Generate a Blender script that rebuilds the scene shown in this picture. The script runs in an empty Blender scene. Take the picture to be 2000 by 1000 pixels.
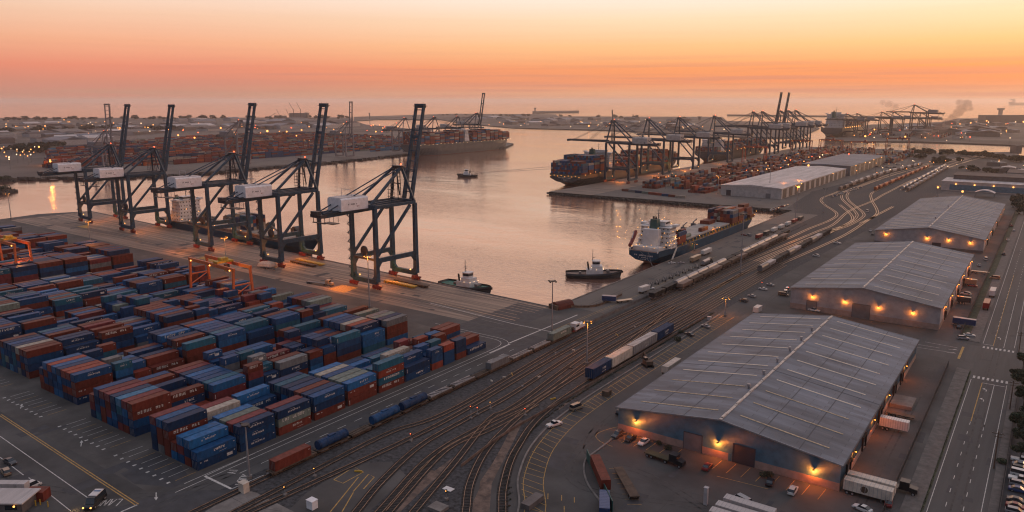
import bpy, math, random
from math import sin, cos, tan, pi, radians, atan2, hypot, sqrt
from mathutils import Vector, Matrix
random.seed(11)
S = bpy.context.scene
COL = S.collection

# ------------------------------------------------------------------ camera
CAM_H, FPX, YH, TH = 100.0, 1480.0, 195.0, radians(35.55)
PITCH = math.atan((500 - YH) / FPX)
cam_d = bpy.data.cameras.new('camera'); cam = bpy.data.objects.new('camera', cam_d); COL.objects.link(cam)
cam.location = (0, 0, CAM_H); cam.rotation_euler = (pi / 2 - PITCH, 0, TH)
cam_d.sensor_width = 36; cam_d.lens = FPX / 2000 * 36; cam_d.clip_start = 1; cam_d.clip_end = 200000
S.camera = cam

# ------------------------------------------------------------------ sky, sun, exposure
HAZE_D = 0.000055
SUN_AZ = radians(-2)          # measured from +Y, positive towards -X : low over the water, right of the view
sund = Vector((-sin(SUN_AZ), cos(SUN_AZ), 0))
W = bpy.data.worlds.new("World"); S.world = W; W.use_nodes = True
nt = W.node_tree; nt.nodes.clear(); N = nt.nodes; Lk = nt.links
def ramp(nodes, pts, interp='LINEAR'):
    r = nodes.new('ShaderNodeValToRGB'); r.color_ramp.interpolation = interp
    e = r.color_ramp.elements
    while len(e) > 1: e.remove(e[-1])
    e[0].position = pts[0][0]; e[0].color = (*pts[0][1], 1)
    for p, c in pts[1:]:
        x = e.new(p); x.color = (*c, 1)
    return r
tc = N.new('ShaderNodeTexCoord'); sep = N.new('ShaderNodeSeparateXYZ'); Lk.new(tc.outputs['Generated'], sep.inputs[0])
def mth(op, a, b=None, nodes=N, links=Lk, clamp=False):
    m = nodes.new('ShaderNodeMath'); m.operation = op; m.use_clamp = clamp
    for i, v in enumerate((a, b)):
        if v is None: continue
        if isinstance(v, (int, float)): m.inputs[i].default_value = v
        else: links.new(v, m.inputs[i])
    return m.outputs[0]
zz = mth('MAXIMUM', sep.outputs['Z'], 0.0)
zr = mth('POWER', zz, 0.5)       # more ramp room near the horizon
sq = lambda e: sqrt(max(0, sin(radians(e))))
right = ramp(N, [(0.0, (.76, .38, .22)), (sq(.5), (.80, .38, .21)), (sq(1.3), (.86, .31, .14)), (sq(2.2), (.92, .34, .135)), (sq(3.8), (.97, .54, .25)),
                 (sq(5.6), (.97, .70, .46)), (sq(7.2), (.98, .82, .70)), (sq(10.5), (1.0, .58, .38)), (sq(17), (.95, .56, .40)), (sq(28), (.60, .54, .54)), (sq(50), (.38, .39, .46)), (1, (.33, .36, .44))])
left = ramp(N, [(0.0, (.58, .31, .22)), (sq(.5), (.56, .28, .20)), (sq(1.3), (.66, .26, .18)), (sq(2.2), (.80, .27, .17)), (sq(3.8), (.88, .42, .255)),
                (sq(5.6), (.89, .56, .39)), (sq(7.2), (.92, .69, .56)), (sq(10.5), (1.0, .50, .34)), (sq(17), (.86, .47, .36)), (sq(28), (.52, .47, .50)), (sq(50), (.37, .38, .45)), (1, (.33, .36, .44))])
back = ramp(N, [(0.0, (.10, .09, .11)), (sq(8), (.12, .12, .15)), (sq(25), (.17, .185, .24)), (1, (.33, .36, .44))])
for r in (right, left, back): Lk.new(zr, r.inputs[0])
# direction relative to the glow
dx = mth('MULTIPLY', sep.outputs['X'], sund.x); dy = mth('MULTIPLY', sep.outputs['Y'], sund.y)
dd = mth('ADD', dx, dy)
hl = mth('SQRT', mth('SUBTRACT', 1.0001, mth('MULTIPLY', sep.outputs['Z'], sep.outputs['Z'])))
ca = mth('DIVIDE', dd, hl)                     # cosine of azimuth from the glow
def mr(val, a, b):
    m = N.new('ShaderNodeMapRange'); m.interpolation_type = 'SMOOTHSTEP'
    m.inputs['From Min'].default_value = a; m.inputs['From Max'].default_value = b
    Lk.new(val, m.inputs['Value']); return m.outputs[0]
def mix(a, b, f, blend='MIX', nodes=N, links=Lk):
    m = nodes.new('ShaderNodeMix'); m.data_type = 'RGBA'; m.blend_type = blend
    for i, v in ((6, a), (7, b)):
        if isinstance(v, tuple): m.inputs[i].default_value = (*v, 1)
        else: links.new(v, m.inputs[i])
    if isinstance(f, (int, float)): m.inputs[0].default_value = f
    else: links.new(f, m.inputs[0])
    return m.outputs[2]
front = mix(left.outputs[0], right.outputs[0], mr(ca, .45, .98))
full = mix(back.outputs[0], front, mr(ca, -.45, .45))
# long thin streaks of cloud
mp = N.new('ShaderNodeMapping'); mp.inputs['Scale'].default_value = (2.2, 2.2, 120); Lk.new(tc.outputs['Generated'], mp.inputs[0])
nz = N.new('ShaderNodeTexNoise'); nz.inputs['Scale'].default_value = 1.6; nz.inputs['Detail'].default_value = 6; Lk.new(mp.outputs[0], nz.inputs[0])
st = ramp(N, [(.47, (0, 0, 0)), (.64, (1, 1, 1))]); Lk.new(nz.outputs[0], st.inputs[0])
band = ramp(N, [(0, (0, 0, 0)), (sq(.3), (.55, .55, .55)), (sq(1.8), (.5, .5, .5)), (sq(3.2), (.06, .06, .06)), (sq(6), (.03, .03, .03)), (sq(12), (0, 0, 0))]); Lk.new(zr, band.inputs[0])
sf = mth('MULTIPLY', st.outputs[0], band.outputs[0])
full = mix(full, (.62, .25, .19), sf)
# a low Nishita sky adds the physical blue of the upper dome
sky = N.new('ShaderNodeTexSky'); sky.sky_type = 'NISHITA'; sky.sun_disc = False
sky.sun_elevation = radians(1.0); sky.sun_rotation = radians(2); sky.dust_density = 3
skm = N.new('ShaderNodeVectorMath'); skm.operation = 'SCALE'; skm.inputs['Scale'].default_value = .02; Lk.new(sky.outputs[0], skm.inputs[0])
add = mix(full, skm.outputs[0], 1.0, 'ADD')
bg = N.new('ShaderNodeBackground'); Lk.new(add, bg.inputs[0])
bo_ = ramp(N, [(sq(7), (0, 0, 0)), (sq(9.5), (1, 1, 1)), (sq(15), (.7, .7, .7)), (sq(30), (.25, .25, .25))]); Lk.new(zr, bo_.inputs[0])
Lk.new(mth('ADD', mth('MULTIPLY', bo_.outputs[0], .50), .91), bg.inputs['Strength'])   # boost added to the unseen sky above the view, brightens water and ground
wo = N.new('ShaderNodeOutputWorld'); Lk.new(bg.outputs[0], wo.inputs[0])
sun_d = bpy.data.lights.new('sun', 'SUN'); sun_d.energy = 0.35; sun_d.angle = radians(12); sun_d.color = (1, .55, .28)
sun = bpy.data.objects.new('sun', sun_d); COL.objects.link(sun)
sun.rotation_euler = (radians(90 - 4), 0, radians(-16) + pi)   # low over the sea, just right of the view
S.view_settings.view_transform = 'Standard'; S.view_settings.look = 'None'
S.view_settings.exposure = 0.22; S.view_settings.gamma = 1.0; S.view_settings.use_curve_mapping = False
S.cycles.use_denoising = True; S.cycles.pixel_filter_type = 'BLACKMAN_HARRIS'; S.cycles.filter_width = 1.15
S.cycles.max_bounces = 5; S.cycles.diffuse_bounces = 2; S.cycles.glossy_bounces = 3; S.cycles.volume_bounces = 1
S.cycles.transmission_bounces = 2; S.cycles.sample_clamp_indirect = 4

# ------------------------------------------------------------------ pixel of the 2000 px photograph -> point on the ground
def ray(px, py):
    u, v = px - 1000, py - 500
    dn = FPX * sin(PITCH) + v * cos(PITCH); fw = FPX * cos(PITCH) - v * sin(PITCH)
    return (u * cos(TH) - fw * sin(TH), u * sin(TH) + fw * cos(TH), -dn)
def G(px, py, z=0.0):
    d = ray(px, py); t = (z - CAM_H) / d[2]
    return (d[0] * t, d[1] * t)
def GY(px, py, Y):
    d = ray(px, py); t = Y / d[1]; return (d[0] * t, CAM_H + d[2] * t)
def GX(px, py, X):
    d = ray(px, py); t = X / d[0]; return (d[1] * t, CAM_H + d[2] * t)
def P(X, Y, Z):
    r = X * cos(TH) + Y * sin(TH); d = -X * sin(TH) + Y * cos(TH); dz = Z - CAM_H
    zc = d * cos(PITCH) - dz * sin(PITCH); yc = d * sin(PITCH) + dz * cos(PITCH)
    return (1000 + FPX * r / zc, 500 - FPX * yc / zc, zc)

# ------------------------------------------------------------------ mesh helpers
class MB:
    def __init__(s): s.v = []; s.f = []; s.m = []
    def add(s, vs, fs, m=0):
        b = len(s.v); s.v.extend(vs)
        for f in fs: s.f.append(tuple(i + b for i in f)); s.m.append(m)
    def box(s, x0, x1, y0, y1, z0, z1, m=0):
        s.add([(x0, y0, z0), (x1, y0, z0), (x1, y1, z0), (x0, y1, z0), (x0, y0, z1), (x1, y0, z1), (x1, y1, z1), (x0, y1, z1)],
              [(0, 3, 2, 1), (4, 5, 6, 7), (0, 1, 5, 4), (1, 2, 6, 5), (2, 3, 7, 6), (3, 0, 4, 7)], m); return s
    def cbox(s, cx, cy, cz, sx, sy, sz, m=0, rz=0):
        if not rz: return s.box(cx - sx / 2, cx + sx / 2, cy - sy / 2, cy + sy / 2, cz - sz / 2, cz + sz / 2, m)
        c, n = cos(rz), sin(rz); vs = []
        for z in (-sz / 2, sz / 2):
            for a, b in ((-1, -1), (1, -1), (1, 1), (-1, 1)):
                x, y = a * sx / 2, b * sy / 2; vs.append((cx + x * c - y * n, cy + x * n + y * c, cz + z))
        s.add(vs, [(0, 3, 2, 1), (4, 5, 6, 7), (0, 1, 5, 4), (1, 2, 6, 5), (2, 3, 7, 6), (3, 0, 4, 7)], m); return s
    def beam(s, p, q, w, h, m=0, w2=None, h2=None):
        p = Vector(p); q = Vector(q); d = (q - p)
        if d.length < 1e-6: return s
        d.normalize(); up = Vector((0, 0, 1))
        if abs(d.z) > .95: up = Vector((0, 1, 0))
        sd = d.cross(up).normalized(); u = sd.cross(d).normalized()
        w2 = w if w2 is None else w2; h2 = h if h2 is None else h2
        vs = []
        for o, a, b in ((p, w, h), (q, w2, h2)):
            for i, j in ((-1, -1), (1, -1), (1, 1), (-1, 1)): vs.append(tuple(o + sd * i * a / 2 + u * j * b / 2))
        s.add(vs, [(0, 3, 2, 1), (4, 5, 6, 7), (0, 1, 5, 4), (1, 2, 6, 5), (2, 3, 7, 6), (3, 0, 4, 7)], m); return s
    def tube(s, p, q, r0, r1=None, n=8, m=0, caps=True):
        r1 = r0 if r1 is None else r1
        p = Vector(p); q = Vector(q); d = (q - p).normalized(); up = Vector((0, 0, 1))
        if abs(d.z) > .95: up = Vector((0, 1, 0))
        a = d.cross(up).normalized(); b = a.cross(d).normalized(); vs = []
        for o, r in ((p, r0), (q, r1)):
            for k in range(n):
                t = 2 * pi * k / n; vs.append(tuple(o + a * cos(t) * r + b * sin(t) * r))
        fs = [(k, (k + 1) % n, n + (k + 1) % n, n + k) for k in range(n)]
        if caps: fs += [tuple(range(n - 1, -1, -1)), tuple(range(n, 2 * n))]
        s.add(vs, fs, m); return s
    def prism(s, poly, z0, z1, m=0, mside=None):
        n = len(poly)
        area = sum(poly[i][0] * poly[(i + 1) % n][1] - poly[(i + 1) % n][0] * poly[i][1] for i in range(n))
        if area < 0: poly = poly[::-1]
        vs = [(x, y, z0) for x, y in poly] + [(x, y, z1) for x, y in poly]
        s.add(vs, [tuple(range(n, 2 * n))], m)
        s.add(vs, [tuple(range(n - 1, -1, -1))] + [(i, (i + 1) % n, n + (i + 1) % n, n + i) for i in range(n)], m if mside is None else mside); return s
    def sheet(s, poly, z, m=0):
        n = len(poly)
        area = sum(poly[i][0] * poly[(i + 1) % n][1] - poly[(i + 1) % n][0] * poly[i][1] for i in range(n))
        if area < 0: poly = poly[::-1]
        s.add([(x, y, z) for x, y in poly], [tuple(range(n))], m); return s
    def line(s, pts, w, z, m=0, off=0.0):
        L = []
        for i, p in enumerate(pts):
            a = pts[max(0, i - 1)]; b = pts[min(len(pts) - 1, i + 1)]
            tx, ty = b[0] - a[0], b[1] - a[1]; l = hypot(tx, ty) or 1; nx, ny = -ty / l, tx / l
            L.append(((p[0] + nx * (off - w / 2), p[1] + ny * (off - w / 2)), (p[0] + nx * (off + w / 2), p[1] + ny * (off + w / 2))))
        for i in range(len(L) - 1):
            a, b = L[i], L[i + 1]
            s.add([(*a[0], z), (*b[0], z), (*b[1], z), (*a[1], z)], [(0, 1, 2, 3)], m)
        return s
    def ring(s, pts, w, h, z, m=0, off=0.0):   # a bar of rectangular section swept along pts
        L = []
        for i, p in enumerate(pts):
            a = pts[max(0, i - 1)]; b = pts[min(len(pts) - 1, i + 1)]
            tx, ty = b[0] - a[0], b[1] - a[1]; l = hypot(tx, ty) or 1; nx, ny = -ty / l, tx / l
            x0, y0, x1, y1 = p[0] + nx * (off - w / 2), p[1] + ny * (off - w / 2), p[0] + nx * (off + w / 2), p[1] + ny * (off + w / 2)
            L.append([(x0, y0, z), (x0, y0, z + h), (x1, y1, z + h), (x1, y1, z)])
        vs = [v for r in L for v in r]; fs = []
        for i in range(len(L) - 1):
            o = i * 4
            fs += [(o, o + 4, o + 5, o + 1), (o + 1, o + 5, o + 6, o + 2), (o + 2, o + 6, o + 7, o + 3)]
        e = (len(L) - 1) * 4; fs += [(0, 1, 2, 3), (e + 3, e + 2, e + 1, e)]
        s.add(vs, fs, m); return s
    def loft(s, rings, m=0, close=True, caps=True):
        n = len(rings[0]); vs = [v for r in rings for v in r]; fs = []
        for i in range(len(rings) - 1):
            for k in range(n if close else n - 1):
                k2 = (k + 1) % n; fs.append((i * n + k, i * n + k2, (i + 1) * n + k2, (i + 1) * n + k))
        if caps: fs += [tuple(range(n - 1, -1, -1)), tuple((len(rings) - 1) * n + k for k in range(n))]
        s.add(vs, fs, m); return s
    def ball(s, c, r, m=0, n=8, k=5):
        rs = []
        for i in range(k + 1):
            t = pi * i / k; rr = max(.001, r * sin(t))
            rs.append([(c[0] + rr * cos(2 * pi * j / n), c[1] + rr * sin(2 * pi * j / n), c[2] - r * cos(t)) for j in range(n)])
        return s.loft(rs, m)
    def mesh(s, name, mats):
        me = bpy.data.meshes.new(name); me.from_pydata(s.v, [], s.f)
        for m in mats: me.materials.append(m)
        if len(mats) > 1: me.polygons.foreach_set('material_index', s.m)
        me.update(); return me
    def build(s, name, mats, parent=None, loc=(0, 0, 0), rz=0):
        if not isinstance(mats, (list, tuple)): mats = [mats]
        return put(name, s.mesh(name, mats), parent, loc, rz)
def put(name, me, parent=None, loc=(0, 0, 0), rz=0):
    o = bpy.data.objects.new(name, me); COL.objects.link(o); o.location = loc; o.rotation_euler = (0, 0, rz)
    if parent is not None: o.parent = parent
    return o
def tag(o, label=None, cat=None, group=None, kind=None):
    if label: o['label'] = label
    if cat: o['category'] = cat
    if group: o['group'] = group
    if kind: o['kind'] = kind
    return o
def thing(name, label, cat, loc=(0, 0, 0), rz=0, group=None, kind=None):
    o = put(name, None, None, loc, rz); return tag(o, label, cat, group, kind)
def dup(root, loc, rz=0, label=None, group=None, scale=None):
    kids = KIDS.get(root.name)
    if kids is None:
        kids = [c for c in COL.objects if c.parent == root]
        kids = [(c, [d for d in COL.objects if d.parent == c]) for c in kids]; KIDS[root.name] = kids
    r = root.copy(); COL.objects.link(r); r.location = loc; r.rotation_euler = (0, 0, rz)
    if scale: r.scale = (scale,) * 3 if isinstance(scale, (int, float)) else scale
    if label: r['label'] = label
    if group: r['group'] = group
    for c, gs in kids:
        cc = c.copy(); COL.objects.link(cc); cc.parent = r
        for g in gs: d = g.copy(); COL.objects.link(d); d.parent = cc
    return r
KIDS = {}
ORD = ['first', 'second', 'third', 'fourth', 'fifth', 'sixth', 'seventh', 'eighth', 'ninth', 'tenth', 'eleventh', 'twelfth', 'thirteenth', 'fourteenth', 'fifteenth',
       'sixteenth', 'seventeenth', 'eighteenth', 'nineteenth', 'twentieth'] + ['%d%s' % (n, 'st' if n % 10 == 1 else 'nd' if n % 10 == 2 else 'rd' if n % 10 == 3 else 'th') for n in range(21, 120)]

# ------------------------------------------------------------------ materials
def mat(name, col, rough=.6, metal=0.0, var=.18, scale=.4, bump=0.0, bscale=8.0, spec=.5, rnd=0.0, stain=None, stretch=(1, 1, 1), alt=None, coords='Object'):
    m = bpy.data.materials.new(name); m.use_nodes = True; t = m.node_tree; n = t.nodes; l = t.links
    b = n['Principled BSDF']; b.inputs['Roughness'].default_value = rough; b.inputs['Metallic'].default_value = metal
    b.inputs['Specular IOR Level'].default_value = spec
    tcn = n.new('ShaderNodeTexCoord'); mpn = n.new('ShaderNodeMapping'); mpn.inputs['Scale'].default_value = stretch
    l.new(tcn.outputs[coords], mpn.inputs[0])
    c = None
    if var or alt:
        z = n.new('ShaderNodeTexNoise'); z.inputs['Scale'].default_value = scale; z.inputs['Detail'].default_value = 7; z.inputs['Roughness'].default_value = .6
        l.new(mpn.outputs[0], z.inputs[0])
        lo = tuple(x * (1 - var * 1.6) for x in col); hi = tuple(min(1, x * (1 + var * 1.6)) for x in col)
        if alt: hi = alt
        r = ramp(n, [(.33, lo), (.5, col), (.68, hi)]); l.new(z.outputs[0], r.inputs[0]); c = r.outputs[0]
    if stain:
        z2 = n.new('ShaderNodeTexNoise'); z2.inputs['Scale'].default_value = stain[1]; z2.inputs['Detail'].default_value = 9; z2.inputs['Roughness'].default_value = .7
        l.new(mpn.outputs[0], z2.inputs[0]); r2 = ramp(n, [(stain[2], (0, 0, 0)), (stain[2] + .12, (stain[3],) * 3)]); l.new(z2.outputs[0], r2.inputs[0])
        c = mix(c if c else col, stain[0], r2.outputs[0], nodes=n, links=l)
    if rnd:
        oi = n.new('ShaderNodeObjectInfo'); hs = n.new('ShaderNodeHueSaturation')
        a = mth('ADD', mth('MULTIPLY', oi.outputs['Random'], rnd * 2, n, l), 1 - rnd, n, l); l.new(a, hs.inputs['Value'])
        if c: l.new(c, hs.inputs['Color'])
        else: hs.inputs['Color'].default_value = (*col, 1)
        c = hs.outputs[0]
    if c: l.new(c, b.inputs['Base Color'])
    else: b.inputs['Base Color'].default_value = (*col, 1)
    if bump:
        z3 = n.new('ShaderNodeTexNoise'); z3.inputs['Scale'].default_value = bscale; z3.inputs['Detail'].default_value = 4; l.new(mpn.outputs[0], z3.inputs[0])
        bp = n.new('ShaderNodeBump'); bp.inputs['Strength'].default_value = bump; bp.inputs['Distance'].default_value = .1
        l.new(z3.outputs[0], bp.inputs['Height']); l.new(bp.outputs[0], b.inputs['Normal'])
    return m
def corrug(m, axis='Y', scale=3.5, strength=.5):
    n = m.node_tree.nodes; l = m.node_tree.links; b = n['Principled BSDF']
    w = n.new('ShaderNodeTexWave'); w.bands_direction = axis; w.inputs['Scale'].default_value = scale
    tcn = n.new('ShaderNodeTexCoord'); l.new(tcn.outputs['Object'], w.inputs[0])
    bp = n.new('ShaderNodeBump'); bp.inputs['Strength'].default_value = strength; bp.inputs['Distance'].default_value = .06
    l.new(w.outputs[1], bp.inputs['Height']); l.new(bp.outputs[0], b.inputs['Normal']); return m
def glow(name, col, s):
    m = bpy.data.materials.new(name); m.use_nodes = True; b = m.node_tree.nodes['Principled BSDF']
    b.inputs['Base Color'].default_value = (.05, .05, .05, 1); b.inputs['Emission Color'].default_value = (*col, 1); b.inputs['Emission Strength'].default_value = s
    return m
M = {}
M['asphalt'] = mat('asphalt', (.070, .064, .061), .85, var=.26, scale=.05, bump=.15, stain=((.052, .050, .052), .012, .50, .8))
M['asphalt_new'] = mat('asphalt_new', (.050, .048, .052), .8, var=.16, scale=.3)
M['asphalt_worn'] = mat('asphalt_worn', (.080, .070, .064), .85, var=.2, scale=.12, stain=((.05, .045, .043), .05, .55, .7))
M['road'] = mat('road', (.066, .063, .062), .8, var=.14, scale=.15, stretch=(2, .12, 1), stain=((.038, .038, .041), .06, .54, .6))
M['apron'] = mat('apron', (.23, .165, .125), .75, var=.42, scale=.26, stretch=(.05, 1.9, 1), stain=((.075, .062, .055), .06, .50, .85))
M['concrete'] = mat('concrete', (.19, .165, .15), .85, var=.2, scale=.3, stain=((.10, .09, .08), .1, .55, .6))
M['pave'] = mat('pave', (.115, .100, .092), .85, var=.2, scale=.5, stain=((.09, .08, .075), .2, .55, .6))
M['quaywall'] = mat('quaywall', (.055, .048, .042), .9, var=.4, scale=.6, stretch=(1, 1, 3))
M['ballast'] = mat('ballast', (.046, .045, .048), .95, var=.45, scale=.9, bump=.5, bscale=3, stain=((.10, .075, .06), .035, .56, .65))
M['dirt'] = mat('dirt', (.15, .10, .078), .95, var=.3, scale=.4, stain=((.07, .055, .05), .3, .52, .8))
M['sleeper'] = mat('sleeper', (.055, .042, .036), .9, var=.3, scale=1)
M['rail'] = mat('rail', (.42, .31, .23), .30, .9, var=.2, scale=.3)
M['rustrail'] = mat('rustrail', (.28, .18, .12), .33, .7, var=.3, scale=.6)
M['white_paint'] = mat('white_paint', (.52, .48, .44), .7, var=.25, scale=1.5)
M['yellow_paint'] = mat('yellow_paint', (.42, .24, .06), .7, var=.28, scale=1.2)
M['roof'] = corrug(mat('roof', (.155, .172, .205), .6, .0, var=.22, scale=.10, stretch=(.25, 1, 1), spec=.3, stain=((.075, .080, .10), .07, .53, .75)), 'Y', 1.2, .25)
M['skylight'] = mat('skylight', (.66, .54, .42), .5, var=.18, scale=1.5, stretch=(1, 3, 1))
M['skylight_old'] = mat('skylight_old', (.42, .31, .20), .6, var=.3, scale=1.5)
def panels(m, sx, sy, lo=.80):
    n = m.node_tree.nodes; l = m.node_tree.links; b = n['Principled BSDF']; src = b.inputs['Base Color'].links[0].from_socket
    tcn = n.new('ShaderNodeTexCoord'); mp = n.new('ShaderNodeMapping'); mp.inputs['Scale'].default_value = (1 / sx, 1 / sy, 1); l.new(tcn.outputs['Object'], mp.inputs[0])
    br = n.new('ShaderNodeTexBrick'); br.inputs['Scale'].default_value = 1; br.inputs['Mortar Size'].default_value = .01; br.inputs['Brick Width'].default_value = 1; br.inputs['Row Height'].default_value = 1; br.offset = .37
    br.inputs['Color1'].default_value = (lo,) * 3 + (1,); br.inputs['Color2'].default_value = (1.08,) * 3 + (1,); br.inputs['Mortar'].default_value = (lo * .8,) * 3 + (1,); l.new(mp.outputs[0], br.inputs[0])
    l.new(mix(src, br.outputs[0], 1.0, 'MULTIPLY', n, l), b.inputs['Base Color'])
panels(M['roof'], 10.5, 2.1)
M['seam'] = mat('seam', (.055, .058, .07), .7, var=.1)
M['ridge'] = mat('ridge', (.50, .43, .38), .5, .2, var=.25, scale=.8)
M['bluewall'] = corrug(mat('bluewall', (.066, .170, .250), .5, .2, var=.15, scale=.4), 'X', 2.0, .6)
M['greywall'] = corrug(mat('greywall', (.31, .305, .32), .6, .1, var=.12, scale=.3), 'X', 2.0, .5)
M['darkwall'] = mat('darkwall', (.12, .10, .095), .7, var=.15)
M['brick'] = mat('brick', (.30, .21, .175), .85, var=.12, scale=.5)
M['shutter'] = corrug(mat('shutter', (.17, .165, .175), .5, .3, var=.1), 'Z', 4, .6)
M['shutter_dark'] = corrug(mat('shutter_dark', (.035, .038, .055), .5, .3, var=.1), 'Z', 4, .6)
M['whiteroof'] = mat('whiteroof', (.50, .44, .42), .6, var=.16, scale=.06, stretch=(3, .35, 1), stain=((.30, .27, .26), .15, .54, .7))
M['whitewall'] = mat('whitewall', (.42, .38, .36), .7, var=.12, scale=.3)
M['darkroof'] = mat('darkroof', (.085, .062, .058), .8, var=.2, scale=.1)
M['crane_navy'] = mat('crane_navy', (.010, .044, .080), .5, .0, var=.3, scale=.6, spec=.35)
M['crane_dark'] = mat('crane_dark', (.030, .032, .042), .5, .1, var=.2, scale=.6)
M['crane_white'] = mat('crane_white', (.42, .38, .38), .5, var=.12, scale=.5)
M['crane_grey'] = mat('crane_grey', (.19, .175, .185), .5, var=.15)
M['rtg_orange'] = mat('rtg_orange', (.62, .13, .035), .5, var=.15, scale=1)
M['red_steel'] = mat('red_steel', (.20, .025, .02), .5, var=.2, scale=1)
M['house_white'] = mat('house_white', (.78, .74, .74), .5, var=.08, scale=.5)
M['steel'] = mat('steel', (.15, .145, .15), .5, .4, var=.2)
M['galv'] = mat('galv', (.33, .32, .33), .45, .5, var=.15)
M['black'] = mat('black', (.012, .012, .014), .5, var=.1)
M['rubber'] = mat('rubber', (.015, .014, .014), .85, var=.2)
M['glass'] = mat('glass', (.015, .02, .028), .12, 0, var=0, spec=.8)
M['yellow'] = mat('yellow', (.50, .30, .03), .5, var=.2, scale=1)
M['wood'] = mat('wood', (.10, .065, .045), .85, var=.3, stretch=(1, 1, .2))
M['hull_blue'] = mat('hull_blue', (.008, .050, .095), .7, .0, var=.16, scale=.12, stretch=(1, 1, 2), spec=.12)
M['hull_dark'] = mat('hull_dark', (.030, .033, .040), .45, .0, var=.2, scale=.1)
M['hull_grey'] = mat('hull_grey', (.045, .050, .058), .45, .0, var=.2, scale=.1)
M['boot_red'] = mat('boot_red', (.20, .035, .025), .6, var=.25, scale=.2)
M['deck'] = mat('deck', (.20, .13, .10), .75, var=.25, scale=.3)
M['deck_green'] = mat('deck_green', (.03, .14, .10), .7, var=.2, scale=.6)
M['hatch'] = mat('hatch', (.34, .30, .27), .65, var=.16, scale=.2, stain=((.2, .15, .11), .2, .55, .6))
M['ship_white'] = mat('ship_white', (.62, .59, .58), .45, var=.08, scale=.3)
M['funnel'] = mat('funnel', (.018, .085, .075), .5, var=.12)
M['canvas'] = mat('canvas', (.55, .46, .38), .8, var=.15)
M['bark'] = mat('bark', (.06, .045, .035), .95, var=.3)
M['leaf'] = mat('leaf', (.034, .046, .022), .8, var=.45, scale=1.3, rnd=.25)
M['leaf_far'] = mat('leaf_far', (.040, .046, .032), .9, var=.4, scale=.15, rnd=.2)
M['grass'] = mat('grass', (.055, .058, .032), .95, var=.4, scale=.5)
M['far_ground'] = mat('far_ground', (.105, .088, .078), .95, var=.35, scale=.004, stretch=(1, 1, 1), stain=((.045, .048, .038), .006, .50, .9))
M['terminal'] = mat('terminal', (.13, .112, .098), .9, var=.2, scale=.02, stain=((.08, .07, .065), .02, .53, .6))
M['rock'] = mat('rock', (.055, .050, .046), .95, var=.4, scale=.5, bump=.6, bscale=1)
SOD = (1, .27, .03)
M['lamp'] = glow('lamp', SOD, 20); M['lamp_far'] = glow('lamp_far', (1, .36, .08), 3.0); M['lamp_yel'] = glow('lamp_yel', (1, .42, .09), 2.8)
M['lamp_white'] = glow('lamp_white', (1, .66, .36), 3.0); M['lamp_red'] = glow('lamp_red', (1, .10, .03), 6); M['lamp_wall'] = glow('lamp_wall', (1, .36, .05), 2.4)
M['win_lit'] = glow('win_lit', (1, .60, .25), 2.5)
CC = {'navy': (.008, .032, .085), 'blue': (.009, .055, .145), 'mid_blue': (.015, .100, .24), 'teal': (.015, .095, .15), 'brown': (.14, .030, .020),
      'maroon': (.155, .030, .034), 'red': (.24, .045, .028), 'orange': (.42, .095, .028), 'grey': (.15, .15, .155), 'beige': (.34, .29, .24), 'sage': (.16, .19, .165), 'light_blue': (.05, .19, .33)}
for k, c in CC.items():
    M['c_' + k] = mat('paint_' + k, c, .55, .0, var=.2, scale=.7, rnd=.22, stretch=(1, 1, .5), spec=.18, stain=((.085, .045, .032), 1.1, .60, .55))
# light lamps
def point(name, loc, w, parent=None, col=SOD, r=.15):
    d = bpy.data.lights.new(name, 'POINT'); d.energy = w; d.color = col; d.shadow_soft_size = r
    o = bpy.data.objects.new(name, d); COL.objects.link(o); o.location = loc
    if parent is not None: o.parent = parent
    return o
def spot(name, loc, w, size=120, col=SOD, r=.2, parent=None, rot=(0, 0, 0)):
    d = bpy.data.lights.new(name, 'SPOT'); d.energy = w; d.color = col; d.shadow_soft_size = r; d.spot_size = radians(size); d.spot_blend = .6
    o = bpy.data.objects.new(name, d); COL.objects.link(o); o.location = loc; o.rotation_euler = rot
    if parent is not None: o.parent = parent
    return o
def spline(pts, step=4.0):
    out = []
    for i in range(len(pts) - 1):
        p0 = pts[max(0, i - 1)]; p1 = pts[i]; p2 = pts[i + 1]; p3 = pts[min(len(pts) - 1, i + 2)]
        n = max(1, int(hypot(p2[0] - p1[0], p2[1] - p1[1]) / step))
        for k in range(n):
            t = k / n; t2 = t * t; t3 = t2 * t
            out.append(tuple(.5 * ((2 * p1[j]) + (-p0[j] + p2[j]) * t + (2 * p0[j] - 5 * p1[j] + 4 * p2[j] - p3[j]) * t2 + (-p0[j] + 3 * p1[j] - 3 * p2[j] + p3[j]) * t3) for j in (0, 1)))
    out.append(tuple(pts[-1])); return out
STROKES = {}
def scribble(mb, origin, ax, up, width, height, n, seed, m=0, nrm=(0, 0, 0)):
    """a line of worn, unreadable capital-like strokes, each a thin quad on a plane"""
    R = random.Random(seed); ox, oy, oz = origin; cw = width / n
    def q(a, b, c, d):
        vs = []
        for s_, t_ in ((a, b), (c, b), (c, d), (a, d)):
            vs.append(tuple(o + A * s_ + U * t_ + nn for o, A, U, nn in zip((ox, oy, oz), ax, up, nrm)))
        mb.add(vs, [(0, 1, 2, 3)], m)
    for i in range(n):
        if R.random() < .12: continue
        x = i * cw; w = cw * .74; t = cw * .22; h = height * R.uniform(.75, 1)
        q(x, 0, x + t, h)
        if R.random() < .7: q(x + w - t, 0 if R.random() < .7 else h * .5, x + w, h)
        if R.random() < .7: q(x + t, h - t, x + w - t, h)
        if R.random() < .6: q(x + t, h * .45, x + w - t, h * .45 + t)
        if R.random() < .5: q(x + t, 0, x + w - t, t)

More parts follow.
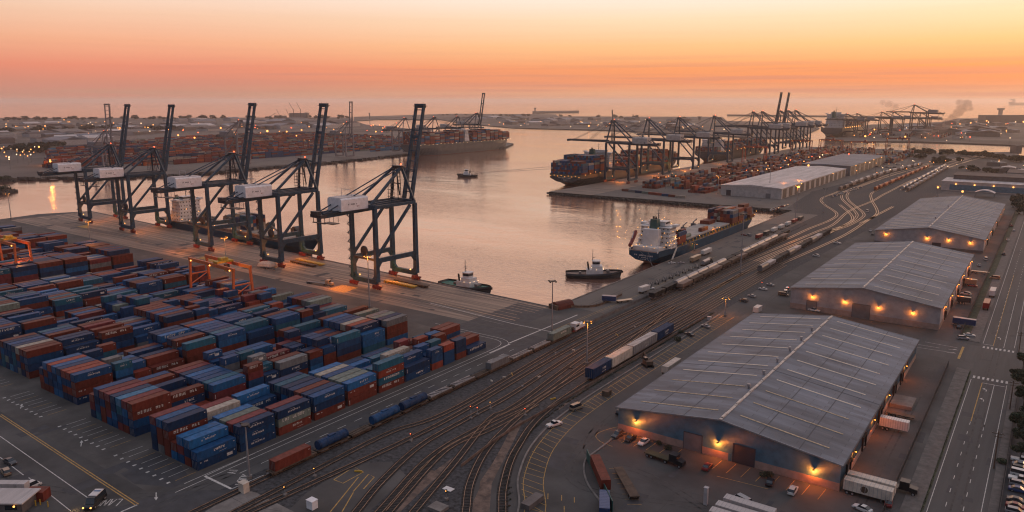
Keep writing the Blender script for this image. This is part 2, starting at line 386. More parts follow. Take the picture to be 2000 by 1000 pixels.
# ------------------------------------------------------------------ water
m = bpy.data.materials.new('harbour_water'); m.use_nodes = True; t_ = m.node_tree; n_ = t_.nodes; l_ = t_.links
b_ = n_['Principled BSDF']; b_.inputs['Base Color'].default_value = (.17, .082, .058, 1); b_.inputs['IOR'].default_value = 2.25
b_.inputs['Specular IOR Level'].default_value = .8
tc_ = n_.new('ShaderNodeTexCoord')
def wn(scale, det, sx=1, sy=1, rot=.6):
    mp_ = n_.new('ShaderNodeMapping'); mp_.inputs['Scale'].default_value = (sx, sy, 1); mp_.inputs['Rotation'].default_value = (0, 0, rot)
    l_.new(tc_.outputs['Object'], mp_.inputs[0]); z_ = n_.new('ShaderNodeTexNoise'); z_.inputs['Scale'].default_value = scale
    z_.inputs['Detail'].default_value = det; l_.new(mp_.outputs[0], z_.inputs[0]); return z_.outputs[0]
chop = wn(.17, 6, 1, 2.6, TH); swell = wn(.03, 3, 1, 1.6, .4); calm = wn(.0035, 4, 1, 2.5, .9)
cr = ramp(n_, [(.38, (.25,) * 3), (.62, (1,) * 3)]); l_.new(calm, cr.inputs[0])
hgt = mth('ADD', mth('MULTIPLY', chop, cr.outputs[0], n_, l_), mth('MULTIPLY', swell, 1.2, n_, l_), n_, l_)
bp_ = n_.new('ShaderNodeBump'); bp_.inputs['Strength'].default_value = .42; bp_.inputs['Distance'].default_value = .9
l_.new(hgt, bp_.inputs['Height']); l_.new(bp_.outputs[0], b_.inputs['Normal'])
rr = n_.new('ShaderNodeMapRange'); rr.inputs['To Min'].default_value = .05; rr.inputs['To Max'].default_value = .16; l_.new(calm, rr.inputs['Value']); l_.new(rr.outputs[0], b_.inputs['Roughness'])
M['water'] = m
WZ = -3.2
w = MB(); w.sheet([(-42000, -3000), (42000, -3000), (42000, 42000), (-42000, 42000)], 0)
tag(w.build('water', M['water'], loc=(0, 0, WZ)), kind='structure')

# ------------------------------------------------------------------ land slabs
def gp(*pts): return [G(x, y) for x, y in pts]
QA, QB = (-188, 304.5), (-716, 336)                     # near quay
def quayY(x): return QA[1] + (QA[0] - x) / (QA[0] - QB[0]) * (QB[1] - QA[1])
shore_n = [G(1600, 287), G(1660, 290), G(1730, 291), G(1800, 297), G(1880, 299), G(1985, 303), (300, 1560), (2500, 1500)]
home = [(-2500, -900), (2500, -900)] + shore_n[::-1] + [(-455, 1720), (-455, 707), (-193, 716), (-193, 306), QA, QB, (-735, 300), (-728, 262), (-2500, 180)]
o = MB().prism(home, -5, 0, 0, 1).build('ground', [M['asphalt'], M['quaywall']]); tag(o, kind='structure')
landB = gp((-420, 372), (35, 347), (330, 341), (500, 327), (637, 316), (777, 302), (985, 288), (1003, 280), (890, 262), (790, 250), (715, 243), (690, 236), (690, 229), (-420, 231))
landC = gp((691, 236), (740, 233), (860, 233), (900, 240), (1000, 249), (1160, 253), (1330, 260), (1480, 268), (1560, 268), (1600, 250), (1590, 240), (1420, 236), (1410, 228), (1090, 227), (1085, 223), (880, 222), (691, 228))
landD = gp((1612, 268), (1640, 275), (1800, 276), (1985, 283), (2400, 300), (2400, 228), (1870, 231), (1840, 238), (1700, 243), (1640, 250))
for nm, poly in (('far_ground', landB), ('far_ground', landC), ('far_ground', landD)):
    tag(MB().prism(poly, -5, -.3, 0, 1).build(nm, [M['far_ground'], M['rock']]), kind='structure')
# the terminal surface on the far side and its access roads
tb = MB(); tb.sheet(gp((75, 340), (330, 338), (500, 324), (637, 313), (777, 300), (985, 287), (1000, 281), (890, 263), (600, 262), (300, 270), (90, 300)), -.29)
tag(tb.build('terminal_yard', M['terminal']), kind='structure')
rd = MB()
for pts, wd in (([(-100, 330), (60, 318), (160, 306), (260, 296)], 26), ([(-100, 300), (90, 283), (300, 262), (600, 250)], 22), ([(-60, 288), (120, 272), (330, 256)], 14), ([(330, 258), (480, 250), (640, 244)], 40), ([(0, 262), (200, 252), (500, 243)], 30)):
    rd.line(spline(gp(*pts), 60), wd, -.284)
tag(rd.build('far_road', M['asphalt_worn']), kind='structure')
# piers and breakwaters on the horizon
bw = MB(); bw.prism(gp((1560, 225.6), (1840, 229.6), (1840, 230.6), (1560, 226.6)), -4, 3); tag(bw.build('breakwater', M['rock']), 'long low dark breakwater across the bright water at the harbour mouth', 'breakwater')
bw = MB(); bw.prism(gp((1040, 218.6), (1131, 217.6), (1131, 219.4), (1040, 221.2)), -4, 8); tag(bw.build('breakwater', M['rock']), 'short pier reaching out to sea beyond the far shore', 'pier')
bw = MB(); bw.prism(gp((1420, 224.5), (1560, 225.5), (1560, 226.5), (1420, 225.6)), -4, 4); tag(bw.build('breakwater', M['rock']), 'thin breakwater seen behind the ship-to-shore crane tops', 'breakwater')
# rock armour under the far shore, green verge
rv = MB(); sh = spline(gp((35, 347), (330, 341), (500, 327), (637, 316), (777, 302)), 14); R = random.Random(5)
for p in sh:
    for k in range(3):
        rv.cbox(p[0] + R.uniform(-2, 8), p[1] + R.uniform(-6, 6), -2.4 + R.uniform(0, 2), R.uniform(4, 9), R.uniform(4, 9), R.uniform(2, 4), rz=R.random() * 3)
tag(rv.build('rock_armour', M['rock']), 'strip of dark armour rock along the far waterline', 'rocks', kind='stuff')
rv = MB()
for y in range(0, 0): pass
for i in range(150):
    x = -455 + (i / 150) * 258
    rv.cbox(x + R.uniform(-1, 1), 706 + R.uniform(-2.4, .5) + (x + 455) * .035, -3 + R.uniform(0, 1.6), R.uniform(1.2, 3), R.uniform(1.2, 3), R.uniform(1, 2.4), rz=R.random() * 3)
tag(rv.build('rock_armour', M['rock']), 'dark rocks heaped along the foot of the middle pier', 'rocks', kind='stuff')

# ------------------------------------------------------------------ sheets on the home ground
def sheet(name, poly, z, m_): return tag(MB().sheet(poly, z).build(name, M[m_]), kind='structure')
sheet('quay_apron', [(-188, 262), (-300, 262), (-716, 270), QB, QA], .004, 'apron')
sheet('yard_floor', [(-181, 92), (-181, 240), (-262, 250), (-640, 262), (-640, 92)], .004, 'asphalt_worn')
sheet('ballast_bed', [(-168, 88), (-168, 268), (-162, 300), (-160, 520), (-168, 640), (-205, 760), (-216, 880), (-200, 1100), (-160, 1400), (-60, 1500), (-90, 1100), (-112, 700), (-122.5, 420), (-123, 268)]
      + spline([(-123, 260), (-122, 207), (-118.5, 176.5), (-110, 155), (-99.5, 140), (-92, 122), (-92, 88)], 5), .004, 'ballast')
sheet('asphalt_patch', gp((560, 1000), (600, 962), (690, 905), (765, 902), (795, 930), (720, 1000)), .010, 'asphalt')
sheet('level_crossing', gp((400, 1000), (470, 955), (500, 962), (575, 1000)), .012, 'concrete')
for poly in ([(835, 632), (1010, 600), (1128, 620), (1055, 660), (965, 640)], [(965, 641), (990, 628), (1040, 640), (1010, 652)], [(720, 660), (760, 650), (800, 660), (760, 672)]):
    pass
dp = MB()
for k, poly in enumerate(([(-188, 300), (-188, 262), (-212, 262), (-212, 302)], [(-186, 261), (-186, 222), (-204, 222), (-204, 261)], [(-168, 261), (-168, 232), (-185, 232), (-185, 261)], [(-212, 261), (-204.5, 261), (-204.5, 240), (-212, 244)])):
    dp.sheet(poly, .010 + .002 * k)
tag(dp.build('dark_asphalt_patch', M['asphalt_new']), kind='structure')
dp = MB(); dp.sheet(gp((235, 925), (305, 895), (350, 905), (372, 935), (340, 952), (262, 945)), .008); dp.sheet(gp((180, 926), (248, 900), (256, 905), (222, 925)), .009)
dp.sheet(gp((395, 1000), (200, 1000), (330, 960), (470, 955)), .006); dp.sheet(gp((635, 915), (668, 895), (670, 900), (640, 920)), .02)
tag(dp.build('dark_asphalt_patch', M['asphalt_new']), kind='structure')
dp = MB()
for pts, wd in (([(925, 1000), (958, 930), (990, 870), (1015, 820)], 2.6), ([(770, 1000), (840, 935), (900, 890)], 2.6), ([(1090, 800), (1180, 735), (1300, 672)], 1.0), ([(1270, 830), (1290, 815)], 1)):
    dp.line(spline(gp(*pts), 3), wd, .010)
dp.sheet(gp((930, 1000), (938, 940), (965, 900), (960, 950), (956, 1000)), .012); dp.sheet(gp((800, 940), (835, 915), (850, 920), (830, 945)), .012)
tag(dp.build('dirt_strip', M['dirt']), kind='structure')

# verge, sidewalk, street on the right
st = MB(); st.sheet([(-16.6, -100), (-4, -100), (-4, 2000), (-16.6, 2000)], .006); st.sheet([(-100, 327), (-16.6, 333), (-16.6, 357), (-100, 357)], .005); st.sheet([(-4, 318), (60, 318), (60, 345), (-4, 345)], .005)
tag(st.build('street', M['road']), kind='structure')
sw = MB()
for x0, x1, y0, y1 in ((-21.5, -17.2, -50, 322), (-21.5, -17.2, 362, 1500), (-3.6, -1.5, -50, 312), (-3.6, -1.5, 350, 1500)): sw.box(x0, x1, y0, y1, 0, .14)
tag(sw.build('sidewalk', M['pave']), kind='structure')
gl = MB(); gl.sheet([(-1.4, -50), (60, -50), (60, 312), (-1.4, 312)], .008); tag(gl.build('parking_lot', M['asphalt_new']), kind='structure')
gl = MB(); gl.sheet([(-17.2, -40), (-16.6, -40), (-16.6, 320), (-17.2, 320)], .03); gl.sheet([(-25, 362), (-21.6, 362), (-21.6, 900), (-25, 900)], .02); tag(gl.build('verge', M['grass']), kind='structure')
sheet('warehouse_yard', [(-118, 150), (-103, 120), (-24, 110), (-24, 326), (-36, 330), (-118, 345)], .005, 'asphalt')
sheet('pier_apron', [(-454, 708), (-400, 708), (-400, 1700), (-454, 1700)], .006, 'apron')
sheet('pier_yard', [(-399, 709), (-200, 717), (-218, 880), (-160, 1500), (-399, 1690)], .005, 'terminal')
sheet('quay_apron_east', [(-192, 310), (-168, 310), (-166, 700), (-192, 700)], .006, 'terminal')
sheet('field', gp((1780, 300), (1990, 296), (1990, 330), (1850, 330), (1770, 320)), .010, 'far_ground')

# ------------------------------------------------------------------ markings
mk = MB(); my = MB()
def seg(a, b, w_=.22, z=.022, m_=mk): m_.line([a, b], w_, z)
# street
for x in (-15.9, -4.9): seg((x, -50), (x, 311), .18); seg((x, 362), (x, 1300), .18)
for x in (-12.4, -8.6):
    for k in range(60):
        y = 110 + k * 8.6
        if 268 < y < 372: continue
        if y < 700: seg((x, y), (x, y + 2.6), .18)
seg((-12.3, 268), (-12.3, 309), .28, m_=my); seg((-8.6, 262), (-8.6, 309), .18); seg((-12.3, 309), (-4.9, 309), .3)
seg((-8.5, 360), (-8.5, 470), .18); seg((-12.2, 360), (-12.2, 520), .22, m_=my); seg((-15.9, 361), (-12.2, 361), .3)
for k in range(8):
    for y in (313, 355): mk.sheet([(-15.6 + k * 1.45, y), (-14.9 + k * 1.45, y), (-14.9 + k * 1.45, y + 2.8), (-15.6 + k * 1.45, y + 2.8)], .023)
def arrow(x, y, L, a, turn=0, m_=mk, z=.024):
    c, s_ = cos(a), sin(a)
    def T(u, v): return (x + u * c - v * s_, y + u * s_ + v * c)
    if not turn:
        m_.sheet([T(-.13, 0), (T(.13, 0)), T(.13, L * .6), T(-.13, L * .6)], z); m_.sheet([T(-.5, L * .6), T(.5, L * .6), T(0, L)], z + .001)
    else:
        m_.line([T(0, 0), T(0, L * .45), T(-turn * .6, L * .62)], .26, z); m_.sheet([T(-turn * .5, L * .38), T(-turn * .5, L * .86), T(-turn * 1.3, L * .62)], z + .001)
arrow(-10.5, 289, 4, 0, 1); arrow(-10.5, 300, 4, 0, 1); arrow(-10.4, 372, 5, 0, 1)
seg((-36, 350), (-24, 349)); seg((-100, 344.5), (-30, 344.5)); seg((-100, 336), (-24, 341)); arrow(-27, 340, 4, -pi / 2, 1); arrow(-27, 345, 4, -pi / 2, 1)
my.sheet([(-22.6, 334), (-21.7, 334), (-21.7, 352), (-22.6, 352)], .02)
# bottom-left road
seg(*gp((0, 852), (171, 972)), .25); seg(*gp((0, 893), (46, 928)), .25); seg(*gp((56, 933), (138, 998)), .25)
a, b = gp((0, 810), (268, 986)); my.line([a, b], .3, .022, 0, .35); my.line([a, b], .3, .022, 0, -.35)
seg(*gp((268, 986), (236, 1000)), .5)
for px, py in ((40, 798), (158, 872)):
    g_ = G(px, py); arrow(*g_, 4.6, radians(62), 0)
g_ = G(305, 962); arrow(*g_, 4.4, radians(-120), 0)
# LANE lettering read from the other side
def letters(word, org, a, hgt, wd, m_=mk, z=.024, wst=.28):
    GL = {'L': [((0, 1), (0, 0)), ((0, 0), (1, 0))], 'A': [((0, 0), (.5, 1)), ((.5, 1), (1, 0)), ((.25, .4), (.75, .4))], 'N': [((0, 0), (0, 1)), ((0, 1), (1, 0)), ((1, 0), (1, 1))],
          'E': [((0, 0), (0, 1)), ((0, 1), (1, 1)), ((0, .5), (.8, .5)), ((0, 0), (1, 0))], 'O': [((0, 0), (0, 1)), ((0, 1), (1, 1)), ((1, 1), (1, 0)), ((1, 0), (0, 0))],
          'K': [((0, 0), (0, 1)), ((0, .5), (1, 1)), ((0, .5), (1, 0))], 'I': [((.5, 0), (.5, 1))]}
    c, s_ = cos(a), sin(a)
    for i, ch in enumerate(word):
        for p, q in GL.get(ch, []):
            pts = []
            for u, v in (p, q):
                u = (u * .72 + i) * wd; v = v * hgt; pts.append((org[0] + u * c - v * s_, org[1] + u * s_ + v * c))
            m_.line(pts, wst, z)
letters('LANE', G(240, 975), radians(215), 3.4, 1.5)
letters('LOOK', G(478, 946), radians(125), 2.6, 1.5); letters('AI', G(460, 925), radians(125), 2.4, 1.4)
seg(*gp((452, 955), (400, 930)), .7, .03); seg(*gp((452, 955), (515, 928)), .25); seg(*gp((400, 930), (500, 884)), .25)
# truck road beside the near stacks
for x in (-177.6, -176.9 + .0): pass
seg((-178.6, 100), (-178.6, 236), .22); seg((-176.2, 96), (-176.2, 236), .22)
for k in range(19): seg((-171.6, 112 + k * 7), (-171.6, 115.4 + k * 7), .2)
mk.line(spline([(-178.6, 236), (-179.5, 243), (-184, 247), (-196, 247.5), (-215, 248)], 2), .22, .022); mk.line(spline([(-176.2, 236), (-177, 245), (-183, 249.6), (-196, 250), (-222, 250.4)], 2), .22, .022)
seg((-176.8, 232), (-176.8, 246), .7, .024)
seg(*gp((995, 670), (1128, 615)), .7, .03); seg(*gp((840, 592), (1000, 632), 
), .45, .03); seg(*gp((1000, 632), (1100, 653)), .45, .03)
# quay rails and grooves
gr = MB()
for k, yy in enumerate((-3.0, -6, -9.5, -13, -17, -21.5, -26, -29.5)):
    gr.line([(-195, quayY(-195) + yy), (-716, quayY(-716) + yy)], .5 if k in (0, 7) else .28, .012)
tag(gr.build('crane_rail', M['rustrail']), kind='structure')
lg = MB()
for yy in (-2, -32, -38): lg.line([(-195, quayY(-195) + yy), (-716, quayY(-716) + yy)], .35, .014)
tag(lg.build('quay_line', M['concrete']), kind='structure')
for pts in ([(640, 565), (668, 556), (700, 562), (672, 572)], [(385, 505), (398, 501), (418, 503), (405, 508)], [(400, 508), (415, 505), (432, 510), (420, 514)], [(150, 443), (175, 438), (172, 446)]):
    my.sheet(gp(*pts), .026)
# slot ticks at the near end of the rows
for r0 in (-182, -216, -256, -296):
    for k in range(9):
        x = r0 - k * 3.4; seg((x, 99.5), (x, 105.5), .16, .02, my if k % 3 == 0 else mk); mk.sheet([(x - .9, 97.3), (x - .2, 97.3), (x - .2, 98.3), (x - .9, 98.3)], .02)
# parking bays along the kerb and behind the blue warehouse
kerb = spline([(-120.2, 340), (-120.2, 271), (-119.9, 207), (-116, 176.5), (-107.4, 155), (-97, 140), (-89, 118)], 3)
inner = spline([(-114.6, 340), (-114.6, 271), (-114.3, 207), (-110.6, 178), (-102.4, 158), (-92.5, 143.5), (-86, 124)], 3)
mk2 = MB(); mk2.line(inner, .2, .022); mk2.line(kerb, .2, .022, 0, .5)
for i in range(2, len(kerb) - 2):
    if i % 1 == 0:
        p = kerb[i]; q = min(inner, key=lambda z_: hypot(z_[0] - p[0] - 3, z_[1] - p[1] + (2.5))); mk2.line([p, q], .16, .022)
for k in range(16):
    x = -99 + k * 4.0
    if 6 <= k <= 7: continue
    mk2.line([(x, 196), (x - .4, 189.5)], .18, .022)
mk2.line(spline(gp((1240, 830), (1200, 835), (1165, 848), (1172, 862), (1196, 872)), 1.5), .18, .022); mk2.line(gp((1400, 930), (1500, 955)), .18, .022)
for k in range(8): mk2.line(gp((1190 + k * 5, 915 + k * 10), (1218 + k * 5, 915 + k * 10)), .15, .022)
for px, py in ((1070, 975), (1097, 978), (1122, 982), (1102, 1000)): g_ = G(px, py); mk2.line([g_, (g_[0] - 1.5, g_[1] + 2.4)], .2, .022)
mk2.line(gp((1280, 585), (1320, 560), (1460, 480), (1560, 430)), .2, .022)
for pts in ([(652, 937), (691, 912), (710, 922), (670, 944), (652, 937)],): mk2.line(gp(*pts), .28, .026)
mk2.line(gp((1195, 596), (1080, 645)), .2, .02); mk2.line(gp((1100, 640), (1260, 570), (1400, 500)), .18, .02)
tag(mk2.build('parking_marking', M['yellow_paint']), kind='structure')
yb = MB()
for pts in ([(645, 1000), (700, 932)], [(690, 960), (720, 926), (731, 932), (710, 955)], [(668, 1000), (690, 962)]): yb.line(gp(*pts), .3, .026)
tag(yb.build('hatched_marking', M['yellow_paint']), kind='structure')
tag(mk.build('road_marking', M['white_paint']), kind='structure'); tag(my.build('yellow_marking', M['yellow_paint']), kind='structure')
kb = MB(); kb.ring([(p[0] - 1.2, p[1]) for p in kerb], .5, .35, 0); kb.ring(spline(gp((1190, 1000), (1150, 950), (1140, 915), (1146, 895), (1160, 885), (1200, 855)), 2), .5, .3, 0)
kb.ring([(-193 + .8, 308), (-192.2, 700)], .6, .4, 0); kb.ring([(-188, quayY(-188) - .5), (-716, quayY(-716) - .5)], .6, .35, 0)
tag(kb.build('kerb', M['concrete']), kind='structure')

# ------------------------------------------------------------------ railway
M['trackbed'] = mat('trackbed', (.030, .027, .027), .95, var=.4, scale=1.2)
def track(pts, near=True, step=4.0, name='railway_track', gauge=1.75, rust=False, far=False):
    c = spline(pts, step); o = MB()
    for s_ in (-1, 1): o.ring(c,   .13 if not far else .42, .16, .12, 0, s_ * gauge / 2)
    if near:
        o.line(c, 3.0, .035, 2); acc = 0
        for i in range(len(c) - 1):
            a, b = c[i], c[i + 1]; L = hypot(b[0] - a[0], b[1] - a[1]); an = atan2(b[1] - a[1], b[0] - a[0])
            d = -acc
            while True:
                d += .75
                if d > L: acc = L - d + .75; break
                if d < 0: continue
                t = d / L; o.cbox(a[0] + (b[0] - a[0]) * t, a[1] + (b[1] - a[1]) * t, .07, .26, 2.9, .10, 1, an)
    else: o.line(c, 3.2, .03, 1)
    return tag(o.build(name, [M['rustrail' if rust or not far else 'rail'], M['sleeper'], M['trackbed']]), kind='structure')
track([(-163.4, 60), (-163.6, 150), (-163.4, 270)], rust=True)
fan = [([(504, 977), (619, 917), (760, 846), (888, 798)], -158), ([(530, 981), (600, 949), (802, 856), (913, 798)], -153.6), ([(696, 1000), (747, 939), (824, 869), (920, 814), (1000, 770)], -149),
       ([(741, 1000), (840, 894), (939, 834), (1048, 779)], -140.4), ([(808, 1000), (888, 904), (958, 818), (1010, 790)], -144.8), ([(910, 1000), (920, 939), (958, 869), (1032, 798), (1075, 767)], -136),
       ([(981, 1000), (984, 946), (1010, 875), (1075, 797)], -128.8)]
ENDS = [(-156, 470), (-152, 470), (-147.5, 470), (-143.5, 470), (-139.5, 470), (-135, 470), (-128.5, 470)]
for k, (pts, X) in enumerate(fan):
    w_ = gp(*pts); d0 = (w_[0][0] - w_[1][0], w_[0][1] - w_[1][1]); w_ = [(w_[0][0] + d0[0], w_[0][1] + d0[1])] + w_
    track(w_ + [(X, max(w_[-1][1] + 45, 262)), (X, 340)], True, 3)
    track([(X, 340), ENDS[k]], False, 6)
track(gp((760, 1000), (840, 905), (905, 868), (1000, 822))[0:1] + gp((870, 880), (960, 838), (1048, 790)) , True, 3)
track([(-132.4, 250), (-132.2, 340)], True, 3); track([(-132.2, 340), (-131.5, 470)], False)
track([(-136, 262), (-140.2, 300), (-144.8, 340)], True, 3)
NORTH = [[(-156, 470)] + gp((1540, 466), (1578, 448), (1622, 430), (1634, 417), (1609, 399), (1605, 388), (1631, 377), (1710, 345), (1800, 322), (1900, 306), (1985, 300)),
         [(-147.5, 470)] + gp((1600, 458), (1650, 440), (1673, 424), (1668, 411), (1645, 389), (1647, 377), (1661, 370), (1760, 334), (1880, 308)),
         [(-143.5, 470)] + gp((1610, 458), (1655, 442), (1683, 426), (1685, 415), (1658, 392), (1656, 378), (1674, 367), (1770, 335), (1890, 309)),
         [(-152, 470)] + gp((1590, 455), (1627, 439), (1652, 417), (1672, 406), (1706, 392), (1732, 377), (1800, 345), (1900, 312)),
         gp((1680, 437), (1713, 417), (1703, 392), (1701, 381), (1709, 374), (1752, 353), (1820, 325)),
         [(-131.5, 470)] + gp((1645, 462), (1699, 428), (1744, 404)),
         [(-139.5, 470)] + gp((1640, 445), (1665, 425), (1640, 400)),
         gp((1759, 372), (1846, 325), (1930, 300)), gp((1769, 375), (1852, 328), (1940, 302))]
for pts in NORTH: track(pts, False, 5, far=True)

# wear on the paving: darker repairs, seams and tyre tracks
used = []; R = random.Random(404); pw = MB(); cs = MB(); tt = MB()
for (x0, x1, y0, y1, n) in ((-175, -168.5, 100, 260, 10), (-700, -195, 255, 292, 34), (-300, -185, 50, 96, 12), (-420, -300, 40, 98, 14), (-112, -40, 150, 186, 12), (-113, -103, 190, 330, 9), (-33, -25, 130, 320, 14), (-16, -5, 130, 640, 26), (-190, -170, 320, 640, 26), (-120, -101, 340, 700, 18), (-395, -240, 715, 790, 10), (-33, -25, 370, 560, 10)):
    for k in range(n):
        x, y = R.uniform(x0, x1), R.uniform(y0, y1); a, b = R.uniform(1, 7), R.uniform(1.5, 12); a = min(a, x1 - x0)
        if any(x < q[1] + .3 and x + a > q[0] - .3 and y - .4 < q[3] + .3 and y + b > q[2] - .7 for q in used): continue
        used.append((x, x + a, y, y + b)); pw.sheet([(x, y), (x + a, y + R.uniform(-.3, .3)), (x + a * R.uniform(.8, 1), y + b), (x + R.uniform(0, .5), y + b)], .0142)
    for k in range(n):
        x, y = R.uniform(x0, x1), R.uniform(y0, y1); pts = [(x, y)]; an = R.choice((0, pi / 2)) + R.uniform(-.2, .2)
        for q in range(12): an += R.uniform(-.25, .25); x += cos(an) * 2.2; y += sin(an) * 2.2; pts.append((x, y))
        cs.line(pts, .11, .020)
tag(pw.build('asphalt_repair', M['asphalt_new']), kind='structure'); tag(cs.build('tar_seam', M['black']), kind='structure')
for pts in ([(-174, 60), (-173.5, 100), (-173.8, 240), (-180, 262), (-260, 276)], [(-260, 60), (-200, 80), (-180, 92), (-173, 110)], [(-420, 70), (-330, 80), (-240, 75), (-190, 60)], [(-180, 320), (-181, 420), (-180, 560), (-176, 700)], [(-113, 340), (-108, 230), (-104, 180), (-92, 160), (-60, 170)], [(-12, 100), (-10.2, 200), (-10.6, 400)], [(-29, 120), (-30, 200), (-29, 315)], [(-60, 168), (-80, 176), (-100, 178), (-108, 200)], [(-240, 268), (-400, 276), (-640, 288)], [(-110, 560), (-112, 450), (-110, 360)]):
    c = spline(pts, 3)
    for o_ in (-1, 1): tt.line(c, .45, .0165, 0, o_)
tag(tt.build('tyre_track', mat('tyre_mark', (.055, .050, .048), .8, var=.3, scale=.5)), kind='structure')

# ------------------------------------------------------------------ warehouses with gabled metal roofs
def wall_lamp(parent, loc, n, wt=330, rz=0):
    """a shaded floodlight: bracket, hood and a small lit bowl, with its own light below"""
    o = MB(); o.box(-.07, .07, -.5, .1, .15, .28, 0); o.box(-.30, .30, -.85, -.3, .05, .22, 0)
    l = o.build('wall_lamp', M['black'], parent, loc, rz)
    MB().ball((0, -.6, -.08), .26).build('bulb', M['lamp_wall'], l)
    s_ = point('lamp_light', (0, -.85, -.55), wt, l, (1, .19, .02) if wt > 600 else SOD, .2); return l
def warehouse(label, x0, x1, y0, y1, eave, ridge, wallm, basem, lamps, doors, nsky, vents=0, rstyle=0, side_lamps=(), side_doors=(), basez=2.2, cat='warehouse'):
    W_ = thing('warehouse', label, cat, (x0, y0, 0)); w, d = x1 - x0, y1 - y0; xm = w / 2
    # walls as one shell, gable ends included
    t = .3
    for yy in (0, d - t):
        o = MB(); o.loft([[(0, yy, basez), (w, yy, basez), (w, yy, eave), (xm, yy, ridge - .1), (0, yy, eave)], [(0, yy + t, basez), (w, yy + t, basez), (w, yy + t, eave), (xm, yy + t, ridge - .1), (0, yy + t, eave)]]); o.build('gable_wall', wallm, W_)
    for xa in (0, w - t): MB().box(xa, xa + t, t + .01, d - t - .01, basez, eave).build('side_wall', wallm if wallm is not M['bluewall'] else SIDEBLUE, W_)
    o = MB(); o.box(-.05, w + .05, -.05, d + .05, 0, basez); o.build('plinth', basem, W_)
    # roof: two thick slopes with an overhang
    ov = .7; sl = (ridge - eave) / xm; ez = eave - sl * ov
    o = MB()
    for sgn in (-1, 1):
        xe = xm + sgn * (xm + ov)
        o.loft([[(xm, -ov, ridge), (xe, -ov, ez), (xe, -ov, ez + .3), (xm, -ov, ridge + .3)], [(xm, d + ov, ridge), (xe, d + ov, ez), (xe, d + ov, ez + .3), (xm, d + ov, ridge + .3)]], 0)
    rf = o.build('roof', M['roof'], W_)
    def rz_(x): return ridge + .3 - abs(x - xm) * sl
    # seams
    o = MB()
    for f in (.34, .67):
        for sgn in (-1, 1):
            x = xm + sgn * xm * f; o.box(x - .12, x + .12, -ov + .05, d + ov - .05, rz_(x) - .05, rz_(x) + .04)
    yy = d * .38
    for sgn in (-1, 1): o.beam((xm, yy, ridge + .3), (xm + sgn * (xm + ov), yy, ez + .3), .22, .10)
    o.build('roof_seam', M['seam'], rf)
    for xa in (-ov - .12, w + ov - .15): MB().box(xa, xa + .27, -ov, d + ov, ez - .15, ez + .36).build('gutter', M['seam'], rf)
    for y_ in (-ov - .12, d + ov + .02):
        o = MB()
        for sgn in (-1, 1): o.beam((xm, y_, ridge + .2), (xm + sgn * (xm + ov), y_, ez + .2), .12, .42)
        o.build('gable_trim', M['galv'], rf)
    o = MB(); o.box(xm - .4, xm + .4, -ov, d + ov, ridge + .28, ridge + .48)
    for k in range(int(d / 6)):
        if k % 2 == 0: o.box(xm - .3, xm + .3, k * 6 + .5, k * 6 + 4.5, ridge + .48, ridge + .75)
    o.build('ridge_cap', M['ridge'], rf)
    # skylight strips on each slope
    R = random.Random(int(y0))
    for k in range(nsky):
        y = d * (k + .55) / nsky if rstyle == 0 else d * (.02 + .96 * (k + .5) / nsky)
        for sgn in (-1, 1):
            a, b = xm + sgn * xm * .10, xm + sgn * xm * (.86 + .03 * (k % 2))
            p = MB(); p.beam((a, y, rz_(a) + .06), (b, y, rz_(b) + .06), .62 if rstyle == 0 else .75, .10); old = y < d * .28 and rstyle == 0 and w < 70 and d < 140
            p.build('skylight', M['skylight_old' if old else 'skylight'], rf)
    for k in range(vents):
        y = d * (.22 + .7 * k / vents); x = xm - 1.6
        p = MB(); p.tube((x, y, rz_(x)), (x, y, rz_(x) + .8), .35); p.tube((x, y, rz_(x) + .8), (x, y, rz_(x) + 1.5), .6, .5, 10); p.build('roof_vent', M['galv'], rf)
    for X, Z in lamps: wall_lamp(W_, (X - x0, -.05, Z), 0, 1500 if wallm is M['bluewall'] else 520)
    for X, wd, h, dm in doors:
        f = MB(); xx = X - x0
        f.box(xx - wd / 2 - .2, xx - wd / 2, -.16, .02, 0, h + .2); f.box(xx + wd / 2, xx + wd / 2 + .2, -.16, .02, 0, h + .2); f.box(xx - wd / 2, xx + wd / 2, -.16, .02, h, h + .2)
        g = MB().box(xx - wd / 2, xx + wd / 2, -.10, .03, .02, h).build('roller_door', M[dm], W_); f.build('door_frame', M['seam'], g)
    for Y in side_lamps: wall_lamp(W_, (w + .05, Y - y0, eave - 1.9), 0, 900, pi / 2)
    for Y in side_doors:
        g = MB().box(w - .02, w + .09, Y - y0 - 2, Y - y0 + 2, .9, 4.6).build('dock_door', M['shutter'], W_)
        f = MB(); f.box(w - .01, w + .5, Y - y0 - 2.4, Y - y0 - 2, .6, 4.9); f.box(w - .01, w + .5, Y - y0 + 2, Y - y0 + 2.4, .6, 4.9); f.box(w - .01, w + .5, Y - y0 - 2, Y - y0 + 2, 4.6, 4.9); f.build('dock_shelter', M['black'], g)
    for k in range(1, int(d / 15)):
        p = MB().box(w + .0, w + .18, k * 15 - .1, k * 15 + .1, basez, eave); p.build('downpipe', M['black'], W_)
    return W_
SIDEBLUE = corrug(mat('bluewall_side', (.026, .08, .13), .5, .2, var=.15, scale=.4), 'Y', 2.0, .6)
def lampXZ(pts, Y): return [GY(x, y, Y) for x, y in pts]
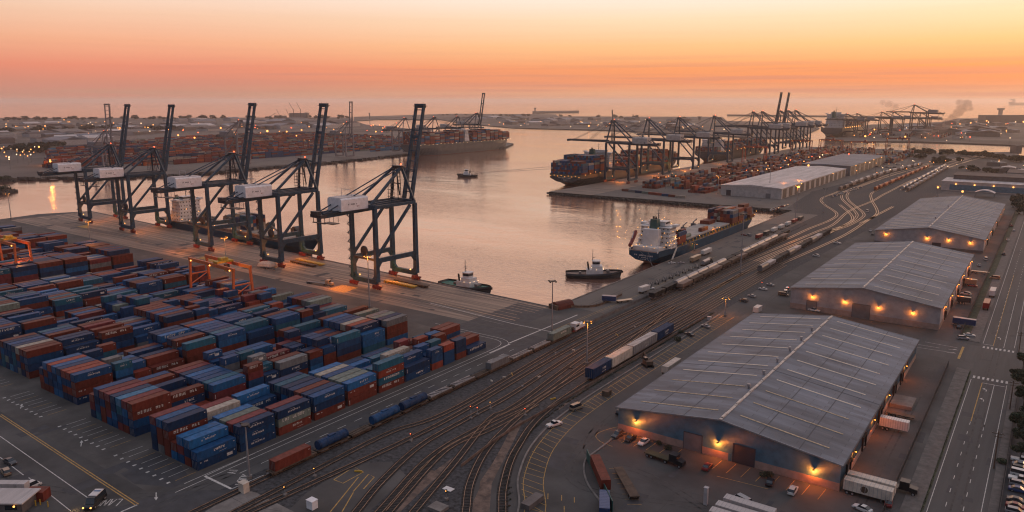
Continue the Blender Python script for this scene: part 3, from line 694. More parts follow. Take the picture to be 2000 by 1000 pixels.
w1 = warehouse('large blue metal warehouse with a broad grey roof, closest to the camera', -100.5, -36, 197, 324, 7.4, 11.6, M['bluewall'], M['brick'],
          lampXZ([(1243, 822), (1403, 864), (1590, 917)], 197), [(GY(1353, 870, 197)[0], 5.4, 5.2, 'shutter'), (GY(1452, 900, 197)[0], 6.0, 5.4, 'shutter_dark')], 11, 6, 0,
          (212, 238, 262, 296), (206, 226, 250, 276, 290))
for k in range(2):   # small personnel door on the blue gable
    if k == 0:
        xx = GY(1425, 905, 197)[0] + 100.5; d_ = MB().box(xx - .5, xx + .5, -.14, .03, 0, 2.3).build('door', mat('door_blue', (.06, .16, .22), .5), w1); MB().box(xx + .3, xx + .38, -.19, -.14, 1.0, 1.15).build('handle', M['galv'], d_)
w2 = warehouse('pale grey warehouse behind the blue one, roller door between its four lamps', -98, -33.5, 372, 516, 10, 14.5, M['greywall'], M['brick'],
          lampXZ([(1587, 578), (1651, 588), (1716, 599), (1783, 609)], 372), [(GY(1585, 598, 372)[0], 4.5, 4.8, 'shutter'), (GY(1681, 612, 372)[0], 7.4, 6.6, 'shutter')], 10, 0, 0,
          (385, 410, 437, 462, 490, 506), (392, 416, 443, 470, 498), basez=2.6)
w3 = warehouse('long grey warehouse with close rows of pale roof lights, third from the camera', -99, -32.5, 584, 800, 9, 14, M['greywall'], M['darkwall'],
          lampXZ([(1731, 456), (1811, 464), (1853, 468), (1896, 473)], 584), [(-60, 5, 4, 'shutter_dark')], 22, 2, 1, (600, 640, 690, 740, 780), (615, 665, 715), basez=1.6)
# low warehouses on the middle pier
def flat_shed(label, x0, x1, y0, y1, h, rise, nd=0, side=1, lamps=0, wallm='whitewall', roofm='whiteroof'):
    W_ = thing('shed', label, 'warehouse', (x0, y0, 0)); w, d = x1 - x0, y1 - y0
    MB().box(0, w, 0, d, 0, h).build('wall', M[wallm], W_)
    o = MB(); o.loft([[(-.6, -.6, h + .01), (w + .6, -.6, h + .01), (w + .6, -.6, h + .4), (w / 2, -.6, h + rise), (-.6, -.6, h + .4)], [(-.6, d + .6, h + .01), (w + .6, d + .6, h + .01), (w + .6, d + .6, h + .4), (w / 2, d + .6, h + rise), (-.6, d + .6, h + .4)]]); o.build('roof', M[roofm], W_)
    for k in range(nd):
        y = d * (k + .5) / nd; MB().box(w - .02, w + .12, y - d / nd * .3, y + d / nd * .3, .3, h - 1).build('dock_door', M['shutter_dark'], W_)
    for k in range(lamps):
        y = d * (k + .5) / lamps; l = MB().ball((w + .4, y, h - .6), .55).build('wall_lamp', M['lamp_yel'], W_)
    return W_
s = flat_shed('long white-roofed shed on the middle pier with a row of loading doors', -289, -225, 790, 1075, 10.5, 2.4, 13, 1, 2)
MB().box(6, 11, -.15, .02, 0, 6).build('roller_door', M['shutter_dark'], s); MB().box(48, 53, -.15, .02, 0, 5).build('roller_door', M['shutter'], s)
flat_shed('grey-roofed shed directly behind the white-roofed pier shed', -286, -222, 1088, 1330, 13, 1.5, 8, 1, 4, 'shutter', 'roof')
flat_shed('small dark open-sided shed beside the far container stacks', *[*(G(1670, 318)[0], G(1698, 318)[0])], *(G(1670, 318)[1], G(1670, 318)[1] + 50), 9, 1.2, 0, 1, 1, 'darkwall', 'darkroof')
# buildings right of the far rail yard
b1 = thing('depot_building', 'long low industrial building with a pale front roof beyond the third warehouse', 'building', (*G(1838, 371), 0))
wd_ = 95
MB().box(0, wd_, 0, 48, 0, 10).build('wall', M['whitewall'], b1); MB().box(8, wd_ - 2, -.2, .02, 1, 7).build('dark_facade', M['bluewall'], b1)
MB().box(-.6, wd_ + .6, -.6, 49, 10, 10.5).build('roof', M['whiteroof'], b1); MB().box(8, wd_ - 8, 30, 75, 10.5, 15).build('upper_storey', M['darkwall'], b1); MB().box(7, wd_ - 7, 29, 76, 15, 15.5).build('upper_roof', M['darkroof'], b1)
for k in range(5): MB().ball((14 + k * 18, -1.2, 7.6), .8).build('wall_lamp', M['lamp_far' if k != 1 else 'lamp_yel'], b1)
b2 = thing('depot_building', 'dark flat-roofed building along the far end of the street', 'building', (*G(1976, 352), 0)); MB().box(-6, 60, 0, 60, 0, 9).build('wall', M['whitewall'], b2); MB().box(-6.5, 60.5, -.5, 60.5, 9, 9.5).build('roof', M['darkroof'], b2)
sh_ = thing('canopy_shed', 'small round-topped shelter in the yard behind the third warehouse', 'shelter', (*G(1922, 386), 0))
o = MB(); rs = []
for y in (0, 14): rs.append([(-9 + 18 * (k / 8), y, 5 + 2.6 * sin(pi * k / 8)) for k in range(9)] + [(9 - 18 * (k / 8), y, 4.8 + 2.6 * sin(pi * k / 8)) for k in range(9)])
o.loft(rs); o.build('roof', M['whiteroof'], sh_)
for x in (-8.5, 8.5):
    for y in (.5, 13.5): MB().box(x - .2, x + .2, y - .2, y + .2, 0, 5).build('post', M['steel'], sh_)
# concrete wall curving beside the red container, yard fences
def fence(pts, h, label, m_='steel', cat='fence', step=3.0, solid=False):
    c = spline(pts, step); root = thing('fence', label, cat)
    o = MB()
    if solid: o.ring(c, .22, h, 0)
    else:
        o.ring(c, .05, .05, h - .1)
        for i in range(len(c) - 1):
            a, b = c[i], c[i + 1]; o.add([(*a, .1), (*b, .1), (*b, h * .62), (*a, h * .62)], [(0, 1, 2, 3)])
    o.build('fence_panel', M[m_], root)
    for i, p in list(enumerate(c))[::max(1, len(c) // 90)]:
        if not solid: MB().tube((*p, 0), (*p, h + .1), .06, .06, 6).build('post', M['steel'], root)
    return root
fence(gp((1196, 1000), (1172, 950), (1150, 905), (1146, 896)), 3, 'dark blue-green solid fence curving beside the rust red trailer', 'funnel', 'fence', 2, True)
fence([(-24.4, 118), (-24.4, 322)], 2.6, 'long dark chain-link fence between the blue warehouse yard and the street', 'black')
fence([(-24.6, 366), (-24.6, 860)], 2.6, 'long dark chain-link fence between the grey warehouse yards and the street', 'black')
fence([(-1.2, 90), (-1.2, 300)], 2.2, 'fence along the pavement beside the car lot', 'black')
fence(gp((1120, 648), (1200, 612), (1290, 570), (1330, 548)), 2.4, 'wire fence between the quay road and the rail tracks', 'steel')
fence([(-186, 309), (-176, 318), (-176, 345)], 2.0, 'low fence round the small plot at the water corner', 'rustrail')
fence([(-124.6, 150), (-127, 175), (-126.4, 207), (-125.4, 330)], .9, 'low brown timber retaining wall beside the outermost curved track', 'dirt', 'low wall', 3, True)

# ------------------------------------------------------------------ shipping containers
CW, CH, PIT = 3.02, 2.62, 3.38
CNAME = {'navy': 'navy blue', 'blue': 'dark blue', 'mid_blue': 'bright blue', 'teal': 'teal', 'brown': 'brown', 'maroon': 'maroon', 'red': 'red', 'orange': 'orange', 'grey': 'grey', 'beige': 'beige', 'sage': 'pale green', 'light_blue': 'light blue'}
CPOOL = {}
def cont_mesh(col, L, mark):
    key = (col, L, mark)
    if key in CPOOL: return CPOOL[key]
    o = MB(); h = CH - .03; w = CW / 2; i = .05
    o.box(-w + i, w - i, i, L - i, .08, h - .05, 0)
    for x in (-w, w - .16):
        for y in (0, L - .16): o.box(x, x + .16, y, y + .16, 0, h, 0)
        o.box(x, x + .16, .16, L - .16, h - .14, h - .02, 0); o.box(x, x + .16, .16, L - .16, .02, .16, 0)
    for y in (0, L - .14): o.box(-w + .16, w - .16, y, y + .14, h - .14, h - .02, 0); o.box(-w + .16, w - .16, y, y + .14, .02, .16, 0)
    n = 22 if L > 8 else 11                       # pressed side ribs
    for k in range(n):
        y = .3 + (L - .6) * (k + .5) / n
        o.box(w - i, w - .015, y - .12, y + .12, .2, h - .2, 0)
    R = random.Random(hash(key) % 1000 if False else sum(map(ord, col)) * 7 + mark * 31 + int(L))
    if mark == 1:
        scribble(o, (w + .004, L * .30, h * .42), (0, 1, 0), (0, 0, 1), L * .38, .55, 8, R.random(), 1)
        scribble(o, (w + .004, L * .36, h * .74), (0, 1, 0), (0, 0, 1), L * .16, .16, 3, R.random(), 1)
    elif mark == 2:
        o.add([(w + .004, .42, .5), (w + .004, .62, .5), (w + .004, .62, 1.9), (w + .004, .42, 1.9)], [(0, 1, 2, 3)], 1)
    elif mark == 3:
        scribble(o, (w + .004, L * .42, h * .5), (0, 1, 0), (0, 0, 1), L * .3, .8, 5, R.random(), 1)
        o.add([(w + .004, L * .55, .5), (w + .004, L * .75, .62), (w + .004, L * .75, .70), (w + .004, L * .55, .58)], [(0, 1, 2, 3)], 1)
    elif mark == 4: scribble(o, (w + .004, L * .12, h * .55), (0, 1, 0), (0, 0, 1), L * .7, 1.0, 9, R.random(), 1)
    elif mark == 5:
        scribble(o, (w + .004, .8, h * .66), (0, 1, 0), (0, 0, 1), 2.4, .45, 4, R.random(), 1); o.add([(w + .004, L - 3.2, .8), (w + .004, L - 1.4, .8), (w + .004, L - 1.4, 1.7), (w + .004, L - 3.2, 1.7)], [(0, 1, 2, 3)], 1)
    o.add([(w + .004, L - .9, h * .7), (w + .004, L - .5, h * .7), (w + .004, L - .5, h * .78), (w + .004, L - .9, h * .78)], [(0, 1, 2, 3)], 1)
    me = o.mesh('container_body', [M['c_' + col], M['white_paint']])
    d = MB()
    for s_ in (-1, 1):
        d.box(min(0, s_ * (w - .18)) + (.01 if s_ > 0 else 0), max(0, s_ * (w - .18)) - (.01 if s_ < 0 else 0), -.03, .03, .18, h - .16, 0)
        for x in (.35, 1.0): d.box(s_ * x - .03, s_ * x + .03, -.07, -.03, .2, h - .2, 1)
    CPOOL[key] = (me, d.mesh('container_door', [M['c_' + col], M['galv']])); return CPOOL[key]
COLS = list(CC); CIDX = {c: i for i, c in enumerate(COLS)}
STUFF = MB()
def stuff(x, y, z, col, L=12.2, along='Y', w=2.44, h=CH):
    if along == 'Y': STUFF.box(x - w / 2, x + w / 2, y, y + L, z, z + h - .04, CIDX[col])
    else: STUFF.box(x, x + L, y - w / 2, y + w / 2, z, z + h - .04, CIDX[col])
def pick(R, mode):
    t = R.random()
    if mode == 'near':
        for c, p in (('navy', .19), ('blue', .22), ('mid_blue', .10), ('teal', .06), ('brown', .25), ('maroon', .06), ('red', .04), ('grey', .03), ('beige', .015), ('sage', .02), ('light_blue', .015)):
            t -= p
            if t < 0: return c
        return 'orange'
    if mode == 'ship':
        for c, p in (('red', .26), ('maroon', .16), ('brown', .30), ('orange', .03), ('navy', .10), ('blue', .07), ('grey', .06)):
            t -= p
            if t < 0: return c
        return 'beige'
    if mode == 'quay':
        for c, p in (('navy', .14), ('blue', .16), ('mid_blue', .04), ('teal', .04), ('brown', .36), ('maroon', .12), ('red', .08), ('grey', .03)):
            t -= p
            if t < 0: return c
        return 'beige'
    for c, p in (('red', .17), ('maroon', .17), ('brown', .24), ('orange', .03), ('blue', .10), ('navy', .09), ('grey', .08), ('beige', .04), ('light_blue', .02)):
        t -= p
        if t < 0: return c
    return 'sage'
R = random.Random(77)
SP = 13.5
R1H = [([2, 3, 3, 2, 4, 4, 4], 106.3, 12.2), ([3, 3, 3, 3, 2, 3, 3], 119.8, 12.2), ([3, 3, 2, 1, 1, 2, 3], 133.3, 12.2), ([3, 3, 3, 3, 3, 3, 3], 147, 12.7), ([3, 3, 3, 3, 3, 3, 2], 161.2, 13),
       ([4, 3, 1, 2, 1, 2, 2], 175.4, 12.5), ([2, 3, 1, 3, 1, 2, 2], 189, 12.8), ([3, 2, 3, 2, 2, 3, 1], 203, 6.1), ([3, 2, 3, 2, 3, 1, 2], 210, 6.1), ([3, 1, 2, 3, 3, 2, 2], 217.3, 6.1), ([1, 2, 2, 1, 3, 3, 2], 224.6, 11.6)]
ROWS = [(-182, R1H, 'row nearest the truck road')]
names = ['second row from the truck road', 'third row from the truck road', 'fourth row from the truck road', 'fifth row from the truck road', 'sixth row from the truck road', 'row just before the open aisle']
for i, (xf, n, y0, yend) in enumerate(((-217, 8, 107.5, 232), (-256.5, 8, 109.3, 236), (-296, 8, 111, 242), (-334.5, 8, 112.5, 243), (-373, 8, 114, 240), (-408, 7, 118, 238))):
    bays = []; y = y0; b = 0
    while y + 12 < yend:
        if R.random() < .16 and b > 0:
            for q in range(2): bays.append(([R.choice((2, 3, 3, 4)) for _ in range(n)], y, 6.0)); y += 6.55
        else:
            base = R.choice((3, 4, 4, 4)) if i < 3 else R.choice((2, 3, 3, 4))
            hs = [max(1, base - (R.random() < .22) - (R.random() < .08)) for _ in range(n)]
            if R.random() < .3: hs[0] = max(1, hs[0] - 1)
            if b == 0: hs = [4] * (n - 1) + [3]
            bays.append((hs, y, 12.3)); y += SP
        b += 1
    ROWS.append((xf, bays, names[i]))
qn = ['first row beyond the open aisle', 'second row beyond the open aisle', 'third row beyond the open aisle', 'fourth row beyond the open aisle', 'fifth row beyond the open aisle', 'sixth row beyond the open aisle', 'row farthest beyond the open aisle']
for i, (xf, n, y0, yend) in enumerate(((-454, 8, 142, 247), (-497, 7, 150, 246), (-530, 4, 150, 240), (-556, 6, 150, 247), (-586, 6, 160, 247), (-618, 6, 160, 240), (-652, 6, 170, 236))):
    bays = []; y = y0; b = 0
    while y + 12 < yend:
        base = R.choice((4, 4, 3)) if i == 0 else R.choice((2, 3, 3))
        bays.append(([max(1, base - (R.random() < .25)) for _ in range(n)], y, 12.3)); y += SP
    ROWS.append((xf, bays, qn[i]))
cand = []
for ri, (xf, bays, rn) in enumerate(ROWS):
    for bi, (hs, y, L) in enumerate(bays):
        near = bays[bi - 1][0] if bi else [0] * len(hs); far = bays[bi + 1][0] if bi + 1 < len(bays) else [0] * len(hs)
        for ci, h in enumerate(hs):
            for ti in range(h):
                x = xf - CW / 2 - ci * PIT; col = pick(R, 'near' if ri < 7 else 'quay'); mk_ = R.choice((0, 0, 0, 1, 1, 2, 3, 4, 5, 0)) if col in ('navy', 'blue', 'mid_blue', 'teal') else R.choice((0, 0, 0, 2, 5, 4, 0))
                exposed = ti == h - 1 or (ci == 0 or hs[ci - 1] <= ti) or (near[ci] <= ti)
                a = P(x, y + L / 2, ti * CH + 1.3)
                inframe = a[2] > 0 and -30 < a[0] < 2040 and -20 < a[1] < 1050
                top = ti == h - 1
                size = (1.0 if top else .0) + (.8 if (ci == 0 or hs[ci - 1] <= ti) else 0) + (.25 if near[ci] <= ti else 0)
                cand.append([exposed and inframe, size * L / (a[2] ** 2) if exposed and inframe else 0, ri, bi, ci, ti, h, x, y, L, col, mk_, rn])
OVER = {(0, 0, 0, 1): 'blue', (0, 0, 0, 0): 'navy', (0, 0, 1, 2): 'mid_blue', (0, 0, 2, 2): 'mid_blue', (0, 0, 4, 3): 'navy', (0, 0, 5, 3): 'mid_blue', (0, 0, 6, 3): 'maroon', (0, 1, 0, 2): 'navy', (0, 1, 0, 1): 'blue', (0, 1, 0, 0): 'navy',
        (0, 1, 1, 2): 'maroon', (0, 1, 2, 2): 'sage', (0, 1, 3, 2): 'mid_blue', (0, 1, 5, 2): 'beige', (0, 1, 6, 2): 'maroon', (0, 2, 0, 2): 'navy', (0, 2, 0, 1): 'sage', (0, 2, 0, 0): 'brown', (0, 2, 1, 2): 'maroon',
        (0, 3, 0, 2): 'blue', (0, 3, 0, 1): 'navy', (0, 3, 0, 0): 'brown', (0, 3, 1, 2): 'navy', (0, 4, 0, 2): 'mid_blue', (0, 4, 0, 1): 'brown', (0, 4, 0, 0): 'brown', (0, 4, 1, 2): 'sage', (0, 5, 0, 3): 'teal', (0, 5, 0, 2): 'red', (0, 5, 0, 1): 'teal', (0, 5, 0, 0): 'brown',
        (0, 6, 0, 1): 'navy', (0, 6, 0, 0): 'blue', (0, 7, 0, 2): 'blue', (0, 7, 0, 1): 'blue', (0, 7, 0, 0): 'red', (0, 8, 0, 2): 'red', (0, 8, 0, 1): 'blue', (0, 8, 0, 0): 'blue', (0, 9, 0, 2): 'navy', (0, 9, 0, 1): 'navy', (0, 9, 0, 0): 'brown',
        (1, 0, 0, 3): 'brown', (1, 0, 0, 2): 'brown', (1, 0, 0, 1): 'blue', (1, 0, 0, 0): 'navy', (1, 0, 1, 3): 'maroon', (1, 0, 2, 3): 'light_blue', (1, 0, 3, 3): 'navy', (1, 0, 4, 3): 'maroon', (1, 0, 5, 3): 'maroon', (1, 0, 6, 3): 'blue',
        (2, 0, 0, 3): 'blue', (2, 0, 0, 2): 'brown', (2, 0, 0, 1): 'brown', (2, 0, 0, 0): 'navy', (2, 0, 1, 3): 'red', (2, 0, 2, 3): 'red', (2, 0, 3, 3): 'navy', (2, 0, 4, 3): 'mid_blue', (2, 0, 5, 3): 'red', (2, 0, 6, 3): 'mid_blue'}
MARKS = {(0, 1, 0, 2): 1, (0, 1, 0, 1): 1, (0, 1, 0, 0): 1, (0, 0, 1, 2): 1, (2, 0, 0, 3): 1, (0, 3, 0, 2): 1, (0, 4, 0, 2): 3, (0, 7, 0, 2): 1, (0, 7, 0, 1): 1, (0, 8, 0, 1): 1, (0, 8, 0, 0): 1, (0, 6, 0, 0): 3, (1, 1, 0, 3): 1, (2, 1, 0, 3): 1}
for c in cand:
    k = tuple(c[2:6])
    if k in OVER: c[10] = OVER[k]
    if k in MARKS: c[11] = MARKS[k]
cand.sort(key=lambda c: -c[1])
NEARN = 296
for i, (vis, sz, ri, bi, ci, ti, h, x, y, L, col, mk_, rn) in enumerate(cand):
    if i < NEARN and vis:
        me, dm = cont_mesh(col, L, mk_)
        o = put('shipping_container', me, None, (x, y, ti * CH))
        tn = 'ground tier' if ti == 0 else ('top tier' if ti == h - 1 else ('second tier' if ti == 1 else 'third tier'))
        tag(o, '%s container, %s, %s column, %s bay, %s' % (CNAME[col], tn, ORD[ci], ORD[bi], rn), 'container', 'shipping containers stacked in the near yard')
        put('door', dm, o, (0, 0, 0))
    else: stuff(x, y, ti * CH, col, L, w=CW)

# middle pier yard and the far terminal (they join the mass of the rest)
R = random.Random(3)
for x0, n, ya, yb in ((-385, 6, 800, 1640), (-355, 6, 815, 1640), (-325, 7, 790, 1640), (-300, 3, 1090, 1640), (-262, 5, 1340, 1600), (-225, 5, 1350, 1560)):
    y = ya
    while y < yb:
        if R.random() < .13: y += 14; continue
        for c in range(n):
            h = R.choice((1, 2, 2, 3, 3, 4))
            for t in range(h): stuff(x0 + c * 2.9, y, t * CH, pick(R, 'far'), 12.2)
        y += 13.6 if R.random() < .8 else 24
for k in range(9): stuff(G(1215 + k * 13, 373 + k * 1.6)[0], G(1215 + k * 13, 373 + k * 1.6)[1], 0, pick(R, 'far'), 11, 'X')
def inpoly(p, poly):
    r = False; n = len(poly)
    for i in range(n):
        a, b = poly[i], poly[(i + 1) % n]
        if (a[1] > p[1]) != (b[1] > p[1]) and p[0] < (b[0] - a[0]) * (p[1] - a[1]) / (b[1] - a[1]) + a[0]: r = not r
    return r
yardB = gp((82, 330), (330, 322), (500, 312), (640, 302), (780, 292), (780, 272), (700, 268), (560, 263), (330, 274), (90, 296))
xs = [p[0] for p in yardB]; ys = [p[1] for p in yardB]
x = min(xs)
while x < max(xs):
    if R.random() < .10: x += 16; continue
    y = min(ys)
    run = 0
    while y < max(ys):
        if run <= 0: run = R.randint(3, 9); hh = R.choice((1, 2, 3, 3, 4, 4)); cc = pick(R, 'far')
        run -= 1
        if inpoly((x, y), yardB) and R.random() < .86:
            for t in range(max(1, hh - (R.random() < .4))):
                stuff(x, y, t * CH - .28, cc if R.random() < .55 else pick(R, 'far'), 12.2, 'Y', 2.6)
        y += 13.2
    x += 3.1 if R.random() < .82 else 15
yardD = gp((1660, 268), (1760, 270), (1880, 272), (1880, 252), (1700, 252))
xs = [p[0] for p in yardD]; ys = [p[1] for p in yardD]; x = min(xs)
while x < max(xs):
    y = min(ys)
    while y < max(ys):
        if inpoly((x, y), yardD) and R.random() < .5:
            for t in range(R.randint(1, 4)): stuff(x, y, t * CH, pick(R, 'far'), 12.2, 'Y', 2.6)
        y += 13.2
    x += 9 if R.random() < .7 else 40

# ------------------------------------------------------------------ ship-to-shore cranes.  local x along the quay, +y towards the water, sea rail at y = 0
GA = 29.0
def sts(label, loc, rz, up=True, steel='crane_navy', house='house_white', scale=1.0, apexz=63.5, detail=True, group='ship-to-shore cranes', boomang=77.5, lamps=True, boomlen=52):
    r = thing('gantry_crane', label, 'crane', loc, rz, group); r.scale = (scale,) * 3
    m_ = M[steel]; W8 = 9.6
    for y in (0, -GA):
        for x in (-W8, W8):
            o = MB(); o.beam((x, y, 4), (x, y, 15), 2.4, 2.6, w2=2.0, h2=2.2); o.beam((x, y, 15), (x, y, 44), 2.0, 2.2, w2=1.8, h2=2.0); lg_ = o.build('leg', m_, r)
            if detail:
                b = MB()
                for k in (-2.6, -.9, .9, 2.6): b.tube((x - .5 + k, y - .5, .55), (x - .5 + k, y + .5, .55), .55, .55, 10, 0); b.box(x - .9 + k, x + .0 + k, y - .7, y + .7, .9, 1.5, 0)
                b.beam((x - 3.4, y, 1.9), (x + 3.4, y, 1.9), 1.1, .8, 0); b.box(x - .6, x + .6, y - .7, y + .7, 2.2, 3.1, 0)
                b.build('bogie', M['red_steel'], lg_)
    for y in (0, -GA):
        o = MB(); o.beam((-W8, y, 4.0), (W8, y, 4.0), 1.8, 2.5)
        for s_ in (-1, 1): o.beam((s_ * (W8 - .6), y, 7.5), (s_ * (W8 - 3.5), y, 4.3), 1.2, 1.2)
        o.build('sill_beam', m_, r)
        o = MB(); o.beam((-W8, y, 44.4), (W8, y, 44.4), 1.7, 2.6); o.build('cross_beam', m_, r)
    for x in (-W8, W8):
        o = MB(); o.beam((x, 0, 15.6), (x, -GA, 15.6), 1.5, 2.5)
        for y, s_ in ((0, -1), (-GA, 1)): o.beam((x, y + s_ * .6, 11.5), (x, y + s_ * 3.4, 15.2), 1.1, 1.3)
        if detail:
            for k in range(9): o.tube((x, -2 - k * 3, 16.5), (x, -2 - k * 3, 17.6), .06, .06, 4)
            o.beam((x, -1.5, 17.6), (x, -GA + 1.5, 17.6), .07, .07)
        pb = o.build('portal_beam', m_, r)
        if detail and x > 0:
            p = MB(); p.box(x + .68, x + .72, -17.5, -7.5, 15.0, 16.4, 0); scribble(p, (x + .73, -17, 15.2), (0, 1, 0), (0, 0, 1), 9, 1.0, 11, 4, 1); p.build('name_board', [M['crane_white'], M['black']], pb)
        o = MB(); o.beam((x, -GA, 17.0), (x, -3.5, 43.2), 1.25, 1.35); o.build('brace', m_, r)
        o = MB(); o.beam((x, 0, 44.4), (x, -GA, 44.4), 1.1, 1.6); o.build('top_beam', m_, r)
    back = -GA - 28
    for x in (-2.7, 2.7):
        o = MB(); o.beam((x, 4.0, 44.2), (x, back, 42.6), 1.4, 2.7); o.build('girder', m_, r)
    o = MB()
    for k in range(10): o.beam((-2.7, 2 - k * 6.1, 44.6 - k * .16), (2.7, 2 - k * 6.1, 44.6 - k * .16), .35, .5)
    for s_ in (-1, 1):
        o.beam((s_ * 4.2, 4, 45.9), (s_ * 4.2, back, 44.3), .12, .12); o.beam((s_ * 3.9, 3, 44.9), (s_ * 3.9, back, 43.3), 1.0, .1)
        for k in range(16): o.tube((s_ * 4.2, 3 - k * 3.7, 44.8 - k * .1), (s_ * 4.2, 3 - k * 3.7, 45.9 - k * .1), .05, .05, 4)
    o.build('walkway', M['crane_dark'], r)
    o = MB(); o.box(-4.5, 4.5, back - 2.5, back + 1.2, 41.60, 43.20); o.box(-2.6, 2.6, back - 3.6, back - 1, 43.20, 45.00); o.box(-5, 5, back - 1, back + .2, 38.60, 39.00)
    for x in (-4.6, 0, 4.6): o.beam((x, back - .5, 39.00), (x, back - .5, 41.60), .25, .25)
    for k in range(4): o.beam((-4 + k * 2.4, back + 6 + k, 38.20), (-4 + k * 2.4, back + 6 + k, 41.40), .18, .18)
    o.box(-4.6, 3.6, back + 5, back + 9.5, 37.40, 37.80); o.build('rear_platform', M['crane_dark'], r)
    # machinery house
    hy = -GA - 18.5
    o = MB(); o.loft([[(sx * 5.6 * f, y_, z_) for sx, z_, f in ((-1, 43.9, 1), (1, 43.9, 1), (1, 49.7, 1), (1, 50.5, .86), (-1, 50.5, .86), (-1, 49.7, 1))] for y_ in (hy, -GA - .8)]); hs_ = o.build('machinery_house', M[house], r)
    if detail:
        p = MB(); p.box(-4.7, 4.7, hy + .4, -GA - 1.3, 50.50, 50.72)
        p.beam((-4, hy + 8, 50.30), (-4, hy + 8, 54.40), .18, .18); p.beam((4, hy + 8, 50.30), (4, hy + 8, 54.40), .18, .18); p.beam((-4, hy + 8, 54.30), (4, hy + 8, 54.30), .2, .25); p.build('hoist_frame', M['crane_white'], hs_)
        p = MB(); scribble(p, (5.62, hy + 4.5, 46.70), (0, 1, 0), (0, 0, 1), 6.0, .9, 7, 9, 0); scribble(p, (5.62, hy + 10, 45.50), (0, 1, 0), (0, 0, 1), 1.8, .7, 3, 3, 1); p.build('emblem', [M['black'], M['red_steel']], hs_)
        p = MB(); p.box(-5.66, -5.59, hy + 2, hy + 3, 44.10, 46.30); p.build('door', M['steel'], hs_)
    o = MB(); o.box(-6, 6, hy - .5, -GA - .2, 43.40, 43.90); o.build('house_floor', M['crane_dark'], r)
    # A-frame
    az = apexz
    for x in (-1, 1):
        o = MB(); o.beam((x * W8 * .95, -.2, 45.6), (x * 3.0, -3.0, az), 1.25, 1.25); o.build('mast', m_, r)
        o = MB(); o.beam((x * 3.0, -3, az), (x * 6.5, -GA + .5, 45.6), 1.2, 1.2); o.build('back_strut', m_, r)
        o = MB(); o.beam((x * 2.6, -3.2, az), (x * 2.9, back + 1.5, 43.9), .5, .5); o.build('stay', m_, r)
    o = MB(); o.beam((-3.8, -3, az), (3.8, -3, az), 1.6, 1.4); o.box(-4.6, 4.6, -4.6, -1.2, az + .7, az + .85)
    for x in (-4.5, 0, 4.5): o.tube((x, -4.5, az + .8), (x, -4.5, az + 2.1), .06, .06, 4); o.tube((x, -1.3, az + .8), (x, -1.3, az + 2.1), .06, .06, 4)
    o.tube((-2, -3, az + .8), (-2, -3, az + 3.4), .08, .05, 4); o.beam((-3, -4, az - 9), (3, -4, az - 9), .5, .5)
    ap = o.build('apex_platform', M['crane_dark'], r)
    MB().ball((2.6, -3, az + 1.6), .42).build('beacon', M['lamp_red'], ap)
    if detail:
        o = MB()       # ladder tower in the mast
        for s_ in (-1, 1):
            for t in (-1, 1): o.beam((s_ * 1.1 - 3.8, t * 1.1 - 5, 46), (s_ * 1.1 - 3.8, t * 1.1 - 5, 55), .2, .2)
        for k in range(5): o.box(-5.3, -2.3, -6.6, -3.4, 46.8 + k * 2, 46.95 + k * 2)
        for x in (-1.2, 1.2): o.beam((x, -2.2, 46), (x, -2.8, az), .3, .3)
        for k in range(8): o.beam((-1.2, -2.4, 48 + k * 2), (1.2, -2.4, 48 + k * 2), .16, .16)
        o.build('access_ladder', M['crane_dark'], r)
    # boom
    o = MB(); bm_w = 3.0
    if up:
        ca_, sa_ = cos(radians(boomang)), sin(radians(boomang))
        def B(x, t, d=0): return (x, 4.2 + ca_ * t - sa_ * d * 0 + d * sa_, 46.2 + sa_ * t - ca_ * d)
    else:
        def B(x, t, d=0): return (x, 4.2 + t, 45.4 + d)
    for x in (-bm_w, bm_w):
        o.beam(B(x, -1), B(x, boomlen), 1.35, 2.3, 0, 1.0, 1.6)
    k = 0
    while k * 5.8 < boomlen - 2:
        o.beam(B(-bm_w, 3 + k * 5.8), B(bm_w, 3 + k * 5.8), .45, .5); k += 1
    o.beam(B(-bm_w - .6, boomlen - .3), B(bm_w + .6, boomlen - .3), 2.0, 2.4); o.beam(B(-bm_w, boomlen * .66), B(bm_w, boomlen * .66), 1.6, 1.6)
    bo = o.build('boom', m_, r)
    o = MB()
    for s_ in ((-1,) if up else (-1, 1)):
        for d in (-.5, .7): o.beam(B(s_ * (bm_w + 1.0), 1, d + .6), B(s_ * (bm_w + 1.0), boomlen - 2, d + .6), .16, .16)
        for k in range(int(boomlen / 2)): o.beam(B(s_ * (bm_w + 1.0), 1 + k * 2, .1), B(s_ * (bm_w + 1.0), 2.4 + k * 2, 1.3), .12, .12)
        for k in range(5): t = boomlen * (.2 + k * .17); o.beam(B(s_ * (bm_w + 1.6), t), B(s_ * bm_w, t), .9, .35)
    if up: o.beam(B(-bm_w - 1.4, boomlen - .4, 0), B(bm_w + 1.4, boomlen - .4, 0), 2.8, .3); o.tube(B(2, boomlen), B(2, boomlen + 2), .07, .05, 4); o.tube(B(-2.6, boomlen), B(-2.6, boomlen + 1.6), .07, .05, 4)
    o.build('boom_walkway', M['crane_dark'], bo)
    o = MB()
    if up:
        for x in (-1, 1): o.beam((x * 2.8, -2.5, az), B(x * 2.4, 15), .5, .5); o.beam((x * 3.2, -1.5, az), (x * 5.0, 2.5, 47), .55, .55)
    else:
        for x in (-1, 1):
            o.beam((x * 3, -3, az), B(x * 2.5, boomlen * .44, 1), .3, .3); o.beam((x * 3, -3, az), B(x * 2.5, boomlen * .85, 1), .3, .3)
    o.build('fore_stay', m_, bo)
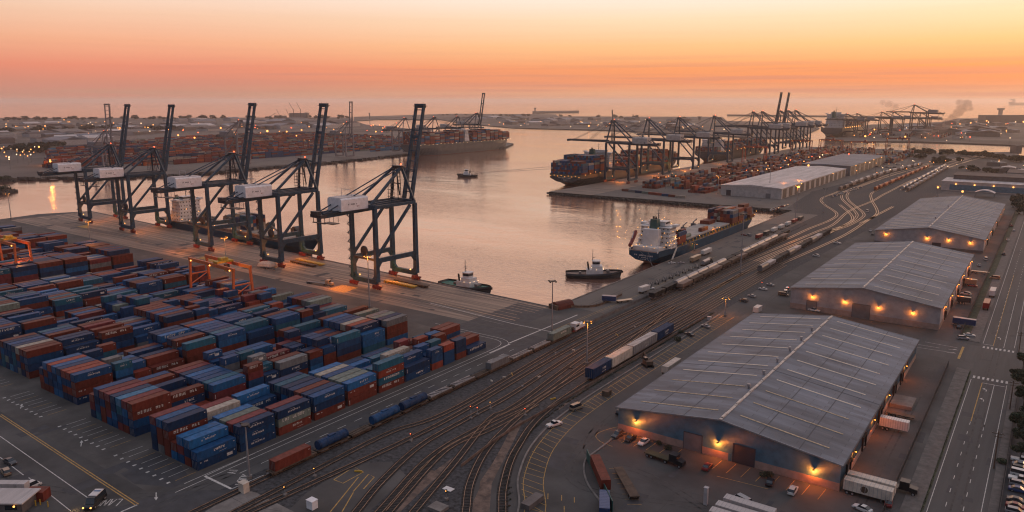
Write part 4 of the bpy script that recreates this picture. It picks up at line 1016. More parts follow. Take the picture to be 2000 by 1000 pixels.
    # operator cab and trolley
    o = MB(); o.box(-3.3, 3.3, -12, -7.5, 44.1, 44.6); o.box(2.2, 5.2, -17, -13.5, 42.0, 44.2); o.build('trolley', M['crane_dark'], r)
    if detail:
        o = MB()   # stair tower zigzag on the landside leg
        x, y = -W8 - 2.0, -GA
        for k in range(17):
            z = 2.5 + k * 2.4; a_, b_2 = (-1.3, 1.3) if k % 2 else (1.3, -1.3)
            o.beam((x, y + a_, z), (x, y + b_2, z + 2.4), .7, .14); o.box(x - .5, x + .6, y + b_2 - .5, y + b_2 + .5, z + 2.3, z + 2.42); o.beam((x + .5, y, z + 2.3), (x + 1.3, y, z + 2.3), .15, .15)
            o.beam((x - .5, y + a_, z + 1), (x - .5, y + b_2, z + 3.4), .08, .08)
        o.build('stair', M['crane_dark'], r)
        o = MB(); o.tube((-2.0, -GA + 1.2, 19.6), (-2.0, -GA + 2.0, 19.6), 2.7, 2.7, 18); o.beam((-2.0, -GA, 16), (-2, -GA + 1.6, 19.6), .5, .5); o.beam((-8, -GA, 16.0), (8, -GA, 16.0), .9, 1.2); o.build('cable_reel', M['crane_dark'], r)
        for y, z in ((-GA + 9, 9),):
            pass
    if lamps:
        for x, y, z in ((W8 - 4, -.8, 5.6), (-W8 + 4, -GA + .9, 6.0)):
            l = MB().ball((x, y, z), .38).build('floodlight', M['lamp_yel'], r)
    return r
ang = math.atan2(QB[1] - QA[1], QA[0] - QB[0]) * -1
crs = [(-297, 'closest navy quay crane with raised boom, at the right end of the row'), (-384, 'second navy quay crane from the right, yellow hatch gear between its legs'), (-464, 'middle navy quay crane of five, in front of the moored dark freighter'),
       (-577, 'fourth navy quay crane from the right, near the freighter\'s white bridge'), (-652, 'farthest navy quay crane of the near row, at the left end of the quay')]
for i, (x, lab) in enumerate(crs):
    c = sts(lab, (x, quayY(x) - 1.4, 0), ang, apexz=63.5, scale=1.0 if i < 3 else .985, group='navy quay cranes with raised booms')
    point('crane_light', (x + 4, quayY(x) - 24, 8), 3000 if i != 1 else 5000, r=.6)
    point('crane_light', (x - 5, quayY(x) - 5, 7), 1600, r=.4)
    if i in (0, 2): point('crane_light', (x - 10, quayY(x) - 42, 10), 6000, r=.4)
# middle pier cranes: quay faces -X, so local +y -> world -X (rz = 90 degrees)
def pierpos(px, py): g_ = G(px, py); return g_
R = random.Random(9)
defs = [(1190, 347, 'nearest quay crane on the middle pier, boom lowered over the black container ship', False), (1258, 333, 'second crane along the middle pier with lowered boom', False), (1318, 321, 'third crane along the middle pier with lowered boom', False),
        (1387, 308, 'fourth crane along the middle pier, standing clear against bright water', False), (1462, 298, 'fifth crane along the middle pier with lowered boom', False), (1480, 294, 'sixth crane along the middle pier with lowered boom', False),
        (1516, 291, 'quay crane with raised boom, left of the pair near the pier end', True), (1531, 288, 'quay crane with raised boom, right of the pair near the pier end', True), (1545, 286, 'last crane at the outer end of the middle pier, boom lowered', False)]
for i, (px, py, lab, upb) in enumerate(defs):
    g_ = G(px, py); sc = 1.10 if i < 4 else 1.16
    x = -452
    y = None
    lo, hi = 600, 2600
    for _ in range(50):
        md = (lo + hi) / 2
        if P(x, md, 0)[0] < px: lo = md
        else: hi = md
    y = lo
    sts(lab, (x, y, 0), pi / 2, up=upb, steel='crane_navy', house='whitewall', scale=sc, apexz=68, detail=(i < 1), group='quay cranes on the middle pier', boomang=97 if upb else 80, boomlen=50 if not upb else 52, lamps=True)
    if i < 4: point('crane_light', (x + 14, y, 7), 5500, r=.5)
# far terminal cranes on the left
def farc(px, x, lab, up, steel, sc, rz=-pi / 2, grp='cranes of the far terminal', ba=86):
    lo, hi = 300, 3000
    for _ in range(60):
        md = (lo + hi) / 2
        if P(x, md, 0)[0] < px: lo = md
        else: hi = md
    return sts(lab, (x, lo, -.3), rz, up=up, steel=steel, house=steel if steel != 'crane_navy' else 'whitewall', scale=sc, apexz=66, detail=False, group=grp, boomang=ba, lamps=False, boomlen=58)
farc(218, -1006, 'pale grey far-shore crane with its boom raised high, farthest left', True, 'crane_grey', .91)
farc(478, -1006, 'pale grey crane on the far shore hidden behind the middle navy crane', False, 'crane_grey', 1.05)
farc(684, -1010, 'pale grey crane with raised boom standing alone on the far quay edge', True, 'crane_grey', .93)
farc(795, -1012, 'lowered-boom crane at the stern of the far dark container ship', False, 'crane_grey', 1.0)
farc(852, -1012, 'lowered-boom crane amidships of the far dark container ship', False, 'crane_navy', 1.0)
farc(897, -1012, 'lowered-boom crane next to the upright dark boom across the harbour', False, 'crane_navy', 1.0)
farc(934, -1012, 'dark crane with its boom upright over the bow of the far container ship', True, 'crane_navy', 1.10, ba=80)
for i, (px, py, sc, up) in enumerate(((1648, 268, 1.0, False), (1668, 266, 1.0, False), (1716, 264, 1.05, False), (1738, 263, 1.05, False), (1777, 262, 1.1, True), (1792, 262, 1.0, False))):
    g_ = G(px, py)
    sts(['leftmost', 'second', 'third', 'fourth', 'fifth and tallest', 'rightmost'][i] + ' hazy crane of the row by the bright channel at far right', (g_[0], g_[1], -.3), pi / 2 - .05, up=False, steel='crane_dark', house='crane_grey', scale=sc * (1.05 if i != 4 else 1.3), apexz=60, detail=False, group='hazy cranes by the bright far channel', lamps=False, boomlen=44, boomang=88)

# ------------------------------------------------------------------ rubber tyred gantry cranes
def rtg(label, loc, rz, span=23, wid=9, h=19, steel='rtg_orange', scale=1, group='yard gantry cranes', wheels=True):
    r = thing('yard_gantry', label, 'gantry crane', loc, rz, group); r.scale = (scale,) * 3; m_ = M[steel]
    for x in (0, span):
        for y in (-wid / 2, wid / 2):
            o = MB(); o.beam((x, y, 2.2), (x, y * .82, h), 1.0, 1.0); lg_ = o.build('leg', m_, r)
            if wheels:
                for k in (-1.2, 1.2): MB().tube((x - .5, y + k, .85), (x + .5, y + k, .85), .85, .85, 12).build('wheel', M['rubber'], lg_)
        o = MB(); o.beam((x, -wid / 2 - 2.4, 1.9), (x, wid / 2 + 2.4, 1.9), 1.2, 1.3); o.build('sill_beam', m_, r)
        o = MB(); o.beam((x, -wid * .41, h * .62), (x, wid * .41, h * .62), .6, .6); o.beam((x, -wid * .44, h * .35), (x, wid * .41, h * .6), .4, .4); o.build('brace', m_, r)
    for y in (-wid * .41, wid * .41):
        o = MB(); o.beam((-1, y, h + .7), (span + 1, y, h + .7), 1.0, 1.6)
        for k in range(int(span / 3)): o.tube((k * 3, y - .5, h + 1.5), (k * 3, y - .5, h + 2.5), .05, .05, 4)
        o.beam((0, y - .5, h + 2.5), (span, y - .5, h + 2.5), .07, .07); o.build('girder', m_, r)
    o = MB(); o.box(span * .55, span * .55 + 4, -wid * .4, wid * .4, h + 1.6, h + 2.6); o.box(span * .56, span * .56 + 3, -2, 2, h + 2.6, h + 4); t = o.build('trolley', M['yellow' if wheels else steel], r)
    MB().box(span * .55 + 4, span * .55 + 6, -1, 1, h - 2.5, h + 1).build('operator_cab', M['glass'], t)
    MB().box(.7, 2.4, -2.8, 2.8, 2.6, 5.2).build('power_unit', M['crane_white'], r)
    for k, x in enumerate((2, span * .5, span - 2)): MB().ball((x, -wid * .41 - .7, h + .2), .4).build('floodlight', M['lamp_yel'], r)
    return r
rtg('orange yard gantry standing over the middle of the near stacks', (-357, 219, 0), radians(-4), span=41, wid=11, h=19)
rtg('orange yard gantry at the left edge over the open aisle', (-508, 180, 0), 0, span=41, wid=9, h=20)
point('gantry_light', (-330, 214, 17), 1800, r=.4); point('gantry_light', (-470, 178, 14), 2600, col=(1, .33, .07), r=.4); point('gantry_light', (-490, 184, 8), 1500, col=(1, .33, .07), r=.4)
for k, (px, py) in enumerate(((1452, 318), (1545, 302), (1600, 300), (1730, 296), (1660, 305))):
    g_ = G(px, py); rtg(['red gantry nearest the pier cranes among the far stacks', 'second red gantry among the pier stacks', 'tall red gantry left of the bright channel', 'red gantry farthest right against the bright channel', 'red gantry in the middle of the pier yard'][k], (g_[0], g_[1], 0), 0, span=30 if k < 2 else 34, wid=14, h=22, steel='red_steel', scale=1.15, group='red gantries on the middle pier', wheels=False)
g_ = G(508 + 132, 300); rtg('red gantry among the containers of the far terminal', (g_[0] - 60, g_[1], 0), 0, span=30, wid=12, h=20, steel='red_steel', scale=1.2, group='red gantries on the far terminal', wheels=False)

# ------------------------------------------------------------------ ships.  local +y towards the bow, z = 0 at the waterline
def hull_rings(L, B, D, fc=4.0, n=40, zs=None, stern_full=.86, bow0=.72):
    rings = []; b2 = B / 2
    for i in range(n + 1):
        t = i / n
        dk = D + (fc * max(0, (t - .86) / .14) ** .7 if t > .86 else 0) + .6 * max(0, (.15 - t) / .15)
        wd = stern_full + (1 - stern_full) * min(1, t / .12)                       # deck half-breadth
        if t > bow0: wd = max(.012, 1 - ((t - bow0) / (1 - bow0)) ** 2.3)
        ww = min(1, max(.0, (t - .015) / .17)) ** .55 if t < .19 else 1             # waterline half-breadth
        if t > bow0 - .06: ww = max(.0, 1 - ((t - bow0 + .06) / (1.0 - bow0 + .03)) ** 1.7)
        y = L * t; yb = L * (t if t < .8 else .8 + (t - .8) * .80)
        zk = -2.0 if t > .06 else -2.0 + (D * .42 + 2) * (1 - t / .06) ** .8
        prof = [(wd, dk, y), (wd * .995 + .0, D * .72, y * .35 + yb * .65 if t > .8 else y), ((wd * .55 + ww * .45), D * .38, yb), (ww * .97 + .01, .35, yb), (ww * .9 + .006, -2, yb)]
        pts = []
        for w_, z_, yy in prof: pts.append((b2 * w_, yy, max(z_, zk) if z_ < dk else z_))
        ring = [(-x, yy, z_) for x, yy, z_ in pts] + [(x, yy, z_) for x, yy, z_ in reversed(pts)]
        rings.append(ring)
    return rings
def hull(r, L, B, D, mt, fc=4.0, red=True, deckm='deck', **k):
    rg = hull_rings(L, B, D, fc, **k); o = MB(); nn = len(rg[0]); vs = [v for q in rg for v in q]; base = 0
    o.v = list(vs)
    for i in range(len(rg) - 1):
        for j in range(nn):
            j2 = (j + 1) % nn
            if j == nn - 1: mi = 2
            else: mi = 1 if (red and j in (3, 4, 5)) else 0
            f = (i * nn + j, i * nn + j2, (i + 1) * nn + j2, (i + 1) * nn + j); o.f.append(f); o.m.append(mi)
    o.f.append(tuple(range(nn - 1, -1, -1))); o.m.append(0)
    # bulwark
    h = o.build('hull', [mt, M['boot_red'], M[deckm]], r)
    b = MB()
    for s_ in (0, nn - 1):
        for i in range(len(rg) - 1):
            a, c = rg[i][s_], rg[i + 1][s_]; e = 1.1 if (i > len(rg) * .84 or i < 3) else .35
            b.add([a, c, (c[0], c[1], c[2] + e), (a[0], a[1], a[2] + e)], [(0, 1, 2, 3)])
    b.build('bulwark', mt, h); return rg
def lamps_on(r, pts, rad=.32, name='deck_lamp', mt='lamp_yel'):
    me = MB().ball((0, 0, 0), rad, 0, 6, 4).mesh(name, [M[mt]])
    for p in pts: put(name, me, r, p)
def accommodation(r, y0, y1, B, z0, tiers, wing=True, funnel=None, mt='ship_white', ft='funnel', fh=9, fw=5, mast=True, face='aft'):
    h = 2.75; mt = M[mt]; o = MB(); w0 = B * .46
    for k in range(tiers):
        w = w0 - (k * .35 if k < tiers - 1 else .8); ya, yb = y0 + k * .7, y1 - k * .25
        o.box(-w, w, ya, yb, z0 + k * h, z0 + k * h + h - .02); o.box(-w - .5, w + .5, ya - 1.2, yb + .3, z0 + k * h + h - .22, z0 + k * h + h - .05)
    a = o.build('superstructure', mt, r); zt = z0 + tiers * h
    wms = MB().box(-.03, .03, -.32, .32, 0, .85).mesh('window', [M['glass']]); wmf = MB().box(-.36, .36, -.03, .03, 0, .85).mesh('window', [M['glass']])
    for k in range(tiers):
        w = w0 - (k * .35 if k < tiers - 1 else .8); ya, yb = y0 + k * .7, y1 - k * .25; z_ = z0 + k * h + 1.05
        for j in range(6): put('window', wms, a, (w + .01, ya + (yb - ya) * (j + .5) / 6, z_))
        for j in range(7): put('window', wmf, a, (-w + 2 * w * (j + .5) / 7, (yb + .01) if face == 'fore' else (ya - .01), z_))
    o = MB(); ya, yb = y1 - 7, y1
    if wing:
        o.box(-B / 2 - .6, B / 2 + .6, ya + 1, yb - .2, zt, zt + .35); o.box(-B / 2 - .6, -B / 2 + 2.2, ya + 1, yb - .2, zt + .35, zt + 1.4); o.box(B / 2 - 2.2, B / 2 + .6, ya + 1, yb - .2, zt + .35, zt + 1.4)
        for s_ in (-1, 1): o.beam((s_ * B * .28, yb - 2, zt - 3), (s_ * B * .48, yb - 2, zt), .4, .4)
    o.box(-B * .24, B * .24, ya - 1, yb - 1, zt + .35, zt + 3.0); o.box(-B * .26, B * .26, ya - 1.3, yb - .7, zt + 3.0, zt + 3.2); br = o.build('bridge', mt, r)
    g = MB(); g.box(-B * .242, B * .242, yb - 1.02, yb - .95, zt + 1.5, zt + 2.6); g.box(-B * .243, -B * .238, ya, yb - 1.2, zt + 1.5, zt + 2.6); g.box(B * .238, B * .243, ya, yb - 1.2, zt + 1.5, zt + 2.6); g.build('bridge_window', M['glass'], br)
    if mast:
        o = MB(); o.tube((0, ya + 1, zt + 3.1), (0, ya + 1, zt + 12), .35, .15, 6); o.beam((-3, ya + 1, zt + 8), (3, ya + 1, zt + 8), .2, .2); o.beam((-2, ya + 1, zt + 10), (2, ya + 1, zt + 10), .15, .15); o.beam((0, ya + .2, zt + 7), (0, ya + 3, zt + 6.4), .3, .3)
        o.tube((3.5, ya, zt + 3.1), (3.5, ya, zt + 7), .08, .05, 4); o.tube((-3.5, ya, zt + 3.1), (-3.5, ya, zt + 6), .08, .05, 4); o.build('mast', M['steel'], r)
    if funnel:
        fy = funnel; o = MB(); o.loft([[(-fw / 2, fy - 3, z0 + (tiers - 2) * h), (fw / 2, fy - 3, z0 + (tiers - 2) * h), (fw / 2, fy + 2.4, z0 + (tiers - 2) * h), (-fw / 2, fy + 2.4, z0 + (tiers - 2) * h)],
                                [(-fw * .42, fy - 2.6, zt + fh - 4), (fw * .42, fy - 2.6, zt + fh - 4), (fw * .42, fy + 1.8, zt + fh - 4), (-fw * .42, fy + 1.8, zt + fh - 4)]]); f = o.build('funnel', M[ft], r)
        o = MB()
        for k in range(3): o.tube((-1 + k, fy - .5, zt + fh - 4), (-1 + k, fy - 1.2, zt + fh - 2.2), .4, .35, 8)
        o.build('exhaust', M['black'], f)
    return zt
def ship_conts(loc, rz, rows, R, mode='far', along='Y'):
    """rows: (x0, y, z, n across, tiers) in ship space, only for rz = 0 or rz = -pi/2"""
    c_, s_ = cos(rz), sin(rz)
    for x0, y, z, n, tr, gap in rows:
        for i in range(n):
            tt = max(1, tr - (R.random() < .25) - (R.random() < .1)) if tr > 1 else (1 if R.random() < .8 else 0)
            for t in range(tt):
                lx, ly = x0 + i * 2.5, y
                if abs(rz) < .01: stuff(loc[0] + lx + 1.2, loc[1] + ly, loc[2] + z + t * CH, pick(R, mode), 12.2, 'Y')
                else:
                    wx, wy = loc[0] + lx * c_ - ly * s_, loc[1] + lx * s_ + ly * c_; stuff(wx if s_ < 0 else wx - 12.2, wy, loc[2] + z + t * CH, pick(R, mode), 12.2, 'X')
R = random.Random(21)
# blue freighter at the right-hand quay
sl = (-205.5, 431, WZ); s1 = thing('cargo_ship', 'blue-hulled cargo ship with white bridge and dark green funnel moored along the quay', 'ship', sl)
hull(s1, 208, 24, 8.6, M['hull_blue'], fc=5)
zt = accommodation(s1, 13, 26, 24, 9.4, 5, funnel=15.5, fh=9, fw=5.4)
o = MB(); o.box(-5.2, 5.2, 8.5, 13.2, 9.2, 9.2 + 13); o.box(-9, 9, 3, 13, 9.2, 11.6); o.build('engine_casing', M['ship_white'], s1)
o = MB(); o.box(-9, 9, 46, 128, 9.2, 10.6); o.box(-9.6, 9.6, 28, 44, 9.2, 9.9); b_h = o.build('hatch_coaming', M['hull_blue'], s1)
for k in range(5): MB().box(-9.2, 9.2, 47 + k * 16.3, 47 + k * 16.3 + 15.8, 10.6, 11.5).build('hatch_cover', M['hatch'], s1)
MB().box(-10.5, -3, 130, 149, 9.2, 12.4).build('hatch_cover', M['hatch'], s1)
o = MB()
for k in range(24):
    y = 34 + k * 6; o.box(11, 11.6, y, y + .5, 9.2, 11); o.box(-11.6, -11, y, y + .5, 9.2, 11)
o.build('stanchion', M['yellow'], s1)
o = MB()
for k, (x, y) in enumerate(((-9.5, 58), (-9.5, 84), (-10, 104))): o.tube((x, y, 10), (x, y, 14), .7, .5, 8); o.beam((x, y, 13.8), (x - .5, y + 8, 15), .5, .7); o.box(x - 1.4, x + 1.4, y - 1.4, y + 1.2, 10.4, 12.8)
o.build('deck_crane', M['steel'], s1)
ship_conts(sl, 0, [(-9.5, 30, 9.9, 3, 2, 0), (-1, 30, 9.9, 4, 3, 0), (5, 31, 9.9, 2, 3, 0), (-9, 44, 11.5, 3, 1, 0), (1, 48, 11.5, 1, 1, 0), (-10, 132, 12.4, 3, 3, 0), (-2.4, 132, 9.6, 5, 4, 0), (-10, 146, 9.6, 8, 4, 0), (-9.6, 160, 9.6, 7, 3, 0), (-8, 173, 9.6, 6, 4, 0), (2.4, 173, 9.6, 3, 2, 0), (-4, 58, 11.5, 1, 1, 0), (-8, 112, 11.5, 3, 1, 0), (2, 78, 11.5, 2, 1, 0)], R, 'ship')
tk = MB(); tk.tube((6.5, 47, 12.6), (6.5, 57.5, 12.6), 1.25, 1.25, 12); tk.box(5.2, 7.8, 46.6, 57.9, 11.3, 11.7); tag(tk.build('tank_container', M['sage'] if 'sage' in M else M['c_sage'], None, sl), 'pale green tank container lying on the blue freighter\'s deck', 'tank')
lamps_on(s1, [(11, 6 + k * 2.6, 12.2 + (k % 3) * 1.1) for k in range(7)] + [(-9 + k * 2.6, 1.0 + (k % 2), 11.8 + (k % 3) * .8) for k in range(8)] + [(-8 + k * 2.3, 12.4, 17.4 + (k % 3) * 2.7) for k in range(8)] + [(11.6, 14 + k * 3.4, 15 + (k % 2) * 5.6) for k in range(5)]
         + [(-11, 13, 22), (-11.5, 20, 25.5), (9, 20, 25.4), (3, 19, 27.6), (11.8, 62, 11.8), (11.8, 100, 12), (11.6, 178, 12.4), (10.6, 186, 14)], .24)
for p in ((6, 3, 14), (-6, 9, 20), (9, 14, 14), (11, 25, 16)): point('ship_light', (sl[0] + p[0], sl[1] + p[1], sl[2] + p[2]), 110, col=(1, .55, .2), r=.3)
lb = MB()
for s_ in (-1, 1): lb.beam((s_ * 9.5, -.5, 9), (s_ * 9.5, 4, 20.5), .35, .35)
lb.build('lifeboat_ramp', M['ship_white'], s1)
lb = MB(); lb.loft([[(-10.6 + a, y, z + b) for a, b in ((0, 0), (1.2, -1), (2.4, 0), (2.2, 1.1), (1.2, 1.7), (.2, 1.1))] for y, z in ((-1, 12), (.4, 13), (6, 18.6), (7, 19.6))]); lb.build('lifeboat', M['red_steel'], s1)
tx = MB(); scribble(tx, (-6.5, -.04, 6.2), (1, 0, 0), (0, 0, 1), 13, .95, 12, 8, 0); scribble(tx, (-3.5, -.04, 4.9), (1, 0, 0), (0, 0, 1), 7, .7, 7, 5, 0); scribble(tx, (-2.2, -.04, 3.9), (1, 0, 0), (0, 0, 1), 4, .5, 4, 15, 0)
tx.build('stern_name', M['white_paint'], s1)
o = MB(); o.beam((3, 0, 9.6), (17, -22, 3.4), .14, .14); o.beam((-3, 0, 9.6), (17, -18, 3.4), .12, .12); o.build('mooring_line', M['steel'], s1)
o = MB(); o.beam((11.8, 24, 9.4), (15, 10, 4.2), 1.0, .3); o.build('gangway', M['canvas'], s1)

# black container ship at the middle pier
sl = (-481, 783, WZ); s2 = thing('container_ship', 'black-hulled container ship piled with boxes at the corner of the middle pier', 'ship', sl)
hull(s2, 330, 46, 14, M['hull_dark'], fc=6, stern_full=.94)
zt = accommodation(s2, 74, 88, 44, 15, 8, funnel=66, fh=9, fw=7)
rows = []
for k, tr in enumerate((7, 8, 9, 3)): rows.append((-22, 3 + k * 14.6, 15, 18, [6, 6, 8, 8][k], 0))
for k in range(11): rows.append((-21.5, 94 + k * 18, 15, 17, [3, 4, 5, 6, 5, 7, 7, 6, 7, 6, 5][k], 0))
ship_conts(sl, 0, rows[:4], R, 'near'); ship_conts(sl, 0, rows[4:], R, 'ship')
lamps_on(s2, [(-20 + k * 5, -.5, 12.5 + (k % 2) * .8) for k in range(9)] + [(23, 10 + k * 12, 14.6 + (k % 3)) for k in range(18)] + [(-14 + k * 5, 73.5, 20 + (k % 4) * 4) for k in range(7)] + [(-10, 90, 30), (10, 92, 26), (18, 100, 24), (6, 130, 28)], .42)
tx = MB(); scribble(tx, (-9, -.04, 10), (1, 0, 0), (0, 0, 1), 18, 1.5, 12, 8, 0); scribble(tx, (-5, -.04, 7.6), (1, 0, 0), (0, 0, 1), 9, 1.1, 7, 5, 0); tx.build('stern_name', M['white_paint'], s2)
for p in ((10, 84, 34), (24, 110, 24), (24, 160, 26), (0, 120, 34)): point('ship_light', (sl[0] + p[0], sl[1] + p[1], p[2]), 1400, col=(1, .45, .12), r=.6)
# second ship farther along the middle pier
sl = (-481, 1235, WZ); s2b = thing('container_ship', 'dark ship with pale bridge, moored farther along the middle pier', 'ship', sl); hull(s2b, 300, 42, 17, M['hull_dark'], fc=6, stern_full=.94)
accommodation(s2b, 20, 36, 40, 17, 7, funnel=14, fh=8, fw=6); ship_conts(sl, 0, [(-20, 44 + k * 14.6, 18, 16, R.randint(2, 6), 0) for k in range(15)] + [(-20, 2, 18, 16, 3, 0)], R)
lamps_on(s2b, [(22, 10 + k * 20, 18) for k in range(12)] + [(-10 + k * 6, 19, 24 + (k % 3) * 4) for k in range(4)], .5)
# dark freighter behind the near cranes
s3loc = (-602, 347, WZ); rz3 = -pi / 2 + ang
s3 = thing('cargo_ship', 'low dark freighter with a cream bridge block, moored behind the navy quay cranes', 'ship', (-600, quayY(-600) + 14, WZ), rz3)
hull(s3, 205, 22, 7.2, M['hull_blue'], fc=3.5); zt = accommodation(s3, 24, 40, 21, 8, 6, funnel=20, fh=5, fw=5, face='fore')
o = MB(); o.box(-8, 8, 48, 178, 7.2, 9.0); o.build('hatch_coaming', M['deck'], s3)
for k in range(7): MB().box(-8.3, 8.3, 49 + k * 18.4, 66 + k * 18.4, 9.0, 9.9).build('hatch_cover', M['hatch'], s3)
for y in (62, 92, 148, 178):
    o = MB(); o.tube((-2, y, 8), (-2, y, 15), 1.1, .9, 10); o.tube((-3.5, y, 15.5), (.5, y, 15.5), 2.2, 2.2, 14); o.beam((-1, y, 15.4), (3, y + 15, 13), .8, 1.0); o.box(-4, 1, y - 3, y + 1, 13, 16.5); o.build('deck_crane', M['hull_grey'], s3)
c_, n_s = cos(rz3), sin(rz3)
for lx, ly, tr in [(-7, 104, 4), (-4.4, 104, 4), (-1.8, 104, 3), (.8, 104, 4), (3.4, 104, 3), (-7, 118, 4), (-4.4, 118, 3), (.8, 118, 4), (3.4, 118, 4), (-7, 50, 1), (-2, 50, 1), (3, 50, 1)]:
    for t in range(tr): stuff(s3.location.x + lx * c_ - ly * n_s, s3.location.y + lx * n_s + ly * c_, WZ + 9.9 + t * CH, pick(R, 'quay') if R.random() < .7 else 'beige', 12.2, 'X')
lamps_on(s3, [(-10, 30 + k * 9, 9.5 + (k % 2)) for k in range(17)] + [(8, 40 + k * 12, 10) for k in range(10)] + [(-9, 22, 22.5), (9, 24, 23.5), (0, 18, 18), (4, 41, 18), (-6, 41, 15)], .34)
for ly in (30, 60, 100, 150): point('ship_light', (s3.location.x + 6 * c_ - ly * n_s, s3.location.y + 6 * n_s + ly * c_, 14), 650, col=(1, .5, .17), r=.4)
# big grey container ship on the far shore
lo = G(783, 300); s4 = thing('container_ship', 'long grey container ship with full deck load against the far shore', 'ship', (-982, lo[1] - 10, WZ), 0)
Ls = G(1000, 287)[1] - lo[1] + 25; hull(s4, Ls, 44, 20, M['hull_grey'], fc=5, stern_full=.96); accommodation(s4, Ls * .44, Ls * .44 + 15, 42, 22, 8, funnel=None, mast=False)
rows = []; k = 0; y = 6
while y < Ls * .93:
    if not (Ls * .41 < y < Ls * .50): rows.append((-21, y, 21, 17 if y < Ls * .85 else 12, R.choice((7, 8, 8, 9)) if y < Ls * .8 else 6, 0))
    y += 14.4
ship_conts((-982, lo[1] - 10, WZ), 0, rows, R); lamps_on(s4, [(23, 6 + k * (Ls - 20) / 26, 20.3 + (k % 2)) for k in range(26)], .42, mt='lamp_white')
# far right ships
g_ = G(1612, 268); s5 = thing('container_ship', 'hazy dark ship below the cranes by the bright far channel', 'ship', (g_[0] + 14, g_[1], WZ), 0); s5.scale = (1.7,) * 3
hull(s5, 200, 34, 16, M['hull_dark'], fc=5, stern_full=.95); accommodation(s5, 16, 30, 32, 16, 8, funnel=10, fh=8, fw=6)
ship_conts((g_[0] + 14, g_[1], WZ), 0, [(-28, 60 + k * 14, 27, 22, R.randint(3, 7), 0) for k in range(18)], R); lamps_on(s5, [(17, 20 + k * 16, 17) for k in range(8)], .7)
g_ = G(1970, 204.6); s6 = thing('tanker', 'tiny hazy tanker out at sea by the upper right horizon', 'ship', (g_[0], g_[1], WZ), -pi / 2 + .2); s6.scale = (1, 1, 1)
s6.scale = (12, 12, 9); hull(s6, 60, 9, 5, M['hull_grey'], fc=1); accommodation(s6, 4, 9, 8, 5, 2, mast=False)

# ------------------------------------------------------------------ harbour tugs
def tug(label, loc, rz, hullm='hull_dark', deckm='deck', L=29, B=11, scale=1.0, house='ship_white', bul='hull_dark'):
    r = thing('tugboat', label, 'tugboat', loc, rz, 'harbour tugs'); r.scale = (scale,) * 3
    n = 16; rings = []; b2 = B / 2
    for i in range(n + 1):
        t = i / n; w = (1 - (max(0, (t - .62) / .38)) ** 2.6) if t > .62 else (1 - .30 * ((.25 - t) / .25) ** 2 if t < .25 else 1)
        w = max(.06, w); dz = 2.0 + 1.7 * max(0, (t - .45) / .55) ** 1.5; y = (t - .5) * L; yb = y * .93
        pr = [(w, dz + .9, y), (w * 1.03, dz, y), (w * .93, .6, yb), (w * .75, -1.2, yb)]
        rings.append([(-b2 * a, yy, z) for a, z, yy in pr] + [(b2 * a, yy, z) for a, z, yy in reversed(pr)])
    o = MB(); nn = 8; o.v = [v for q in rings for v in q]
    for i in range(n):
        for j in range(nn - 1):
            o.f.append((i * nn + j, i * nn + j + 1, (i + 1) * nn + j + 1, (i + 1) * nn + j)); o.m.append(0)
    o.f.append(tuple(range(nn - 1, -1, -1))); o.f.append(tuple(n * nn + j for j in range(nn))); o.m += [0, 0]
    for i in range(n):
        a, b = rings[i], rings[i + 1]; za, zb = a[1][2] - .1, b[1][2] - .1
        o.add([(a[0][0] * .97, a[0][1], za), (-a[0][0] * .97, a[0][1], za), (-b[0][0] * .97, b[0][1], zb), (b[0][0] * .97, b[0][1], zb)], [(0, 1, 2, 3)], 1)
    h = o.build('hull', [M[hullm], M[deckm]], r)
    f = MB()
    for s_ in (-1, 1):
        pts = [(s_ * abs(q[1][0]) * 1.03, q[1][1], q[1][2] - .3) for q in rings]
        for i in range(n): f.beam(pts[i], pts[i + 1], .7, .7)
    f.beam((-rings[n][0][0] * -1, rings[n][0][1] + .2, rings[n][1][2] - .2), (rings[n][0][0] * -1, rings[n][0][1] + .2, rings[n][1][2] - .2), 1, 1.2)
    f.build('rubber_fender', M['rubber'], h)
    o = MB(); o.box(-3.5, 3.5, -4.5, 5.5, 2.2, 5.0); o.box(-3.0, 3.0, -1.5, 5.0, 5.0, 7.2); a = o.build('deckhouse', M[house], r)
    o = MB(); pts = [(-2, -1), (2, -1), (2.5, .8), (1.9, 3.4), (-1.9, 3.4), (-2.5, .8)]
    o.prism(pts, 7.2, 10.0); o.prism([(x * 1.15, y * 1.12) for x, y in pts], 10.0, 10.25); w_ = o.build('wheelhouse', M[house], r)
    g = MB(); g.prism([(x * 1.015, y * 1.012) for x, y in pts], 8.3, 9.6); g.build('window', M['glass'], w_)
    o = MB(); o.tube((0, -.8, 10.2), (0, -.8, 17), .28, .12, 6); o.beam((-1.8, -.8, 13), (1.8, -.8, 13), .16, .16); o.beam((-1.1, -.8, 15), (1.1, -.8, 15), .14, .14); o.beam((0, -.8, 12), (0, .8, 12.4), .4, .25); o.build('mast', M['steel'], r)
    for s_ in (-1, 1): MB().tube((s_ * 2.2, -3.2, 5), (s_ * 2.3, -3.8, 9), .55, .5, 8).build('exhaust', M['black'], r)
    o = MB(); o.tube((-1.6, 8.5, 3.8), (1.6, 8.5, 3.8), .9, .9, 10); o.box(-2, -1.6, 7.6, 9.4, 2.8, 4.6); o.box(1.6, 2, 7.6, 9.4, 2.8, 4.6); o.box(-1, 1, -9, -7.6, 2, 3.2); o.build('winch', M['steel'], r)
    lamps_on(r, [(-3.3, 5.7, 5.4), (0, 5.7, 5.4), (3.3, 5.7, 5.4), (3.2, -1.6, 6.4), (3.6, 1.5, 5.2)], .16, mt='lamp_white')
    return r
